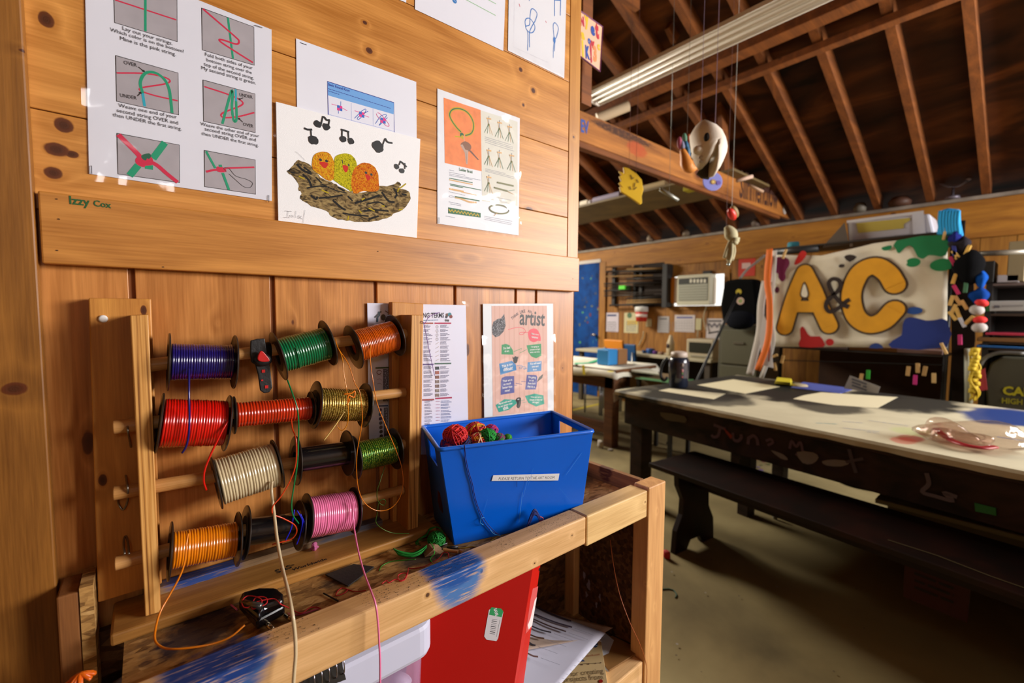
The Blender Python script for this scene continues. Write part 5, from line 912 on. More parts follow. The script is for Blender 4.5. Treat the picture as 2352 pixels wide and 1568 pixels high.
# loft shelf with stuff
lf = [onZ(p, 2.3) for p in ((1328, 505), (1700, 430), (1708, 478), (1328, 527))]
m = MB(); m.box((3.77, .92, 2.436), (4.5, 4.2, 2.455)); m.build('loft_panel', mat('6a5832', .7, var=.25, vs=4), None, props=('olive brown panel laid across the truss chords as a loft shelf', 'panel'))
for i, (p, q, r, c, lb) in enumerate((((1335, 474), (1358, 470), .028, 'd8d4cc', 'upper white paper roll at the left end of the loft shelf'), ((1335, 490), (1352, 487), .034, 'd8cdb8', 'lower white paper roll at the left end of the loft shelf'), ((1364, 486), (1425, 470), .035, '8a8094', 'grey lavender roll on the loft shelf'), ((1440, 462), (1530, 443), .034, 'b09a70', 'tan roll behind the yellow foam hand on the loft shelf'))):
    a, b = onX(p, 3.85), onX(q, 3.85); a.z = b.z = max(a.z, 2.457+r); m = MB(); m.tube([a, b], r, 16); m.build('paper_roll', mat(c, .7), None, smooth=True, props=(lb, 'roll', 'rolls on the loft shelf')).modifiers.new('e', 'EDGE_SPLIT')
m = MB(); c = onX((1589, 433), 3.9); m.box(c+V((-.05, -.06, -.02)), c+V((.05, .06, .02))); m.build('yellow_box', mat('b8b010', .6), None, bev=.005, props=('small yellow green box on the loft shelf under the purple disc', 'box'))
# ------------------------------------------------------------------ things hung from the roof
def line3(m, a, b, r=.0009):
    lo_ = a if a.z < b.z else b; m.tube([lo_, V((lo_.x, lo_.y, rz(lo_.x, .05)))], r, 6)
mk = thing('papier_mask', dep((1625, 340), 1.9), 'white papier mache face mask hanging in front of the truss', 'mask')
MS = 1.9; R2 = (CR*.5+CF*.86).normalized()
def mp(x, y, o=0): return dep((x, y), MS)+CF*o
mw = mat('e8dccc', .7, bump=.2, bs=60); m = MB(); pr_ = [(1609, 278), (1630, 287), (1650, 305), (1662, 330), (1666, 345), (1664, 360), (1655, 382), (1640, 405), (1634, 404), (1636, 375), (1641, 358), (1632, 357), (1627, 372), (1612, 388), (1602, 375), (1597, 360), (1592, 355), (1594, 345), (1592, 335), (1590, 325), (1588, 305), (1597, 290)]
n_ = len(pr_); cc = (1628, 330); rings = []
for s_, dp in ((1, 0.0), (.9, -.035), (.65, -.065), (.3, -.08)): rings.append([mp(cc[0]+(x-cc[0])*s_, cc[1]+(y-cc[1])*s_, dp) for x, y in pr_])
back = [mp(cc[0]+(x-cc[0])*.96, cc[1]+(y-cc[1])*.96, .03) for x, y in pr_]
vs = back+sum(rings, []); fs = [(j*n_+i, j*n_+(i+1) % n_, (j+1)*n_+(i+1) % n_, (j+1)*n_+i) for j in range(4) for i in range(n_)]+[tuple(range(4*n_, 5*n_))]; m.add(vs, fs); m.build('face', mw, mk, smooth=True)
m = MB(); m.blob(mp(1597, 352, -.03), (.026, .024, .018), n=14, k=10); m.build('nose', mw, mk, smooth=True)
m = MB(); m.blob(mp(1611, 331, -.06), (.019, .014, .022), n=14, k=10); m.build('eye_hole', mat('140e08', .9), mk, smooth=True)
m = MB(); m.blob(mp(1604, 368, -.028), (.014, .012, .007), n=12, k=8); m.blob(mp(1606, 376, -.022), (.014, .012, .006), n=12, k=8); m.build('lips', mat('b8a898', .7), mk, smooth=True)
m = MB(); m.prism([mp(x, y, .03) for x, y in ((1612, 385), (1634, 360), (1640, 385), (1636, 405), (1620, 402), (1608, 392))], CF*.01); m.build('neck_opening', mat('3a3018', .9), mk)
m = MB(); line3(m, mp(1610, 280, 0), mp(1608, 130, 0)); line3(m, mp(1642, 300), mp(1638, 160)); m.build('string', mat('8a7488', .6), mk)
cv = thing('carved_figure', dep((1580, 350), 2.2), 'orange hand shaped carving holding pink and blue feathers left of the white mask', 'figure')
def q2(x, y, o=0, t=2.2): return dep((x, y), t)+CF*o
m = MB(); m.tube(spl([q2(1567, 343), q2(1573, 360), q2(1578, 378), q2(1588, 386), q2(1600, 380)], 5), [.012, .014, .016, .018, .02, .022, .024, .026, .028, .03, .03, .03, .03, .028, .026, .024, .022, .02, .018, .016, .012], 10); m.build('arm', mat('d98a3a', .6), cv, smooth=True)
for x, y, c in ((1561, 328, 'a84a68'), (1573, 320, '5a8a70'), (1577, 338, '2a6a94'), (1586, 336, 'd8d0a8'), (1568, 338, '8a8aa8'), (1582, 322, 'c05a2c'), (1580, 350, '3a6a90')): m = MB(); m.blob(q2(x, y), (.012, .012, .03), n=10, k=8, rot=Matrix.Rotation(random.uniform(-.3, .3), 3, 'Y')); m.build('feather', mat(c, .7), cv, smooth=True)
m = MB(); line3(m, q2(1578, 318), q2(1578, 215)); m.build('string', mat('6a5848', .6), cv)
def hang(name, p_list, t, col, label, cat, top=None, th=.008, bev=.003, mt=None, off=None):
    root = thing(name, dep(p_list[0], t), label, cat); m = MB(); m.prism([dep(p, t) for p in p_list], CF*th); o = m.build('body', mt or mat(col, .7), root, bev=bev)
    if top: m = MB(); [line3(m, dep(a, t+.002), dep(b, t+.002)) for a, b in top]; m.build('string', mat('6a4038', .6), root)
    return root, o
hr_, ho = hang('foam_hand', [(1432, 383), (1444, 386), (1462, 398), (1474, 412), (1478, 435), (1474, 450), (1475, 466), (1470, 469), (1455, 458), (1438, 447), (1426, 440), (1423, 428), (1429, 430), (1421, 420), (1427, 415), (1422, 404), (1428, 402), (1421, 392), (1434, 398)], 2.3, 'e8bc1e', 'yellow foam hand with dark writing hanging below the truss', 'foam hand', [((1445, 388), (1449, 318)), ((1461, 398), (1460, 318))], .015)
A_ = Art(dep((1450, 420), 2.3), -CF, base=.003)
for a in ((1448, 402, 1452, 410), (1450, 412, 1456, 408), (1446, 428, 1449, 436), (1458, 420, 1456, 430), (1462, 412, 1466, 420), (1455, 436, 1462, 430)): A_.line([(a[0], a[1]), (a[2], a[3])], .006, mat('7a5c10', .7))
A_.build('writing', ho)
hr_, ho = hang('painted_disc', [(1637+23*math.cos(i*.35), 416+22*math.sin(i*.35)) for i in range(18)], 2.45, '8488d0', 'purple blue painted disc hanging at the truss under the mask', 'disc', [((1640, 395), (1640, 370))], .006)
A_ = Art(dep((1637, 416), 2.45), -CF, base=.003); A_.disc(dep((1638, 418), 2.45), .014, mat('b08a50', .6)); A_.disc(dep((1650, 420), 2.45), .012, mat('6a54a8', .6)); A_.disc(dep((1638, 418), 2.45), .005, mat('e8d870', .6)); A_.build('disc_pattern', ho)
rl = thing('red_float', dep((1683, 490), 2.3), 'red and tan oval float hanging over the cotton glove', 'float')
rot = Matrix.Rotation(.6, 3, CF); m = MB(); m.blob(dep((1681, 492), 2.3), (.04, .02, .018), n=16, k=10, rot=Matrix.Rotation(.65, 3, 'Y')); m.build('body', mat('d42a20', .4), rl, smooth=True); m = MB(); m.blob(dep((1687, 486), 2.31), (.04, .018, .018), n=16, k=10, rot=Matrix.Rotation(.65, 3, 'Y')); m.build('back', mat('8a7040', .6), rl, smooth=True); m = MB(); line3(m, dep((1681, 477), 2.3), dep((1680, 440), 2.3)); m.build('string', mat('c8c8c0', .6), rl)
gv = thing('cotton_glove', dep((1675, 560), 2.3), 'cream cotton glove tied in the middle, hanging by the far wall', 'glove')
gm = mat('b8b08c', .85, bump=.4, bs=80)
m = MB(); m.tube(spl([dep(p, 2.3) for p in ((1668, 520), (1675, 530), (1682, 545), (1684, 556))], 4), [.012, .016, .02, .024, .027, .03, .032, .03, .028, .024, .022, .02, .016], 10); m.build('cuff', gm, gv, smooth=True)
for i, (a, b) in enumerate((((1684, 548), (1698, 548)), ((1684, 551), (1697, 554)), ((1683, 554), (1694, 559)))): m = MB(); m.tube([dep(a, 2.28), dep(b, 2.28)], .007, 8); m.build('finger', gm, gv, smooth=True)
for i, P_ in enumerate((((1676, 556), (1669, 575), (1664, 592)), ((1679, 556), (1676, 580), (1672, 598)), ((1684, 556), (1686, 578), (1681, 597)), ((1681, 558), (1680, 585), (1674, 604)))): m = MB(); m.tube(spl([dep(p, 2.3-.004*i) for p in P_], 4), .009, 8); m.build('finger', gm, gv, smooth=True)
m = MB(); m.blob(dep((1673, 607), 2.29), .008, n=10, k=8); m.build('bead', mat('a8b8b8', .2, .5), gv, smooth=True); m = MB(); line3(m, dep((1668, 522), 2.3), dep((1672, 470), 2.32)); m.build('string', mat('6a4038', .6), gv)
m = MB(); a, b = dep((1516, 435), 2.4), dep((1558, 460), 2.4); m.tube([a, b], .009, 8); line3(m, a.lerp(b, .5), a.lerp(b, .5)+V((0, 0, .1)), .001); m.tube([a+V((0, 0, .01)), b+V((0, 0, .006))], .005, 8); m.build('wire_whisk', mat('9a9a90', .4, .6), None, smooth=True, props=('bundle of grey wire hanging right of the yellow foam hand', 'wire bundle'))
m = MB(); m.tube([dep((1692, 415), 3.3), dep((1728, 405), 3.3)], .014, 10); m.build('paper_twist', mat('c8a894', .7), None, smooth=True, props=('crumpled pale paper twist on top of the truss chord', 'paper'))
m = MB(); m.tube([dep((1722, 425), 3.6), dep((1753, 440), 3.6)], .010, 10); m.build('paper_stick', mat('b8987c', .7), None, smooth=True, props=('pale stick on the truss chord right of the paper twist', 'stick'))
c = onY((1802, 481), .996); m = MB(); m.prism([c+V((.045*math.cos(i*.5), 0, .05*math.sin(i*.5))) for i in range(13)], (0, -.004, 0)); m.build('oval_tag', mat('b0a8a0', .6), None, props=('white oval tag at the far end of the truss chord', 'tag'))
sg = thing('letter_sign', onY((1355, 95), .25), 'small peach sign with cut out red, blue and yellow letters beyond the wall end', 'sign')
m = MB(); P_ = [onY(p, .25) for p in ((1322, 18), (1384, 62), (1378, 164), (1318, 118))]; m.prism(P_, (0, .006, 0)); so_ = m.build('board', mat('e8b898', .6), sg, bev=.002); m = MB(); m.tube(P_+[P_[0]], .003, 6); m.build('border', mat('7a3a6a', .6), sg)
A_ = Art((0, .25, 0), (0, -1, 0), base=.0008)
for s_, x, y, w, c, hs in (('N', 1333, 57, 9, 'b81c40', 1.5), ('y', 1343, 55, 10, 'e8b818', 1.6), ('e', 1357, 78, 10, '1c4aa0', 1.3), ('t', 1368, 85, 8, 'c01c30', 1.8), ('a', 1335, 88, 8, 'e8b818', 1.2), ('o', 1350, 99, 7, '2a5aa8', 1.3), ('v', 1357, 107, 9, 'c01c30', 1.2), ('K', 1345, 132, 10, '1c4aa0', 1.9), ('!', 1356, 140, 4, 'b81c40', 2.2), ('l', 1337, 128, 4, 'e8c020', 1.6), ('3', 1363, 138, 8, 'f08a50', 1.7), ('c', 1372, 113, 6, 'e8b818', 1.2)): A_.text(s_, (x, y), (x+w, y+w*.4), mat(c, .6), .06, hs)
A_.build('letters', so_)
m = MB(); a = onY((1345, 180), .3); m.box((a.x-.02, .3, 2.0), (a.x+.035, .34, 3.2)); o = m.build('trim_80', raft, bev=.003); o['kind'] = 'structure'
# ------------------------------------------------------------------ far wall
FW = FX-.001
def farbox(name, x0, y0, x1, y1, d, mt, parent=None, props=None, bev=.003, X=None):
    X = FW if X is None else X; a, b = onX((x0, y0), X-d), onX((x1, y1), X-d); m = MB(); m.box((X-d, a.y, a.z), (X, b.y, b.z)); return m.build(name, mt, parent, bev=bev, props=props)
dr = noisemat('blue_paint', ('032450', '053c80', '084890'), (6, 6, 6), .8, 5, .5, .3, .7, .1)
dy0, dy1 = onX((1378, 700), FX).y, onX((1378, 700), FX).y+.86; dz1 = onX((1350, 606), FX).z
m = MB(); m.box((FX-.03, dy0, 0), (FX+.0, dy1, dz1)); d1 = m.build('door_1', dr, None, bev=.004); d1['kind'] = 'structure'
m = MB(); m.tube([onX((1366, 768), FX-.035), onX((1366, 768), FX-.09), onX((1359, 769), FX-.09)], .018, 10); m.build('door_handle', mat('b8b0a8', .3, .9), d1, smooth=True)
A_ = Art((FX-.03, 0, 0), (-1, 0, 0), base=.001); rn = random.Random(12)
for i in range(26): c = V((0, 0, 0)); p = (rn.uniform(1328, 1374), rn.uniform(625, 800)); A_.disc(onX(p, FX-.03), rn.uniform(.010, .026), mat(rn.choice(('0a2c60', '5a2444', '1c6a94', '5a6450', '0a3060', '4a9a60')), .6), rn.uniform(.008, .03))
A_.build('paint_spots', d1)
m = MB(); m.box((FX-.035, dy0-.02, dz1), (FX-.0, dy1+.03, dz1+.05)); o = m.build('trim_6', mat('c8c0b8', .6)); o['kind'] = 'structure'
m = MB(); m.box((FX-.03, dy0-.12, 0), (FX, dy0-.005, dz1)); o = m.build('trim_7', fw, bev=.003); o['kind'] = 'structure'
# tool rack of dark slats
tr_ = thing('tool_rack', onX((1458, 705), FX-.1), 'dark wall rack of thin rods and tools left of the air conditioner', 'rack'); bkm = mat('17120e', .6)
farbox('side', 1522, 606, 1530, 706, .14, bkm, tr_); farbox('upright', 1406, 612, 1411, 702, .05, bkm, tr_); farbox('upright', 1455, 612, 1459, 702, .05, bkm, tr_); farbox('upright', 1469, 612, 1473, 702, .05, bkm, tr_)
rn = random.Random(21)
for i in range(17): y = 612+i*5.5; x0 = rn.choice((1388, 1392, 1400, 1440)); x1 = rn.choice((1500, 1524, 1520, 1450)); m = MB(); m.tube([onX((x0, y+1), FX-.1), onX((x1, y-.06*(x1-x0)*.3), FX-.1)], rn.uniform(.006, .016), 6); m.build('rod', rn.choice((bkm, bkm, mat('5a3a18', .6), mat('8a6a3c', .6), mat('2a2018', .5))), tr_, smooth=True)
farbox('back_board', 1455, 608, 1524, 704, .02, mat('241406', .8), tr_)
farbox('green_tag', 1421, 656, 1435, 664, .13, mat('5ae030', .6), None, ('bright green tag hanging on the dark tool rack', 'tag'))
# window, air conditioner
fr_m = mat('c8a070', .6)
win = MB(); win.box((FX-.012, WY0-.06, WZ0-.05), (FX+.03, WY1+.06, WZ0)); win.box((FX-.012, WY0-.06, WZ1), (FX+.03, WY1+.06, WZ1+.05)); win.box((FX-.012, WY0-.06, WZ0), (FX+.03, WY0, WZ1)); win.box((FX-.012, WY1, WZ0), (FX+.03, WY1+.06, WZ1)); w_ = win.build('window_1', fw, None, bev=.003); w_['kind'] = 'structure'
gl_ = bpy.data.materials.new('pane'); gl_.use_nodes = True; b_ = gl_.node_tree.nodes['Principled BSDF']; b_.inputs['Transmission Weight'].default_value = 1; b_.inputs['Roughness'].default_value = .02; b_.inputs['IOR'].default_value = 1.1
m = MB(); m.box((FX+.01, WY0, WZ0), (FX+.014, WY1, WZ1)); m.build('pane', gl_, w_)
em = bpy.data.materials.new('bright_sky'); em.use_nodes = True; e_ = em.node_tree.nodes.new('ShaderNodeEmission'); e_.inputs[0].default_value = (1, .96, .88, 1); e_.inputs[1].default_value = 2.0; em.node_tree.links.new(e_.outputs[0], em.node_tree.nodes['Material Output'].inputs[0])
m = MB(); m.quad((FX+3, WY0-3, -1), (FX+3, WY1+4, -1), (FX+3, WY1+4, 4), (FX+3, WY0-3, 4)); o = m.build('exterior_sky', em); o['kind'] = 'structure'
ac = thing('air_conditioner', onX((1592, 700), FX-.1), 'pale grey window air conditioner in the bright window of the far wall', 'air conditioner')
farbox('body', 1556, 633, 1629, 700, .14, mat('c0bca4', .5), ac); farbox('grille', 1559, 652, 1625, 690, .145, mat('8c8c7c', .6), ac)
m = MB(); a, b = onX((1559, 640), FX-.146), onX((1625, 650), FX-.146); m.box((FX-.147, a.y, a.z), (FX-.14, b.y, b.z)); m.build('vent', mat('2a2a24', .6), ac)
for i in range(5): farbox('louver', 1584+i*8, 641, 1589+i*8, 649, .149, mat('d8d4c0', .5), ac)
for i in range(6): farbox('louver', 1560, 655+i*6, 1624, 656+i*6, .149, mat('a4a494', .6), ac)
farbox('side_panel', 1629, 638, 1640, 697, .05, mat('e8dcc8', .6), ac); farbox('side_panel', 1541, 638, 1549, 696, .04, mat('e08420', .6), ac); farbox('side_panel', 1549, 638, 1555, 696, .04, mat('e8d0c0', .6), ac)
m = MB(); m.box((FX-.05, *[onX((1614, 622), FX-.05)[i] for i in (1, 2)]), (FX-.001, *[onX((1632, 636), FX-.05)[i] for i in (1, 2)])); m.build('black_speaker', bkm, None, bev=.004, props=('small black box on the window frame above the air conditioner', 'box'))
wp = [ (1391, 718, 1420, 762, 'c4bcc8', 'white notice with a blue heading, first from the blue door', '2a3a6a'), (1434, 718, 1465, 765, 'c0b890', 'cream notice with a yellow block left of the red wall cup', 'c8a828'), (1511, 726, 1536, 764, 'a8a4a4', 'grey printed notice between the red cup and the calendar', '6a6a70'),
 (1550, 723, 1595, 763, 'c4bcbc', 'white wall calendar with a number grid below the air conditioner', '5a5a90'), (1623, 731, 1662, 778, 'c0b8b8', 'large white notice with a drawing beside the filing cabinet', '5a5458')]
for x0, y0, x1, y1, c, lb, tc_ in wp:
    o = farbox('wall_notice', x0, y0, x1, y1, .004, mat(c, .7), None, (lb, 'notice'), 0); A_ = Art((FW-.004, 0, 0), (-1, 0, 0), base=.001)
    if 'yellow' in lb: A_.poly([(1440, 736), (1464, 736), (1464, 745), (1440, 746)], mat(tc_, .6)); A_.disc(onX((1446, 724), FW-.004), .04, mat('4a6a4a', .6))
    else: A_.poly([(x0+4, y0+4), (x1-4, y0+4), (x1-4, y0+8), (x0+4, y0+8)], mat(tc_, .6))
    if 'calendar' in lb:
        for i in range(7): A_.line([(x0+4+i*6, y0+13), (x0+4+i*6, y1-4)], .004, mat('8a8a90', .6), keep=True)
        for i in range(5): A_.line([(x0+3, y0+13+i*6), (x1-3, y0+13+i*6)], .004, mat('8a8a90', .6), keep=True)
    elif 'drawing' in lb:
        for i in range(5): A_.disc(onX((x0+6+i*6, y0+14+(i % 2)*4), FW-.004), .02, mat('6a646a', .6)); 
        A_.line([(x0+4, y0+34), (x1-12, y0+30), (x1-6, y0+36)], .02, mat('3a343a', .6))
    else:
        for i in range(6): A_.scribble((x0+4, y0+22+i*4), (x1-4, y0+22+i*4), .01, mat('7a7a80', .6), .015, i)
    A_.build('print', o)
rc_ = thing('red_wall_cup', onX((1473, 738), FX-.15), 'red and white cup shaped container on the far wall', 'cup'); c = onX((1473, 738), FX-.12); r_ = .085
m = MB(); m.lathe(c, (0, 0, 1), [(0, .07), (.10, .075), (.13, .085)], 24); m.build('cup', mat('c22818', .5), rc_, smooth=True); m = MB(); m.lathe(c+V((0, 0, .13)), (0, 0, 1), [(0, .087), (.06, .09), (.07, .08), (.075, .01)], 24); m.build('lid', mat('d8d8d4', .5), rc_, smooth=True); m = MB(); m.lathe(c+V((0, 0, .06)), (0, 0, 1), [(0, .0745), (.04, .0768)], 24); m.build('white_band', mat('e0d0c8', .5), rc_, smooth=True)
for x0, y0, x1, y1, lb in ((1484, 732, 1495, 750, 'cream outlet plate beside the red wall cup'), (1598, 731, 1610, 758, 'cream outlet plate right of the calendar')): farbox('outlet_plate', x0, y0, x1, y1, .01, mat('b8b088', .5), None, (lb, 'outlet'))
for P_, lb in ((((1478, 760), (1476, 775), (1466, 795)), 'cable'), (((1622, 702), (1616, 730), (1622, 760)), 'cable of the air conditioner hanging down the far wall'), (((1603, 758), (1602, 775)), 'cable')):
    if lb == 'cable': lb = 'pale cable hanging below the outlet near x' if 0 else ('pale cable below the outlet by the red cup' if P_[0][0] < 1500 else 'pale cable below the outlet right of the calendar')
    m = MB(); m.tube(spl([onX(p, FX-.03) for p in P_], 5), .008, 6); m.build('cable', mat('a89a78', .6), None, smooth=True, props=(lb, 'cable'))
farbox('red_notice', 1697, 588, 1733, 633, .006, mat('b82c18', .6), None, ('red notice with white print high on the far wall above the black bag', 'notice'), 0)
A_ = Art((FW-.006, 0, 0), (-1, 0, 0), base=.001); A_.poly([(1704, 604), (1724, 603), (1724, 616), (1704, 617)], mat('c8a8a0', .6)); A_.build('notice_print', bpy.data.objects['red_notice'])
# clutter on top of the wall plate
for i, (x, y, w, h, c, lb) in enumerate(((1492, 545, 8, 14, '8a7a68', 'small grey tin on the wall ledge at the left'), (1575, 525, 10, 16, '7a6a58', 'dull metal cup on the wall ledge by the rafters'), (1735, 508, 12, 12, '6a5a50', 'dusty jar on the wall ledge behind the truss end'), (1975, 480, 20, 10, '6a6458', 'grey folded item on the ledge above the clear tub'), (2068, 455, 36, 14, '4a2c1c', 'brown hump of cloth on the ledge above the banner'))):
    a, b = onX((x-w, y-h), FX-.06), onX((x+w, y+h*.3), FX-.06); m = MB(); z0 = ZP+.031; m.lathe((FX-.05, (a.y+b.y)/2, z0), (0, 0, 1), [(0, abs(a.y-b.y)/3), (.04, abs(a.y-b.y)/2.6), (.08, abs(a.y-b.y)/4), (.09, .002)], 14); m.build('ledge_item', mat(c, .6), None, smooth=True, props=(lb, 'ornament'))
fg = thing('wire_figure', onX((2188, 455), FX-.05), 'little light grey wire figurine on the far wall ledge', 'figurine'); z0 = ZP+.031; c = onX((2188, 450), FX-.05)
m = MB(); m.lathe((c.x, c.y, z0), (0, 0, 1), [(0, .05), (.02, .045), (.022, .01), (.09, .008)], 12); m.tube(spl([V((c.x, c.y-.08, z0+.13)), V((c.x, c.y-.03, z0+.10)), V((c.x, c.y+.03, z0+.11)), V((c.x, c.y+.09, z0+.15))], 4), .008, 6); m.build('body', mat('7a7480', .4, .5), fg, smooth=True); m = MB(); m.blob((c.x, c.y-.09, z0+.15), .02); m.blob((c.x, c.y+.09, z0+.17), .018); m.build('blossom', mat('9a8a88', .5), fg, smooth=True)
# ------------------------------------------------------------------ desk along the far wall and what stands on it
XD = 4.84; dk0, dk1 = onZ((1629, 827), .75).y, 3.6
ds = thing('desk', (5.05, 2.4, 0), 'white topped narrow desk along the far wall under the notices', 'desk')
m = MB(); m.box((XD, dk0, .715), (FX-.035, dk1, .75)); m.build('desk_top', mat('b8b094', .5), ds, bev=.004)
for y in (dk0+.06, dk1-.06): m = MB(); m.box((XD+.04, y-.03, 0), (XD+.09, y+.03, .715)); m.build('leg', mat('4a4034', .6), ds)
m = MB(); m.box((FX-.08, dk0+.05, .1), (FX-.06, dk1-.1, .7)); m.build('back_panel', mat('1a120a', .8), ds)
def ond(p, x): return onX(p, x)
mw_ = thing('microwave', onX((1605, 826), 4.95), 'small cream microwave with a dark door at the right end of the desk', 'microwave')
a, b = onX((1577, 778), 4.9), onX((1637, 828), 4.9); m = MB(); m.box((4.9, a.y, .7505), (5.2, b.y, a.z)); m.build('body', mat('b8ac90', .5), mw_, bev=.01); a, b = onX((1583, 785), 4.895), onX((1631, 812), 4.895); m = MB(); m.box((4.893, a.y, a.z), (4.9, b.y, b.z)); m.build('door', mat('262820', .3), mw_); m = MB(); a, b = onX((1586, 815), 4.895), onX((1634, 822), 4.895); m.box((4.893, a.y, a.z), (4.9, b.y, b.z)); m.build('control_strip', mat('8a8878', .5), mw_)
pb = thing('pump_bottle', onX((1540, 810), 4.95), 'cream bottle with a dark print on the desk left of the microwave', 'bottle'); c = onX((1540, 806), 4.95); c.z = .7505
m = MB(); m.lathe(c, (0, 0, 1), [(0, .045), (.01, .05), (.16, .045), (.20, .03), (.235, .022), (.25, .018)], 20); m.build('bottle', mat('b8a888', .5), pb, smooth=True); m = MB(); m.blob(c+V((-.045, .01, .12)), (.012, .02, .03)); m.build('print', mat('3a2a2c', .6), pb, smooth=True)
for i, (x, y, r, c_, lb, s_) in enumerate(((1494, 806, .055, '1c4a88', 'blue glossy bowl with purple tint on the desk', 1), (1505, 803, .035, '5a2a80', 'purple lidded pot right of the blue bowl', 1), (1480, 806, .032, '16335c', 'navy pot left of the blue bowl', 1), (1424, 812, .05, '1c8a4a', 'green cloth bundle at the left end of the desk', 0), (1422, 803, .03, 'c8404a', 'red wad on top of the green bundle', 0), (1442, 806, .03, '8a3a30', 'brown red tin behind the green bundle', 1), (1456, 808, .025, 'd8d0c0', 'small white jar on the desk near the blue chair', 1), (1520, 812, .03, '7a5a4a', 'brown jar left of the cream bottle', 1), (1533, 815, .022, '5a6a7a', 'slate cup in front of the cream bottle', 1), (1568, 812, .032, '8a2034', 'dark red ball left of the microwave', 0))):
    c = onX((x, y), 4.98); c.z = .7505 if i != 4 else .80; m = MB()
    if s_: m.lathe(c, (0, 0, 1), [(0, r*.7), (.01, r*.9), (r*1.1, r), (r*1.2, r*.9), (r*1.25, .002)], 18)
    else: m.blob(c+V((0, 0, r*.7)), (r, r, r*.7), noise=.06)
    m.build('desk_item', mat(c_, .35), None, smooth=True, props=(lb, 'container' if s_ else 'bundle'))
def chair(name, p, X, col, label, w=.38):
    t = thing(name, onX((p[0], 900), X), label, 'chair'); c = onX(p, X); mt = mat(col, .5); m = MB()
    m.box((X, c.y-w/2, c.z-.22), (X+.03, c.y+w/2, c.z), rot=Matrix.Rotation(-.12, 3, 'Y')); m.build('backrest', mt, t, bev=.01); m = MB(); m.box((X-.42, c.y-w/2, .43), (X, c.y+w/2, .46)); m.build('seat', mt, t, bev=.01)
    for dx in (-.4, -.02):
        for dy in (-w/2+.03, w/2-.03): m = MB(); m.tube([(X+dx, c.y+dy, 0), (X+dx, c.y+dy, .43 if dx < -.1 else c.z-.1)], .012, 8); m.build('leg', mat('8a8a8a', .3, .8), t, smooth=True)
chair('yellow_chair', (1409, 780), 4.70, 'd8861c', 'orange yellow plastic chair at the left end of the desk', .30); chair('blue_chair', (1443, 790), 4.72, '124c80', 'blue plastic chair right of the orange chair at the desk', .22)
# second table with a painted cloth, box, papers beside it
TB = [onZ(p, .75) for p in ((1440, 848), (1440, 827))]; bx0, bx1, by0, by1 = 3.30, 3.95, 1.70, 4.2
tb2 = thing('work_table', (3.6, 2.8, 0), 'farther brown work table under a painted white cloth', 'table'); brn = wood('table_dark', '74481f', '3a200e', 'y', gs=.5, rough=.7, auto=False)
m = MB(); m.box((bx0, by0, .70), (bx1, by1, .742)); m.build('table_top', brn, tb2, bev=.004)
m = MB(); m.box((bx0+.02, by0+.04, .56), (bx0+.06, by1, .70)); m.build('apron', brn, tb2); m = MB(); m.box((bx0+.06, by0+.04, .56), (bx1-.03, by0+.08, .70)); m.build('apron', brn, tb2)
for x in (bx0+.02, bx1-.12):
    for y in (by0+.05, by0+1.35): m = MB(); m.box((x, y, 0), (x+.10, y+.10, .70)); m.build('leg', brn, tb2, bev=.004)
m = MB(); m.box((bx0+.04, by0+.15, .12), (bx0+.08, by0+1.35, .22)); m.build('stretcher', brn, tb2)
clm = noisemat('drop_cloth', ('c0baa4', 'dad6c6', 'e8e4d6'), (3, 3, 3), .8, 5, .3, .3, .7, .3); m = MB(); nx, ny_ = 12, 30; vs = []; rn = random.Random(9)
for j in range(ny_+1):
    for i in range(nx+1):
        u, v = i/nx, j/ny_; x = bx0-.05+(bx1-bx0+.1)*u; y = by0-.05+(by1-by0)*v; z = .748+.004*math.sin(9*u+5*v)
        if i == 0: z = .66+.015*math.sin(v*21); x += .02
        if j == 0: z = min(z, .665+.015*math.sin(u*9)); y += .02
        vs.append((x, y, z))
m.add(vs, [(j*(nx+1)+i, j*(nx+1)+i+1, (j+1)*(nx+1)+i+1, (j+1)*(nx+1)+i) for j in range(ny_) for i in range(nx)]); cl_ = m.build('drop_cloth', clm, None, smooth=True, solid=.003, props=('white cloth with green and yellow paint covering the farther table', 'cloth'))
A_ = Art((0, 0, .754), (0, 0, 1), base=.001); gp = mat('38a878', .7); A_.poly([(1322, 833), (1350, 832), (1378, 822), (1382, 826), (1360, 833), (1322, 836)], gp, 2); A_.disc(onZ((1402, 853), .754), .03, mat('d8c418', .6)); A_.build('paint', cl_)
A_ = Art((bx0-.032, 0, 0), (-1, 0, 0), base=.003); A_.poly([(1337, 838), (1343, 838), (1345, 860), (1339, 860)], mat('d8c418', .6)); A_.build('paint', cl_)
m = MB(); a, b = onX((1371, 801), 3.45), onX((1397, 822), 3.45); m.box((3.45, a.y, .753), (3.6, b.y, a.z)); m.build('blue_tub', mat('2880c0', .5), None, bev=.01, props=('light blue tub on the painted cloth of the farther table', 'tub')); m = MB(); a, b = onX((1398, 801), 3.6), onX((1420, 822), 3.6); m.box((3.6, a.y, .753), (3.75, b.y, a.z)); m.build('cardboard_box', mat('8a6038', .8), None, bev=.004, props=('brown cardboard box right of the light blue tub', 'box'))
bx = thing('paper_box', onX((1480, 870), 3.6), 'low cardboard box of loose white papers behind the dark bottle', 'box'); a, b = onX((1447, 857), 3.5), onX((1520, 880), 3.5)
m = MB(); m.box((3.5, a.y, 0.45), (3.9, b.y, a.z-.02)); m.build('carton', mat('6a5434', .8), bx); m = MB(); m.hexa([onX((1449, 853), 3.5), onX((1515, 862), 3.5), onX((1512, 857), 3.8), onX((1454, 846), 3.8), onX((1450, 850), 3.5), onX((1514, 859), 3.5), onX((1510, 853), 3.8), onX((1455, 833), 3.8)]); m.build('paper_stack', mat('b8b8a8', .6), bx)
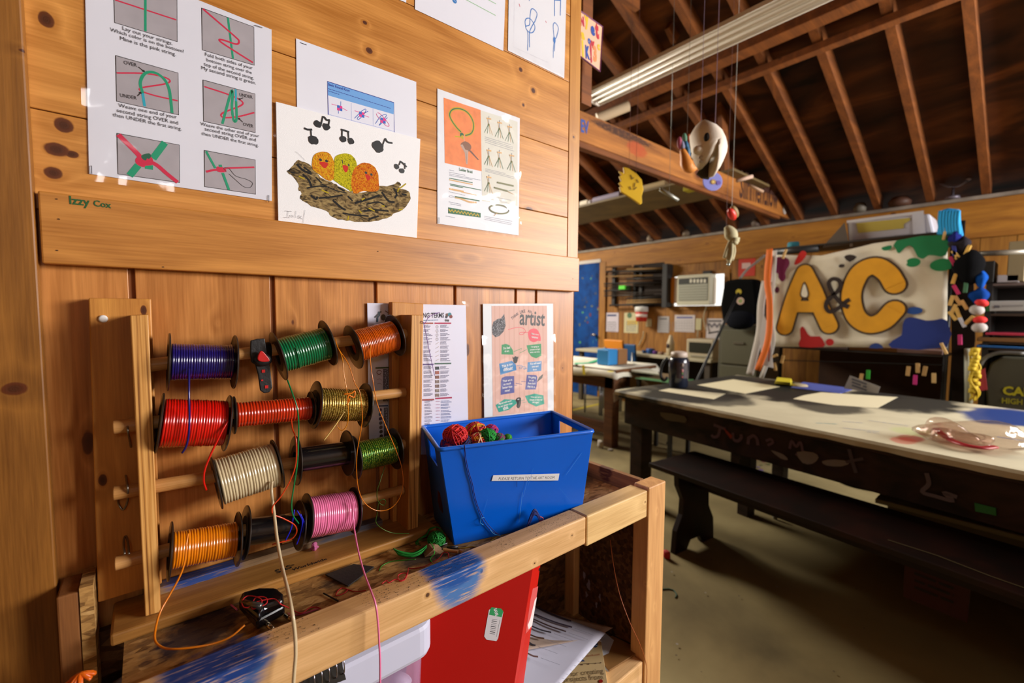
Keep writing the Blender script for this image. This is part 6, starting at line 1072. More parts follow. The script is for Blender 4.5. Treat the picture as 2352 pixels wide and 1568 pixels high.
m = MB(); a, b = onX((1443, 872), 3.3), onX((1530, 882), 3.3); m.box((3.4, a.y, b.z), (3.75, b.y, a.z)); gsx = m.build('green_stand', mat('3a6a3c', .6), None, bev=.004, props=('green shelf board under the box of papers', 'board')); 
for x in (3.41, 3.71):
    for y in (a.y-.04, b.y+.01): m = MB(); m.box((x, y, 0), (x+.03, y+.03, b.z)); m.build('leg', bkm, gsx)
# filing cabinet, black bag, pole
cb = thing('filing_cabinet', onX((1690, 870), 4.5), 'grey green filing cabinet left of the banner', 'cabinet'); a, b = onX((1652, 745), 4.5), onX((1745, 880), 4.5); gcm = mat('545242', .5)
m = MB(); m.box((4.5, a.y, 0), (5.0, b.y, a.z)); m.build('body', gcm, cb, bev=.01)
for i in range(3): z0 = .05+i*(a.z-.08)/3; m = MB(); m.box((4.488, b.y+.03, z0), (4.5, a.y-.03, z0+(a.z-.08)/3-.02)); d_ = m.build('drawer', mat('5e5c48', .5), cb, bev=.004); m = MB(); m.box((4.478, (a.y+b.y)/2-.05, z0+.2), (4.488, (a.y+b.y)/2+.05, z0+.22)); m.build('handle', mat('9a988a', .3, .8), d_)
bg = thing('black_bag', onX((1700, 745), 4.45), 'black instrument bag with a small round badge on the filing cabinet', 'bag'); z0 = a.z+.002; P_ = [(1662, 645), (1690, 640), (1735, 640), (1742, 700), (1738, 745), (1658, 742), (1653, 700)]
m = MB(); m.prism([onX(p, 4.5) for p in P_], (.16, 0, 0)); m.build('bag_body', mat('050505', .9, bump=.3, bs=30, spec=.1), bg, bev=.03); A_ = Art((4.5, 0, 0), (-1, 0, 0), base=.004); A_.disc(onX((1697, 670), 4.5), .028, mat('b8a418', .6)); A_.disc(onX((1701, 691), 4.5), .036, mat('c8a898', .6)); A_.disc(onX((1701, 691), 4.5), .02, mat('8a9a5a', .6)); A_.build('badge', bg)
m = MB(); m.blob(onX((1700, 735), 4.42), (.05, .13, .09), noise=.05); m.build('pocket', mat('0e1018', .9, spec=.1), bg, smooth=True)
m = MB(); m.tube([onX((1697, 672), 4.3), onX((1640, 790), 4.2), onX((1612, 850), 4.1), onX((1612, 850), 4.1)+(onX((1612, 850), 4.1)-onX((1640, 790), 4.2))*((onX((1612, 850), 4.1).z-.01)/(onX((1640, 790), 4.2).z-onX((1612, 850), 4.1).z))], .014, 8); m.build('black_pole', mat('0c0c10', .5), None, smooth=True, props=('slim black pole leaning in front of the black bag', 'pole'))
# ------------------------------------------------------------------ wire shelf with banner
XB = 4.2; ws = thing('wire_shelf', (4.4, .2, 0), 'black wire shelving unit carrying the painted banner', 'shelf'); wm = mat('1a1a1c', .4, .3)
for x, X in ((1757, XB+.03), (1757, XB+.45), (2180, XB+.03), (2180, XB+.45)):
    y = onX((x, 700), XB+.03).y; m = MB(); m.tube([(X, y, 0), (X, y, 1.80 if x < 2000 else 1.95)], .014, 10); m.build('post', wm, ws, smooth=True)
y0_, y1_ = onX((2180, 700), XB+.03).y, onX((1757, 700), XB+.03).y
for z in (.5, .98, 1.83): m = MB(); m.box((XB+.03, y0_, z-.012), (XB+.45, y1_, z)); m.build('shelf_deck', mat('2a2420', .6), ws)
bn = MB(); C4 = [onX(p, XB) for p in ((1760, 796), (2176, 798), (2176, 538), (1780, 586))]; nx, ny_ = 40, 14; vs = []
def bpt(u, v):
    p = (C4[0].lerp(C4[1], u)).lerp(C4[3].lerp(C4[2], u), v); dip = .05*max(0, 1-abs(u-.33)/.3)*max(0, v-.5)*2
    return p+V((.009*math.sin(u*17+v*5)+.006*math.sin(v*9-u*11), 0, -dip))
for j in range(ny_+1):
    for i in range(nx+1): vs.append(bpt(i/nx, j/ny_))
bn.add(vs, [(j*(nx+1)+i, j*(nx+1)+i+1, (j+1)*(nx+1)+i+1, (j+1)*(nx+1)+i) for j in range(ny_) for i in range(nx)])
ban = thing('cloth_banner', C4[0].lerp(C4[1], .5), 'white cloth banner painted with a big yellow A & C', 'banner'); clb = mat('e6e0cc', .85, var=.08, vs=5, bump=.2, bs=300); bo_ = bn.build('cloth', clb, ban, smooth=True, solid=.002)
Z = zz_(1720, 440, 3.733); A_ = Art((XB-.014, 0, 0), (-1, 0, 0), step=.0003, base=.0016)
ye, ol, bk2 = mat('e0a01c', .7, var=.08, vs=9), mat('4a3828', .8), mat('2a1c18', .8)
def blobp(pts, m_, k_=3): A_.poly(Z(*pts), m_, k_)
blobp((1265, 420, 1690, 370, 1690, 545, 1600, 548, 1540, 545, 1500, 575, 1450, 560, 1420, 500, 1380, 460, 1330, 490, 1290, 530, 1265, 500), mat('0a7a48', .7), 2); blobp((1140, 480, 1220, 460, 1215, 495, 1160, 505), mat('0a7a48', .7)); A_.disc(onX(Z(1408, 607)[0], XB-.012), .040, mat('0a8048', .7), .032); A_.disc(onX(Z(1655, 628)[0], XB-.012), .06, mat('0a8048', .7), .042)
blobp((215, 600, 250, 560, 330, 570, 350, 620, 315, 690, 318, 740, 290, 772, 255, 740, 250, 700, 210, 690), mat('7a1c50', .7)); A_.disc(onX(Z(242, 843)[0], XB-.012), .018, mat('5a1034', .7), .028); blobp((440, 520, 480, 510, 495, 545, 440, 610, 390, 620), mat('cc1c18', .6))
blobp((435, 1330, 445, 1260, 440, 1180, 465, 1155, 495, 1200, 530, 1240, 610, 1240, 645, 1290, 640, 1330), mat('b01010', .7), 2); A_.disc(onX(Z(695, 1290)[0], XB-.012), .028, mat('b81414', .7)); blobp((1035, 1340, 1060, 1305, 1110, 1300, 1155, 1340), mat('1c3a80', .7), 2)
blobp((1225, 1340, 1235, 1275, 1310, 1230, 1320, 1140, 1350, 1085, 1420, 1080, 1520, 1105, 1600, 1100, 1700, 1105, 1700, 1335), mat('1a3284', .75), 2); A_.disc(onX(Z(1418, 1020)[0], XB-.012), .045, mat('1a4a98', .7), .026)
def stroke(pts, w, m_, k_=8, closed=False): A_.line(Z(*pts), w, m_, k_, closed)
Apts = ((310, 1165, 370, 960, 430, 800, 480, 690), (480, 690, 560, 850, 620, 1000, 690, 1150))
Cp = (1255, 800, 1190, 700, 1080, 640, 960, 690, 890, 830, 885, 960, 930, 1080, 1030, 1140, 1150, 1110, 1250, 1010)
def caps(p, r, m_): A_.disc(onX(Z(*p)[0], XB-.012), r, m_)
for w, mm_ in ((.143, ol), (.115, ye)):
    for a in Apts: stroke(a, w, mm_)
    stroke((400, 985, 600, 985), w*.8, mm_); 
    for p in ((310, 1165), (480, 690), (690, 1150)): caps(p, w/2, mm_)
    stroke(Cp, w*1.05, mm_, 8); caps((1255, 800), w*.52, mm_); caps((1250, 1010), w*.52, mm_)
blobp((480, 770, 520, 870, 500, 920, 450, 905, 445, 860), ol, 3); blobp((480, 790, 508, 870, 495, 905, 458, 895, 455, 860), clb, 3)
stroke((860, 985, 800, 960, 730, 880, 690, 790, 720, 750, 775, 760, 790, 810, 750, 870, 680, 930, 665, 990, 700, 1030, 770, 1000, 840, 940, 870, 925), .030, bk2, 6); stroke((790, 965, 860, 990), .03, bk2); A_.disc(onX(Z(800, 637)[0], XB-.012), .02, bk2, .014); blobp((820, 560, 870, 605, 930, 560, 870, 540), bk2, 2)
A_.build('painted_lettering', bo_)
for i, p in enumerate(((1802, 583, .3), (2170, 537, .1), (2168, 800, -.4))):
    c = onX(p[:2], XB-.03); m = MB(); m.box(c+V((-.01, -.008, -.04)), c+V((.01, .008, .04)), rot=Matrix.Rotation(p[2], 3, 'X')); m.build('clothespin', mat('c8a468', .6), None, bev=.002, props=(('wooden clothespin at the top left corner of the banner', 'wooden clothespin at the top right corner of the banner', 'wooden clothespin at the bottom right corner of the banner')[i], 'clothespin', 'banner clothespins'))
# stuff on the top deck
zd = 1.832
tb_t = thing('clear_tub', (XB+.25, 0, zd), 'clear plastic tub with a yellow label lying on the wire shelf top', 'tub')
cpm = mat('b8b8c2', .3); a = [onX(p, XB+.1) for p in ((1948, 566), (2146, 545), (2136, 490), (1944, 508))]; a[0].z = max(a[0].z, zd); a[1].z = max(a[1].z, zd)
m = MB(); m.prism(a, (.28, 0, 0)); m.build('tub_body', cpm, tb_t, bev=.015); A_ = Art((XB+.1, 0, 0), (-1, 0, 0), base=.003); A_.poly(Z(920, 270, 1380, 225, 1385, 245, 1330, 280, 1330, 315, 940, 355), mat('b8a84c', .6)); A_.line(Z(840, 260, 1500, 175), .022, mat('c8c8cc', .5)); A_.line(Z(870, 260, 880, 470), .02, mat('c8c8c8', .5)); A_.poly(Z(1400, 190, 1500, 180, 1520, 390, 1410, 400), mat('c4c4cc', .4)); A_.build('tub_label', tb_t)
m = MB(); m.hexa([onX(p, x) for p, x in (((1888, 568), XB+.05), ((1950, 560), XB+.05), ((1950, 560), XB+.3), ((1888, 568), XB+.3), ((1930, 522), XB+.05), ((1940, 510), XB+.05), ((1940, 510), XB+.3), ((1930, 522), XB+.3))]); m.build('grey_tray', mat('5a524a', .5), None, props=('tilted grey tray leaning on the clear tub', 'tray'))
m = MB(); m.tube([onX((1782, 578), XB+.06), onX((1880, 570), XB+.06)], .03, 14); m.build('black_tube', mat('2a2c2e', .4), None, smooth=True, props=('black tube along the top left of the wire shelf', 'tube'))
m = MB(); c = onX((1822, 562), XB+.1); m.blob(c, (.03, .04, .025), noise=.2); m.build('teal_fluff', mat('2a7a8a', .8), None, smooth=True, props=('tiny teal scrap on the black tube', 'scrap'))
kn = thing('blue_knit', onX((2180, 540), XB), 'bright blue knitted piece draped over the shelf corner', 'knitting'); P_ = [(2162, 482), (2176, 477), (2204, 480), (2206, 510), (2212, 540), (2200, 548), (2172, 540), (2150, 538), (2156, 510)]
m = MB(); m.prism([onX(p, XB-.02) for p in P_], (.05, 0, 0)); m.build('knitted_panel', mat('1a84b8', .85, bump=.8, bs=60, var=.2, vs=40), kn, bev=.01)
for i in range(7): m = MB(); x = 2160+i*7; m.tube(spl([onX((x, 484), XB-.03), onX((x-2, 510), XB-.035), onX((x+1, 538), XB-.03)], 4), .010, 6); m.build('rib', mat('1a90c8', .85, bump=.6, bs=90), kn, smooth=True)
# ribbons at the left of the banner
rb = [((1768, 572), (1762, 640), (1768, 700), (1764, 780), (1740, 850), 'd86a18', .05, 'orange ribbon hanging at the left edge of the banner'), ((1780, 575), (1776, 640), (1770, 720), (1775, 790), (1748, 870), 'c8c4bc', .035, 'white ribbon between the orange ribbon and the banner'), ((1758, 645), (1748, 700), (1745, 760), (1732, 820), (1722, 860), 'b8b0a8', .06, 'long pale grey scarf left of the orange ribbon'), ((1772, 570), (1770, 620), (1764, 700), (1768, 760), (1766, 830), 'b8380c', .02, 'thin red orange ribbon beside the banner'), ((1700, 640), (1715, 620), (1740, 600), (1752, 590), (1756, 585), '8a8480', .05, 'grey gauze hanging between the red notice and the ribbons')]
for q in rb:
    P_ = spl([onX(p, XB-.03-.012*(0 if 'orange' in q[7][:18] else 0)-.012*({0: 5, 3: 4}.get(rb.index(q), rb.index(q)*.8))) for p in q[:5]], 5); m = MB(); m.tube(P_, q[6]*.5, 8, flat=.25); m.build('ribbon', mat(q[5], .7), None, smooth=True, props=(q[7], 'ribbon'))
m = MB(); m.prism([onX(p, XB-.08) for p in ((1753, 720), (1768, 755), (1776, 845), (1750, 838), (1744, 770))], (.004, 0, 0)); m.build('white_cloth_tip', mat('ccc8c8', .8), None, props=('white cloth triangle hanging by the ribbons', 'cloth'))
# below the banner: shelf items
zs_ = .982
for i, (x0, x1, y0, y1, c, lb) in enumerate(((1795, 1945, 795, 812, '8a8084', 'long grey lavender box on the middle deck behind the banner edge'), (2060, 2165, 810, 822, '9a7a70', 'pale pinkish board on the right of the middle deck'), (1950, 2060, 800, 815, '7a4e1c', 'brown plank on the middle deck'))):
    a, b = onX((x0, y0), XB+.05), onX((x1, y1), XB+.05); m = MB(); m.box((XB+.05, a.y, zs_), (XB+.3, b.y, max(a.z, zs_+.03))); m.build('shelf_box', mat(c, .7), None, bev=.004, props=(lb, 'box'))
bc = MB(); a, b = onX((1880, 830), XB+.44), onX((2160, 900), XB+.44); bc.box((XB+.46, b.y, .3), (XB+.48, a.y, 1.0)); bc.build('plywood_sheet', mat('3a200a', .8, var=.2), None, props=('dark brown panel standing behind the wire shelf', 'panel'))
pins = [((1777, 818), 1.1, 'c8a060'), ((1797, 825), .2, 'c8a060'), ((1780, 842), -.2, 'c8a060'), ((1978, 868), .1, 'c0985c'), ((2086, 852), .05, 'b8925a'), ((2108, 845), -.05, 'b8925a'), ((2124, 852), .1, 'a88450'), ((2145, 868), -.05, 'ccaa70'), ((1994, 860), 0, '2a9a2c'), ((2102, 872), 0, 'c02878')]
nm = ['leftmost pin near the ribbons, lying sideways', 'pin right of the sideways one', 'pin below the sideways one', 'pin over the white card', 'first of the right hand row under the banner', 'second pin of the right hand row', 'third pin of the right hand row', 'big pale pin at the end of the right hand row', '', '']
for i, (p, r_, c) in enumerate(pins):
    q = onX(p, XB-.01); m = MB(); m.box(q+V((-.008, -.011, -.034)), q+V((.008, .011, .034)), rot=Matrix.Rotation(r_, 3, 'X')); m.build('clothespin', mat(c, .6), None, bev=.002, props=('wooden clothespin below the banner, '+nm[i] if nm[i] else ('green clothespin below the banner' if i == 8 else 'pink clothespin below the banner in the right hand row'), 'clothespin', 'clothespins under the banner'))
m = MB(); m.tube([onX((1765, 826), XB+.02), onX((2165, 838), XB+.02)], .004, 6); m.build('pin_line', wm, None, props=('thin line strung under the banner for the clothespins', 'line'))
# garland of pins and cloth at the right post
m = MB(); m.prism([onX(p, XB+.02) for p in ((2184, 560), (2215, 572), (2236, 650), (2240, 780), (2222, 925), (2186, 925))], (.02, 0, 0)); m.build('dark_backdrop', mat('1a120c', .9, bump=.5, bs=40, spec=.1), None, props=('dark brown sheet added for the dark rack side behind the pins right of the banner', 'cloth'))  # added dark sheet, stands in for the dark mesh of the rack side
gx = XB-.04; rn = random.Random(31); GY = [(2196, 585), (2203, 600), (2212, 628), (2192, 640), (2188, 600), (2215, 700), (2200, 718), (2190, 710), (2210, 740), (2222, 575), (2185, 690), (2196, 665), (2218, 660), (2205, 780), (2192, 575), (2226, 735), (2200, 690), (2188, 725)]
for i, p in enumerate(GY):
    c = ('d8b060', 'c8a058', 'c02868', 'd8a850', 'a81c50', 'c89858', 'd0a858', 'c8a058', 'c0c0cc', 'e0b458', 'c8a058', 'b82058', '3a6a4a', 'b02060', '283080', 'c8a058', 'b88a50', 'd0a858')[i]
    q = onX(p, gx); m = MB(); m.box(q+V((-.008, -.010, -.034)), q+V((.008, .010, .034)), rot=Matrix.Rotation(rn.uniform(-.6, .6), 3, 'X')); m.build('clothespin', mat(c, .6), None, bev=.002, props=('clothespin in the dense cluster right of the banner', 'clothespin', 'pins clustered on the right shelf post'))
def clothblob(name, p, X, r, c, lb, cat='cloth', noise=.12):
    m = MB(); m.blob(onX(p, X), r, n=20, k=14, noise=noise, seed=len(lb)); m.build(name, mat(c, .9, bump=.5, bs=60, spec=.08), None, smooth=True, props=(lb, cat))
clothblob('black_cloth', (2225, 612), XB-.03, (.05, .07, .10), '060608', 'black bunched cloth hanging right of the pins'); clothblob('blue_pompom', (2252, 640), XB-.03, (.03, .032, .055), '0e4494', 'upper bright blue pompom right of the black cloth', 'pompom', .2); clothblob('blue_pompom', (2248, 680), XB-.03, (.03, .045, .06), '0b3478', 'lower deeper blue pompom right of the black cloth', 'pompom', .2)
clothblob('navy_scrap', (2194, 548), XB-.03, (.03, .03, .045), '1a2064', 'navy yarn scrap under the blue knitting', 'scrap', .2); clothblob('dark_tassel', (2205, 560), XB-.02, (.04, .05, .05), '28242a', 'dark tassel behind the pins under the blue knitting', 'tassel', .2)
for i, (p, s_) in enumerate((((2248, 705), .4), ((2250, 745), 0))):
    gn = thing('felt_gnome', onX(p, XB-.04), ('upper tilted red and white felt figure right of the pins', 'lower upright red and white felt figure right of the pins')[i], 'figure', 'red and white felt figures'); q = onX(p, XB-.04); R_ = Matrix.Rotation(s_, 3, 'X')
    m = MB(); m.blob(q+R_@V((0, 0, -.02)), (.028, .038, .032), rot=R_); m.build('body', mat('a8a09c', .8), gn, smooth=True); m = MB(); m.blob(q+R_@V((0, 0, .03)), (.026, .034, .024), rot=R_); m.build('cap', mat('c81c18', .8), gn, smooth=True)
m = MB(); q = [onX(p, XB-.03) for p in ((2240, 800), (2238, 820), (2242, 845), (2236, 870), (2240, 900), (2238, 920))]; rg = random.Random(3)
for j_ in range(5): m.tube(spl([p+V((rg.uniform(-.02, .02), rg.uniform(-.022, .022), 0)) for p in q], 4), .006, 6)
for j_ in range(12): m.blob(onX((2238+rg.uniform(-6, 6), 804+j_*8.5), XB-.04), (.012, .016, .014), n=8, k=6, noise=.3)
m.build('yellow_garland', mat('b89a0c', .7, bump=.5, bs=60), None, smooth=True, props=('yellow yarn garland hanging right of the wire shelf', 'garland'))
m = MB(); m.tube([onX((2225, 925), XB+.02), onX((2224, 800), XB+.02)], .02, 8); m.build('pale_strap', mat('9a9a88', .6), None, smooth=True, props=('pale strap hanging left of the yellow garland', 'strap'))
m = MB(); m.prism([onX(p, XB) for p in ((2252, 850), (2262, 845), (2268, 895), (2250, 898))], (.01, 0, 0)); m.build('red_pennant', mat('8a2430', .7), None, props=('small red and blue pennant right of the yellow garland', 'pennant'))
# right hand shelving
XS = 4.35; sh = thing('open_shelving', onX((2310, 900), XS), 'dark open shelving crammed with boxes at the right picture edge', 'shelving')
ya, yb = onX((2262, 700), XS).y, -1.1; m = MB(); m.box((XS, ya-.03, 0), (XS+.45, ya, 1.55)); m.build('side', bkm, sh); m = MB(); m.box((XS+.43, yb, 0), (XS+.46, ya-.03, 1.5)); m.build('back', mat('1c120a', .8), sh)
def zat(y): return onX((2310, y), XS).z
for y in (650, 720, 785, 800): z = zat(y); m = MB(); m.box((XS, yb, z-.015), (XS+.43, ya-.03, z)); m.build('shelf', mat('6a5a54' if y == 650 else '3a2a1c', .6), sh)
m = MB(); m.tube([onX((2240, 583), XS), onX((2356, 578), XS)], .018, 12); m.build('grey_rail', mat('8a8478', .4, .5), sh, smooth=True)
def sbox(x0, y0, x1, y1, c, name, lb, cat, d=.3, txt=None):
    a, b = onX((x0, y0), XS-.01), onX((x1, y1), XS-.01); m = MB(); m.box((XS-.01, a.y, a.z), (XS-.01+d, b.y, b.z)); o = m.build(name, mat(c, .6), None, bev=.004, props=(lb, cat)); return o
o = sbox(2272, 691, 2380, 714, 'a8a8a4', 'white_carton', 'flat white carton with small print on the right shelving', 'box'); A_ = Art((XS-.01, 0, 0), (-1, 0, 0), base=.002); A_.poly([(2264, 692), (2273, 691), (2273, 714), (2264, 715)], mat('1c5a20', .6)); A_.poly([(2283, 701), (2296, 701), (2296, 707), (2283, 707)], mat('5a5a60', .6)); A_.scribble((2300, 705), (2350, 704), .012, mat('8a8a88', .6), .02); A_.build('carton_print', o)
sbox(2262, 763, 2380, 772, 'b02a44', 'pink_folder', 'pinkish red folder lying on the right shelving', 'folder'); sbox(2245, 774, 2380, 788, '7a5428', 'wood_block', 'brown wooden box under the pinkish red folder', 'box'); sbox(2242, 792, 2380, 803, '1c5a98', 'blue_strip', 'long blue binder spine under the wooden box', 'binder'); sbox(2290, 632, 2340, 647, 'a8a4a8', 'white_cloth_pile', 'pile of white cloth on the upper right shelf', 'cloth'); sbox(2318, 555, 2352, 645, '8a7c5c', 'framed_chart', 'beige chart with a yellow strip standing on the upper right shelf', 'chart'); sbox(2258, 600, 2282, 648, '14120e', 'black_case', 'black upright case behind the blue pompoms', 'case')
ct = thing('tote_bin', onX((2310, 940), XS-.1), 'dark olive tote with large yellow warning letters at the right edge', 'tote bin'); X2 = XS-.1
a, b = onX((2262, 822), X2), onX((2352, 940), X2); m = MB(); m.prism([onX(p, X2) for p in ((2268, 945), (2262, 870), (2275, 835), (2300, 820), (2490, 826), (2490, 960))], (.35, 0, 0)); tob = m.build('tote_body', mat('3a3828', .6), ct, bev=.01)
A_ = Art((X2, 0, 0), (-1, 0, 0), base=.003); ym = mat('a8a010', .6); A_.text('CAUTION', (2303, 905), (2470, 918), ym, .04, 1.15); A_.text('HIGH VOLUME', (2301, 925), (2440, 937), mat('8a8410', .6), .03, 1.3); A_.build('tote_lettering', tob)
m = MB(); m.tube(spl([onX(p, X2-.02) for p in ((2250, 840), (2262, 822), (2285, 812), (2310, 810), (2352, 812))], 4), .012, 8); m.build('rim', mat('4a4844', .4), ct, smooth=True)
# ------------------------------------------------------------------ the big painted table and bench
T0, T1, T2, T3 = (onZ(p, .75) for p in ((1420, 895), (2352, 1080), (2352, 938), (1640, 858)))
dn_ = (T1-T0).normalized(); dp_ = V((-dn_.y, dn_.x, 0)); dp_ = dp_ if dp_.x > 0 else -dp_; Lt, Wt = 3.2, 1.42
def tp_(u, v, z): return T0+dn_*u+dp_*v+V((0, 0, z-.75))
tdk = noisemat('painted_dark_wood', ('0e0906', '1e130b', '33221a', '2a1c22'), (5, 5, 9), .65, 7, .8, .3, .7, .4)
tbl = thing('craft_table', T0.lerp(tp_(Lt, Wt, .75), .5)*1, 'long dark work table covered with paint marked paper', 'table')
def tbox(u0, v0, z0, u1, v1, z1, name, mt, parent, bev=.004): m = MB(); m.hexa([tp_(u0, v0, z0), tp_(u1, v0, z0), tp_(u1, v1, z0), tp_(u0, v1, z0), tp_(u0, v0, z1), tp_(u1, v0, z1), tp_(u1, v1, z1), tp_(u0, v1, z1)]); return m.build(name, mt, parent, bev=bev)
tbox(0, 0, .70, Lt, Wt, .744, 'table_top', tdk, tbl); apr = tbox(.03, .03, .53, Lt-.03, .07, .70, 'apron', tdk, tbl); tbox(.03, Wt-.07, .55, Lt-.03, Wt-.03, .70, 'apron', tdk, tbl); tbox(.03, .07, .53, .07, Wt-.07, .70, 'apron', tdk, tbl)
for u in (.05, 1.5, 2.9):
    for v in ((.07, Wt-.17) if u != 1.5 else (Wt-.17,)): tbox(u, v, 0, u+.1, v+.1, .70, 'leg', tdk, tbl)
for v in (.5, .9): tbox(.55, v, 0, .62, v+.08, .62, 'leg', tdk, tbl)
def covmat():
    m = bpy.data.materials.new('cover_paper'); m.use_nodes = True; N = m.node_tree.nodes; L = m.node_tree.links; b = N['Principled BSDF']; b.inputs['Roughness'].default_value = .6; b.inputs['Specular IOR Level'].default_value = .3
    tc = N.new('ShaderNodeTexCoord'); nz = N.new('ShaderNodeTexNoise'); nz.inputs['Scale'].default_value = 7; nz.inputs['Detail'].default_value = 7; L.new(tc.outputs['Object'], nz.inputs['Vector']); src = None
    base = N.new('ShaderNodeMapRange'); L.new(nz.outputs[0], base.inputs[0]); bm_ = N.new('ShaderNodeMix'); bm_.data_type = 'RGBA'; L.new(nz.outputs[0], bm_.inputs[0]); bm_.inputs[6].default_value = lin('c8c0a4'); bm_.inputs[7].default_value = lin('a89e84'); src = bm_.outputs[2]
    for (p, r, c, amt) in (((1505, 886), (.30, .05), '1e1b18', .85), ((1575, 874), (.26, .26), '100e0c', .97), ((1590, 900), (.32, .22), '100e0c', .96), ((1700, 872), (.22, .42), '100e0c', .97), ((1790, 893), (.34, .24), '100e0c', .97), ((1850, 905), (.30, .20), '100e0c', .96), ((1640, 915), (.16, .16), '2a2622', .8), ((1900, 932), (.16, .14), '26221e', .9), ((2075, 918), (.34, .20), '100e0c', .97), ((2010, 905), (.3, .1), '1c1917', .9), ((2300, 955), (.22, .10), '0c2c6a', .95), ((2345, 958), (.20, .10), '0c2c6a', .95), ((2090, 1005), (.05, .03), '9a3a34', .8), ((2075, 1010), (.05, .03), 'b84a3c', .6), ((2100, 990), (.07, .06), 'a8b070', .5)):
        q = onZ(p, .75); s = N.new('ShaderNodeVectorMath'); s.operation = 'SUBTRACT'; L.new(tc.outputs['Object'], s.inputs[0]); s.inputs[1].default_value = q; k2 = N.new('ShaderNodeVectorMath'); k2.operation = 'DIVIDE'; L.new(s.outputs[0], k2.inputs[0]); k2.inputs[1].default_value = (r[0]*1.35, r[1]*1.35, 1); l = N.new('ShaderNodeVectorMath'); l.operation = 'LENGTH'; L.new(k2.outputs[0], l.inputs[0])
        a = N.new('ShaderNodeMath'); a.operation = 'MULTIPLY_ADD'; L.new(nz.outputs[0], a.inputs[0]); a.inputs[1].default_value = .9; L.new(l.outputs['Value'], a.inputs[2]); mr = N.new('ShaderNodeMapRange'); mr.interpolation_type = 'SMOOTHSTEP'; L.new(a.outputs[0], mr.inputs[0]); mr.inputs[1].default_value = 1.22; mr.inputs[2].default_value = 1.6; mr.inputs[3].default_value = amt; mr.inputs[4].default_value = 0
        x = N.new('ShaderNodeMix'); x.data_type = 'RGBA'; L.new(mr.outputs[0], x.inputs[0]); L.new(src, x.inputs[6]); x.inputs[7].default_value = lin(c); src = x.outputs[2]
    L.new(src, b.inputs['Base Color']); return m
m = MB(); nu = 60; vs = []; rn = random.Random(14)
for i in range(nu+1):
    u = -.02+(Lt+.04)*i/nu; w = .0015*math.sin(i*1.7)+.001*math.sin(i*.6)
    vs += [tp_(u, -.008+w, .716+w), tp_(u, -.010+w*.5, .737), tp_(u, -.002, .7475), tp_(u, Wt*.5, .7475), tp_(u, Wt, .7475), tp_(u, Wt+.012, .72)]
m.add(vs, [(i*6+j, (i+1)*6+j, (i+1)*6+j+1, i*6+j+1) for i in range(nu) for j in range(5)]); cov = m.build('paper_cover', covmat(), None, smooth=False, solid=.0015, props=('paint sprayed white paper covering the long craft table', 'table cover'))
m = MB(); m.prism([tp_(-.02, 0, .747), tp_(-.045, .0, .72), tp_(-.05, .01, .66), tp_(-.03, .06, .70), tp_(-.02, .1, .747)], dn_*.012); m.build('paper_corner_fold', mat('a8a094', .7), cov)
AN = -dp_; A_ = Art(tp_(0, .03, .6), AN, step=.0004, base=.003); pl_m = mat('5a4454', .7); wsp = mat('77706a', .8)
def strk(pts, w=.016, m_=pl_m): A_.line(pts, w, m_, 4)
strk([(1640, 975), (1662, 983), (1668, 984)]); strk([(1655, 983), (1650, 1000), (1640, 1003), (1635, 998)]); strk([(1684, 993), (1686, 1008), (1696, 1012), (1704, 1004), (1702, 997)]); strk([(1719, 1020), (1721, 1003)]); strk([(1721, 1005), (1732, 1000), (1740, 1008), (1742, 1022)]); strk([(1760, 1012), (1772, 1008), (1776, 1016), (1764, 1022)], .013); A_.poly([(1664, 982), (1684, 1000), (1680, 1008), (1668, 992)], mat('8a2c18', .7))
strk([(1815, 1030), (1820, 1012), (1830, 1025), (1840, 1015), (1846, 1040)], .012); strk([(1830, 1045), (1838, 1038)], .012)
for P_ in (((1518, 946), (1574, 955), (1576, 970), (1560, 968), (1530, 963)), ((1772, 1033), (1800, 1042), (1812, 1055), (1795, 1052)), ((1832, 1037), (1870, 1038), (1882, 1050), (1868, 1064), (1845, 1062)), ((1890, 1058), (1920, 1054), (1955, 1060), (1935, 1070), (1900, 1068))): A_.poly(P_, wsp if P_[0][0] > 1600 else mat('5a5444', .8), 2)
strk([(1952, 1030), (1960, 1060), (1968, 1085)], .014, mat('4a4048', .8)); strk([(1945, 1060), (1985, 1052)], .012, mat('4a4048', .8)); strk([(2130, 1085), (2135, 1110), (2120, 1128), (2150, 1138), (2190, 1148), (2170, 1130), (2200, 1140)], .014, mat('5c5258', .8)); A_.build('apron_paint', apr)
q = onP((2240, 1153), tp_(0, .028, .6), AN); m = MB(); P_ = [onP(p, tp_(0, .018, .6), AN) for p in ((2238, 1155), (2287, 1167), (2288, 1184), (2240, 1174))]; m.prism(P_, dp_*.006); m.build('green_tape', mat('1a6a2c', .6), None, props=('green tape patch stuck below the apron of the craft table', 'tape'))
A_ = Art((0, 0, .7483), (0, 0, 1), base=.0008)
for i, (a, b) in enumerate((((1875, 972), (1925, 974)), ((1935, 968), (1985, 972)), ((1935, 983), (2020, 992)), ((1995, 966), (2085, 978)), ((1990, 992), (2020, 996)))): A_.scribble(a, b, .008, mat('7a9a98' if i == 0 else '9a9aa0', .7), .006, i)
A_.line([(2060, 1005), (2110, 998), (2150, 990), (2180, 985)], .004, mat('b8a070', .7), 4); A_.line([(2290, 1003), (2352, 1012)], .008, mat('5a7ab8', .7)); A_.build('marker_notes', cov)
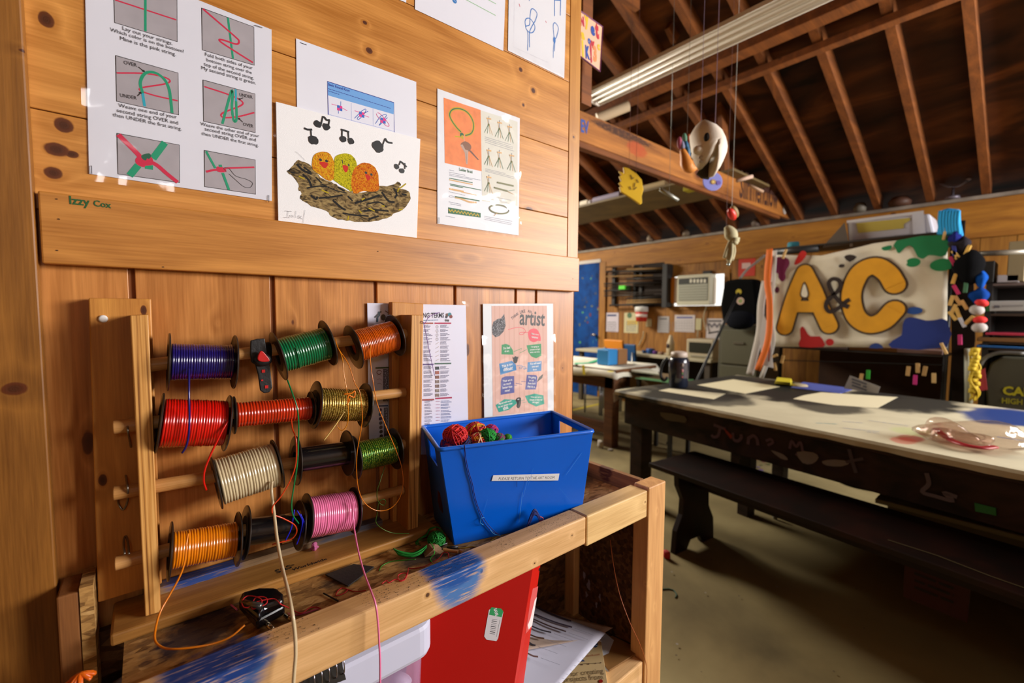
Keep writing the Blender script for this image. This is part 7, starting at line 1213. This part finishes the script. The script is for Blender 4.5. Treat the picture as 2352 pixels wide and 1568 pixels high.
# papers and things on the table
def tpaper(pts, c, lb, h=.0012, z=.7485): m = MB(); m.prism([onZ(p, z) for p in pts], (0, 0, h)); return m.build('paper_sheet', mat(c, .7), None, props=(lb, 'paper'))
tpaper([(1512, 897), (1537, 892), (1666, 904), (1639, 917)], 'cac0a0', 'cream sheet under the dark bottle at the near table corner'); tpaper([(1601, 884), (1684, 871), (1791, 888), (1711, 904)], 'cac09e', 'large cream sheet right of the dark bottle'); tpaper([(1815, 891), (1845, 878), (1963, 893), (1930, 904)], '3c4a94', 'blue sheet of paper on the craft table', .004); tpaper([(1821, 916), (1845, 908), (1886, 901), (2062, 912), (2015, 937), (1914, 930)], 'cac0a0', 'cream sheet in front of the blue sheet', .0012)
m = MB(); m.hexa([onZ(p, .752) for p in ((1779, 882), (1817, 886), (1820, 876), (1783, 872))]+[onZ(p, .80) for p in ((1781, 871+4), (1816, 874+4), (1818, 869), (1785, 866))]); m.build('yellow_box', mat('b8a818', .6), None, bev=.004, props=('yellow box left of the blue sheet on the craft table', 'box'))
m = MB(); m.blob(onZ((1836, 885), .755), (.06, .05, .012), noise=.1); m.build('tan_scraps', mat('a89a78', .8), None, smooth=True, props=('small heap of tan scraps behind the blue sheet', 'scraps'))
m = MB(); P_ = [onX(p, 3.55) for p in ((1938, 892), (1952, 862), (2022, 888), (2016, 903))]; m.prism(P_, (.003, 0, 0)); wc = m.build('white_card', mat('8a8684', .7), None, props=('white printed card standing askew behind the craft table', 'card')); A_ = Art((3.55, 0, 0), (-1, 0, 0), base=.002)
for i in range(3): A_.scribble((1956, 872+i*7), (1990, 884+i*7), .012, mat('4a4a54', .6), .02, i)
A_.build('card_print', wc)
bt = thing('water_bottle', onZ((1558, 888), .75), 'dark water bottle with a white lid near the corner of the craft table', 'bottle'); c = onZ((1558, 888), .7502); rB = abs((dep((1580, 850), (c-CAM).dot(CF))-dep((1536, 850), (c-CAM).dot(CF))).length)/2
hB = (c-CAM).dot(CF)*(888-808)/FPX; m = MB(); m.lathe(c, (0, 0, 1), [(0, rB*.85), (.006, rB*.95), (hB*.66, rB), (hB*.8, rB*.96), (hB*.86, rB*.78)], 28); m.build('bottle_body', mat('161c2c', .25, coat=.4), bt, smooth=True); m = MB(); m.lathe(c+V((0, 0, hB*.86)), (0, 0, 1), [(0, rB*.76), (.0, rB*.82), (hB*.13, rB*.8), (hB*.16, rB*.5), (hB*.165, .001)], 24); m.build('lid', mat('b8a89c', .5), bt, smooth=True)
ang0 = math.atan2(CAM.y-c.y, CAM.x-c.x); m = MB(); vs = []; 
for j in range(2):
    for i in range(9): a = ang0-.2+1.2*i/8; vs.append(c+V((rB*1.02*math.cos(a), rB*1.02*math.sin(a), hB*(.28+.44*j))))
m.add(vs, [(i, i+1, i+10, i+9) for i in range(8)]); m.build('sticker', mat('241418', .5), bt, smooth=True)
for (u, v, r_, cc_) in ((.35, .5, .012, 'b87a7a'), (.35, .42, .008, '5a8a3c'), (.35, .32, .007, 'a83c3c'), (.35, .66, .014, '9a8a80')): a = ang0+u; m = MB(); m.blob(c+V((rB*1.0*math.cos(a), rB*1.0*math.sin(a), hB*v)), (r_*.6, r_*.6, r_)); m.build('sticker_flower', mat(cc_, .5), bt, smooth=True)
m = MB(); q = onX((1527, 860), 2.9); m.tube(spl([onX(p, 2.75) for p in ((1533, 822), (1524, 832), (1518, 850), (1519, 868), (1526, 873), (1533, 866))], 4), .010, 8); m.build('carry_strap', mat('0c0c0e', .6), bt, smooth=True)
pbm = film('thin_plastic', .16, 'f0e8e4', .06, 1.0, 45); pb_ = thing('plastic_bag', onZ((2220, 1010), .75), 'crumpled clear plastic bag with a red seal on the craft table', 'plastic bag')
for i, (p, r, mt_) in enumerate((((2245, 1000), (.09, .13, .05), pbm), ((2170, 995), (.06, .07, .04), pbm), ((2205, 1005), (.05, .08, .03), pbm))): c = onZ(p, .752+r[2]*.8); m = MB(); m.blob(c, r, n=28, k=18, noise=.3, seed=i+3); m.build('film_bulge', mt_, pb_, smooth=True)
m = MB(); m.tube(spl([onZ(p, .77) for p in ((2150, 985), (2175, 1005), (2210, 1020), (2255, 1028), (2285, 1026))], 5), .014, 8, flat=.4); m.build('red_seal', mat('9a1c28', .4), pb_, smooth=True)
# bench
bm_ = noisemat('bench_paint', ('0e0402', '1a0703', '260c05'), (6, 6, 6), .5, 5, .5, .3, .7, .2); bnch = thing('bench', (2.1, -.2, 0), 'dark red brown bench with scalloped board legs in front of the table', 'bench')
B0, B1 = onZ((1490, 1062), .45), onZ((2352, 1368), .45); bd_ = (B1-B0).normalized(); bpp = V((-bd_.y, bd_.x, 0)); bpp = bpp if bpp.x > 0 else -bpp; Wb = .40
def bp_(u, v, z): return B0+bd_*u+bpp*v+V((0, 0, z-.45))
m = MB(); m.hexa([bp_(0, 0, .425), bp_(3.0, 0, .425), bp_(3.0, Wb, .425), bp_(0, Wb, .425), bp_(0, 0, .45), bp_(3.0, 0, .45), bp_(3.0, Wb, .45), bp_(0, Wb, .45)]); sb_ = m.build('seat', bm_, bnch, bev=.004)
prof = [(.04, .425), (.36, .425), (.355, .36), (.31, .28), (.315, .2), (.36, .12), (.37, 0), (.27, 0), (.24, .045), (.16, .045), (.13, 0), (.03, 0), (.04, .12), (.085, .2), (.09, .28), (.045, .36)]
for u in (.13, 2.75): m = MB(); m.prism([bp_(u, v, z) for v, z in prof], bd_*.03); m.build('leg', bm_, bnch, bev=.002)
m = MB(); m.hexa([bp_(.16, .18, .33), bp_(2.75, .18, .33), bp_(2.75, .21, .33), bp_(.16, .21, .33), bp_(.16, .18, .42), bp_(2.75, .18, .42), bp_(2.75, .21, .42), bp_(.16, .21, .42)]); m.build('stretcher', bm_, bnch)
A_ = Art((0, 0, .451), (0, 0, 1), base=.001); A_.line([(2040, 1240), (2150, 1275), (2280, 1325), (2352, 1350)], .008, mat('3e3010', .7)); A_.build('worn_edge', sb_)
# second bench and dark bags behind it
m = MB(); m.box((2.98, -1.7, .25), (3.25, -.25, .275)); o = m.build('low_tote', mat('8a8268', .6), None, bev=.005, props=('pale rimmed low tote on the floor behind the bench', 'tote'))
m = MB(); m.box((3.0, -1.65, 0), (3.23, -.3, .248)); m.build('tote_body', mat('5c5238', .6), o)
for i, (p, r, lb) in enumerate((((1975, 1152), (.10, .13, .055), 'small flat black bag on the low tote, nearest the left table end'), ((2190, 1200), (.11, .16, .085), 'larger humped black bag in the middle of the low tote'), ((2330, 1240), (.12, .12, .06), 'black bag on the low tote at the right edge'))):
    c = onX(p, 3.1); m = MB(); m.blob((3.1, c.y, .276+r[2]*.93), (r[0], r[1], r[2]), n=24, k=16, noise=.1, seed=i); m.build('black_duffel', mat('040404', .9, spec=.1), None, smooth=True, props=(lb, 'bag', 'black bags on the low tote'))
m = MB(); m.prism([onX(p, 2.2) for p in ((2078, 1292), (2228, 1350), (2222, 1430), (2075, 1370))], (.02, 0, 0)); rs = m.build('red_board', mat('3a0c0c', .7), None, props=('dim red board with dark print leaning under the bench', 'board'))
A_ = Art((2.2, 0, 0), (-1, 0, 0), base=.002); [A_.scribble((2100, 1318+i*16), (2190, 1354+i*16), .01, mat('140806', .7), .012, i) for i in range(3)]; A_.build('board_print', rs)
# floor marks and litter
A_ = Art((0, 0, 0), (0, 0, 1), step=.0002, base=.001); tpe = mat('a8940c', .6); fl_ = bpy.data.objects['floor']
A_.line([(1300, 945), (1388, 925)], .05, tpe); A_.poly([(1790, 1098), (1807, 1092), (1808, 1104)], tpe); rn = random.Random(17)
for i in range(26): A_.disc(onZ((rn.uniform(1730, 1805), rn.uniform(1055, 1100)), 0), rn.uniform(.006, .02), mat(rn.choice(('7a2c3c', '4a5a2c', '6a5a80', '8a4a30')), .7))
for i in range(16): A_.disc(onZ((rn.uniform(1530, 2000), rn.uniform(1100, 1560)), 0), rn.uniform(.0015, .005), mat(rn.choice(('3a3428', '8a8478', '2a3a4a', '5a4a34')), .7))
A_.build('floor_marks', fl_)
def lit(name, p, r, c, lb, cat='litter'): q = onZ(p, 0); m = MB(); m.blob(q+V((0, 0, r[2])), r, n=12, k=8, noise=.2); m.build(name, mat(c, .7), None, smooth=True, props=(lb, cat))
lit('crumpled_paper', (1379, 1028), (.02, .03, .035), 'b8b0a4', 'crumpled white paper on the floor under the farther table'); lit('paper_scrap', (1402, 1034), (.03, .02, .006), '8a8078', 'flat paper scrap beside the crumpled paper'); lit('red_bead', (1531, 1282), (.018, .018, .02), 'a81418', 'small red cap on the floor at the bench foot'); lit('marker_stub', (1780, 1192), (.012, .012, .03), '6a6a60', 'grey marker end standing under the bench'); lit('green_bit', (1798, 1186), (.02, .012, .006), '1c3c24', 'dark green bit beside the grey marker end')
m = MB(); m.tube(spl([onZ(p, .003) for p in ((1520, 1353), (1535, 1352), (1548, 1356), (1554, 1366), (1551, 1372))], 5), .0028, 6); m.build('green_string', mat('1c4a3a', .7), None, smooth=True, props=('dark green string on the floor right of the crate post', 'string'))
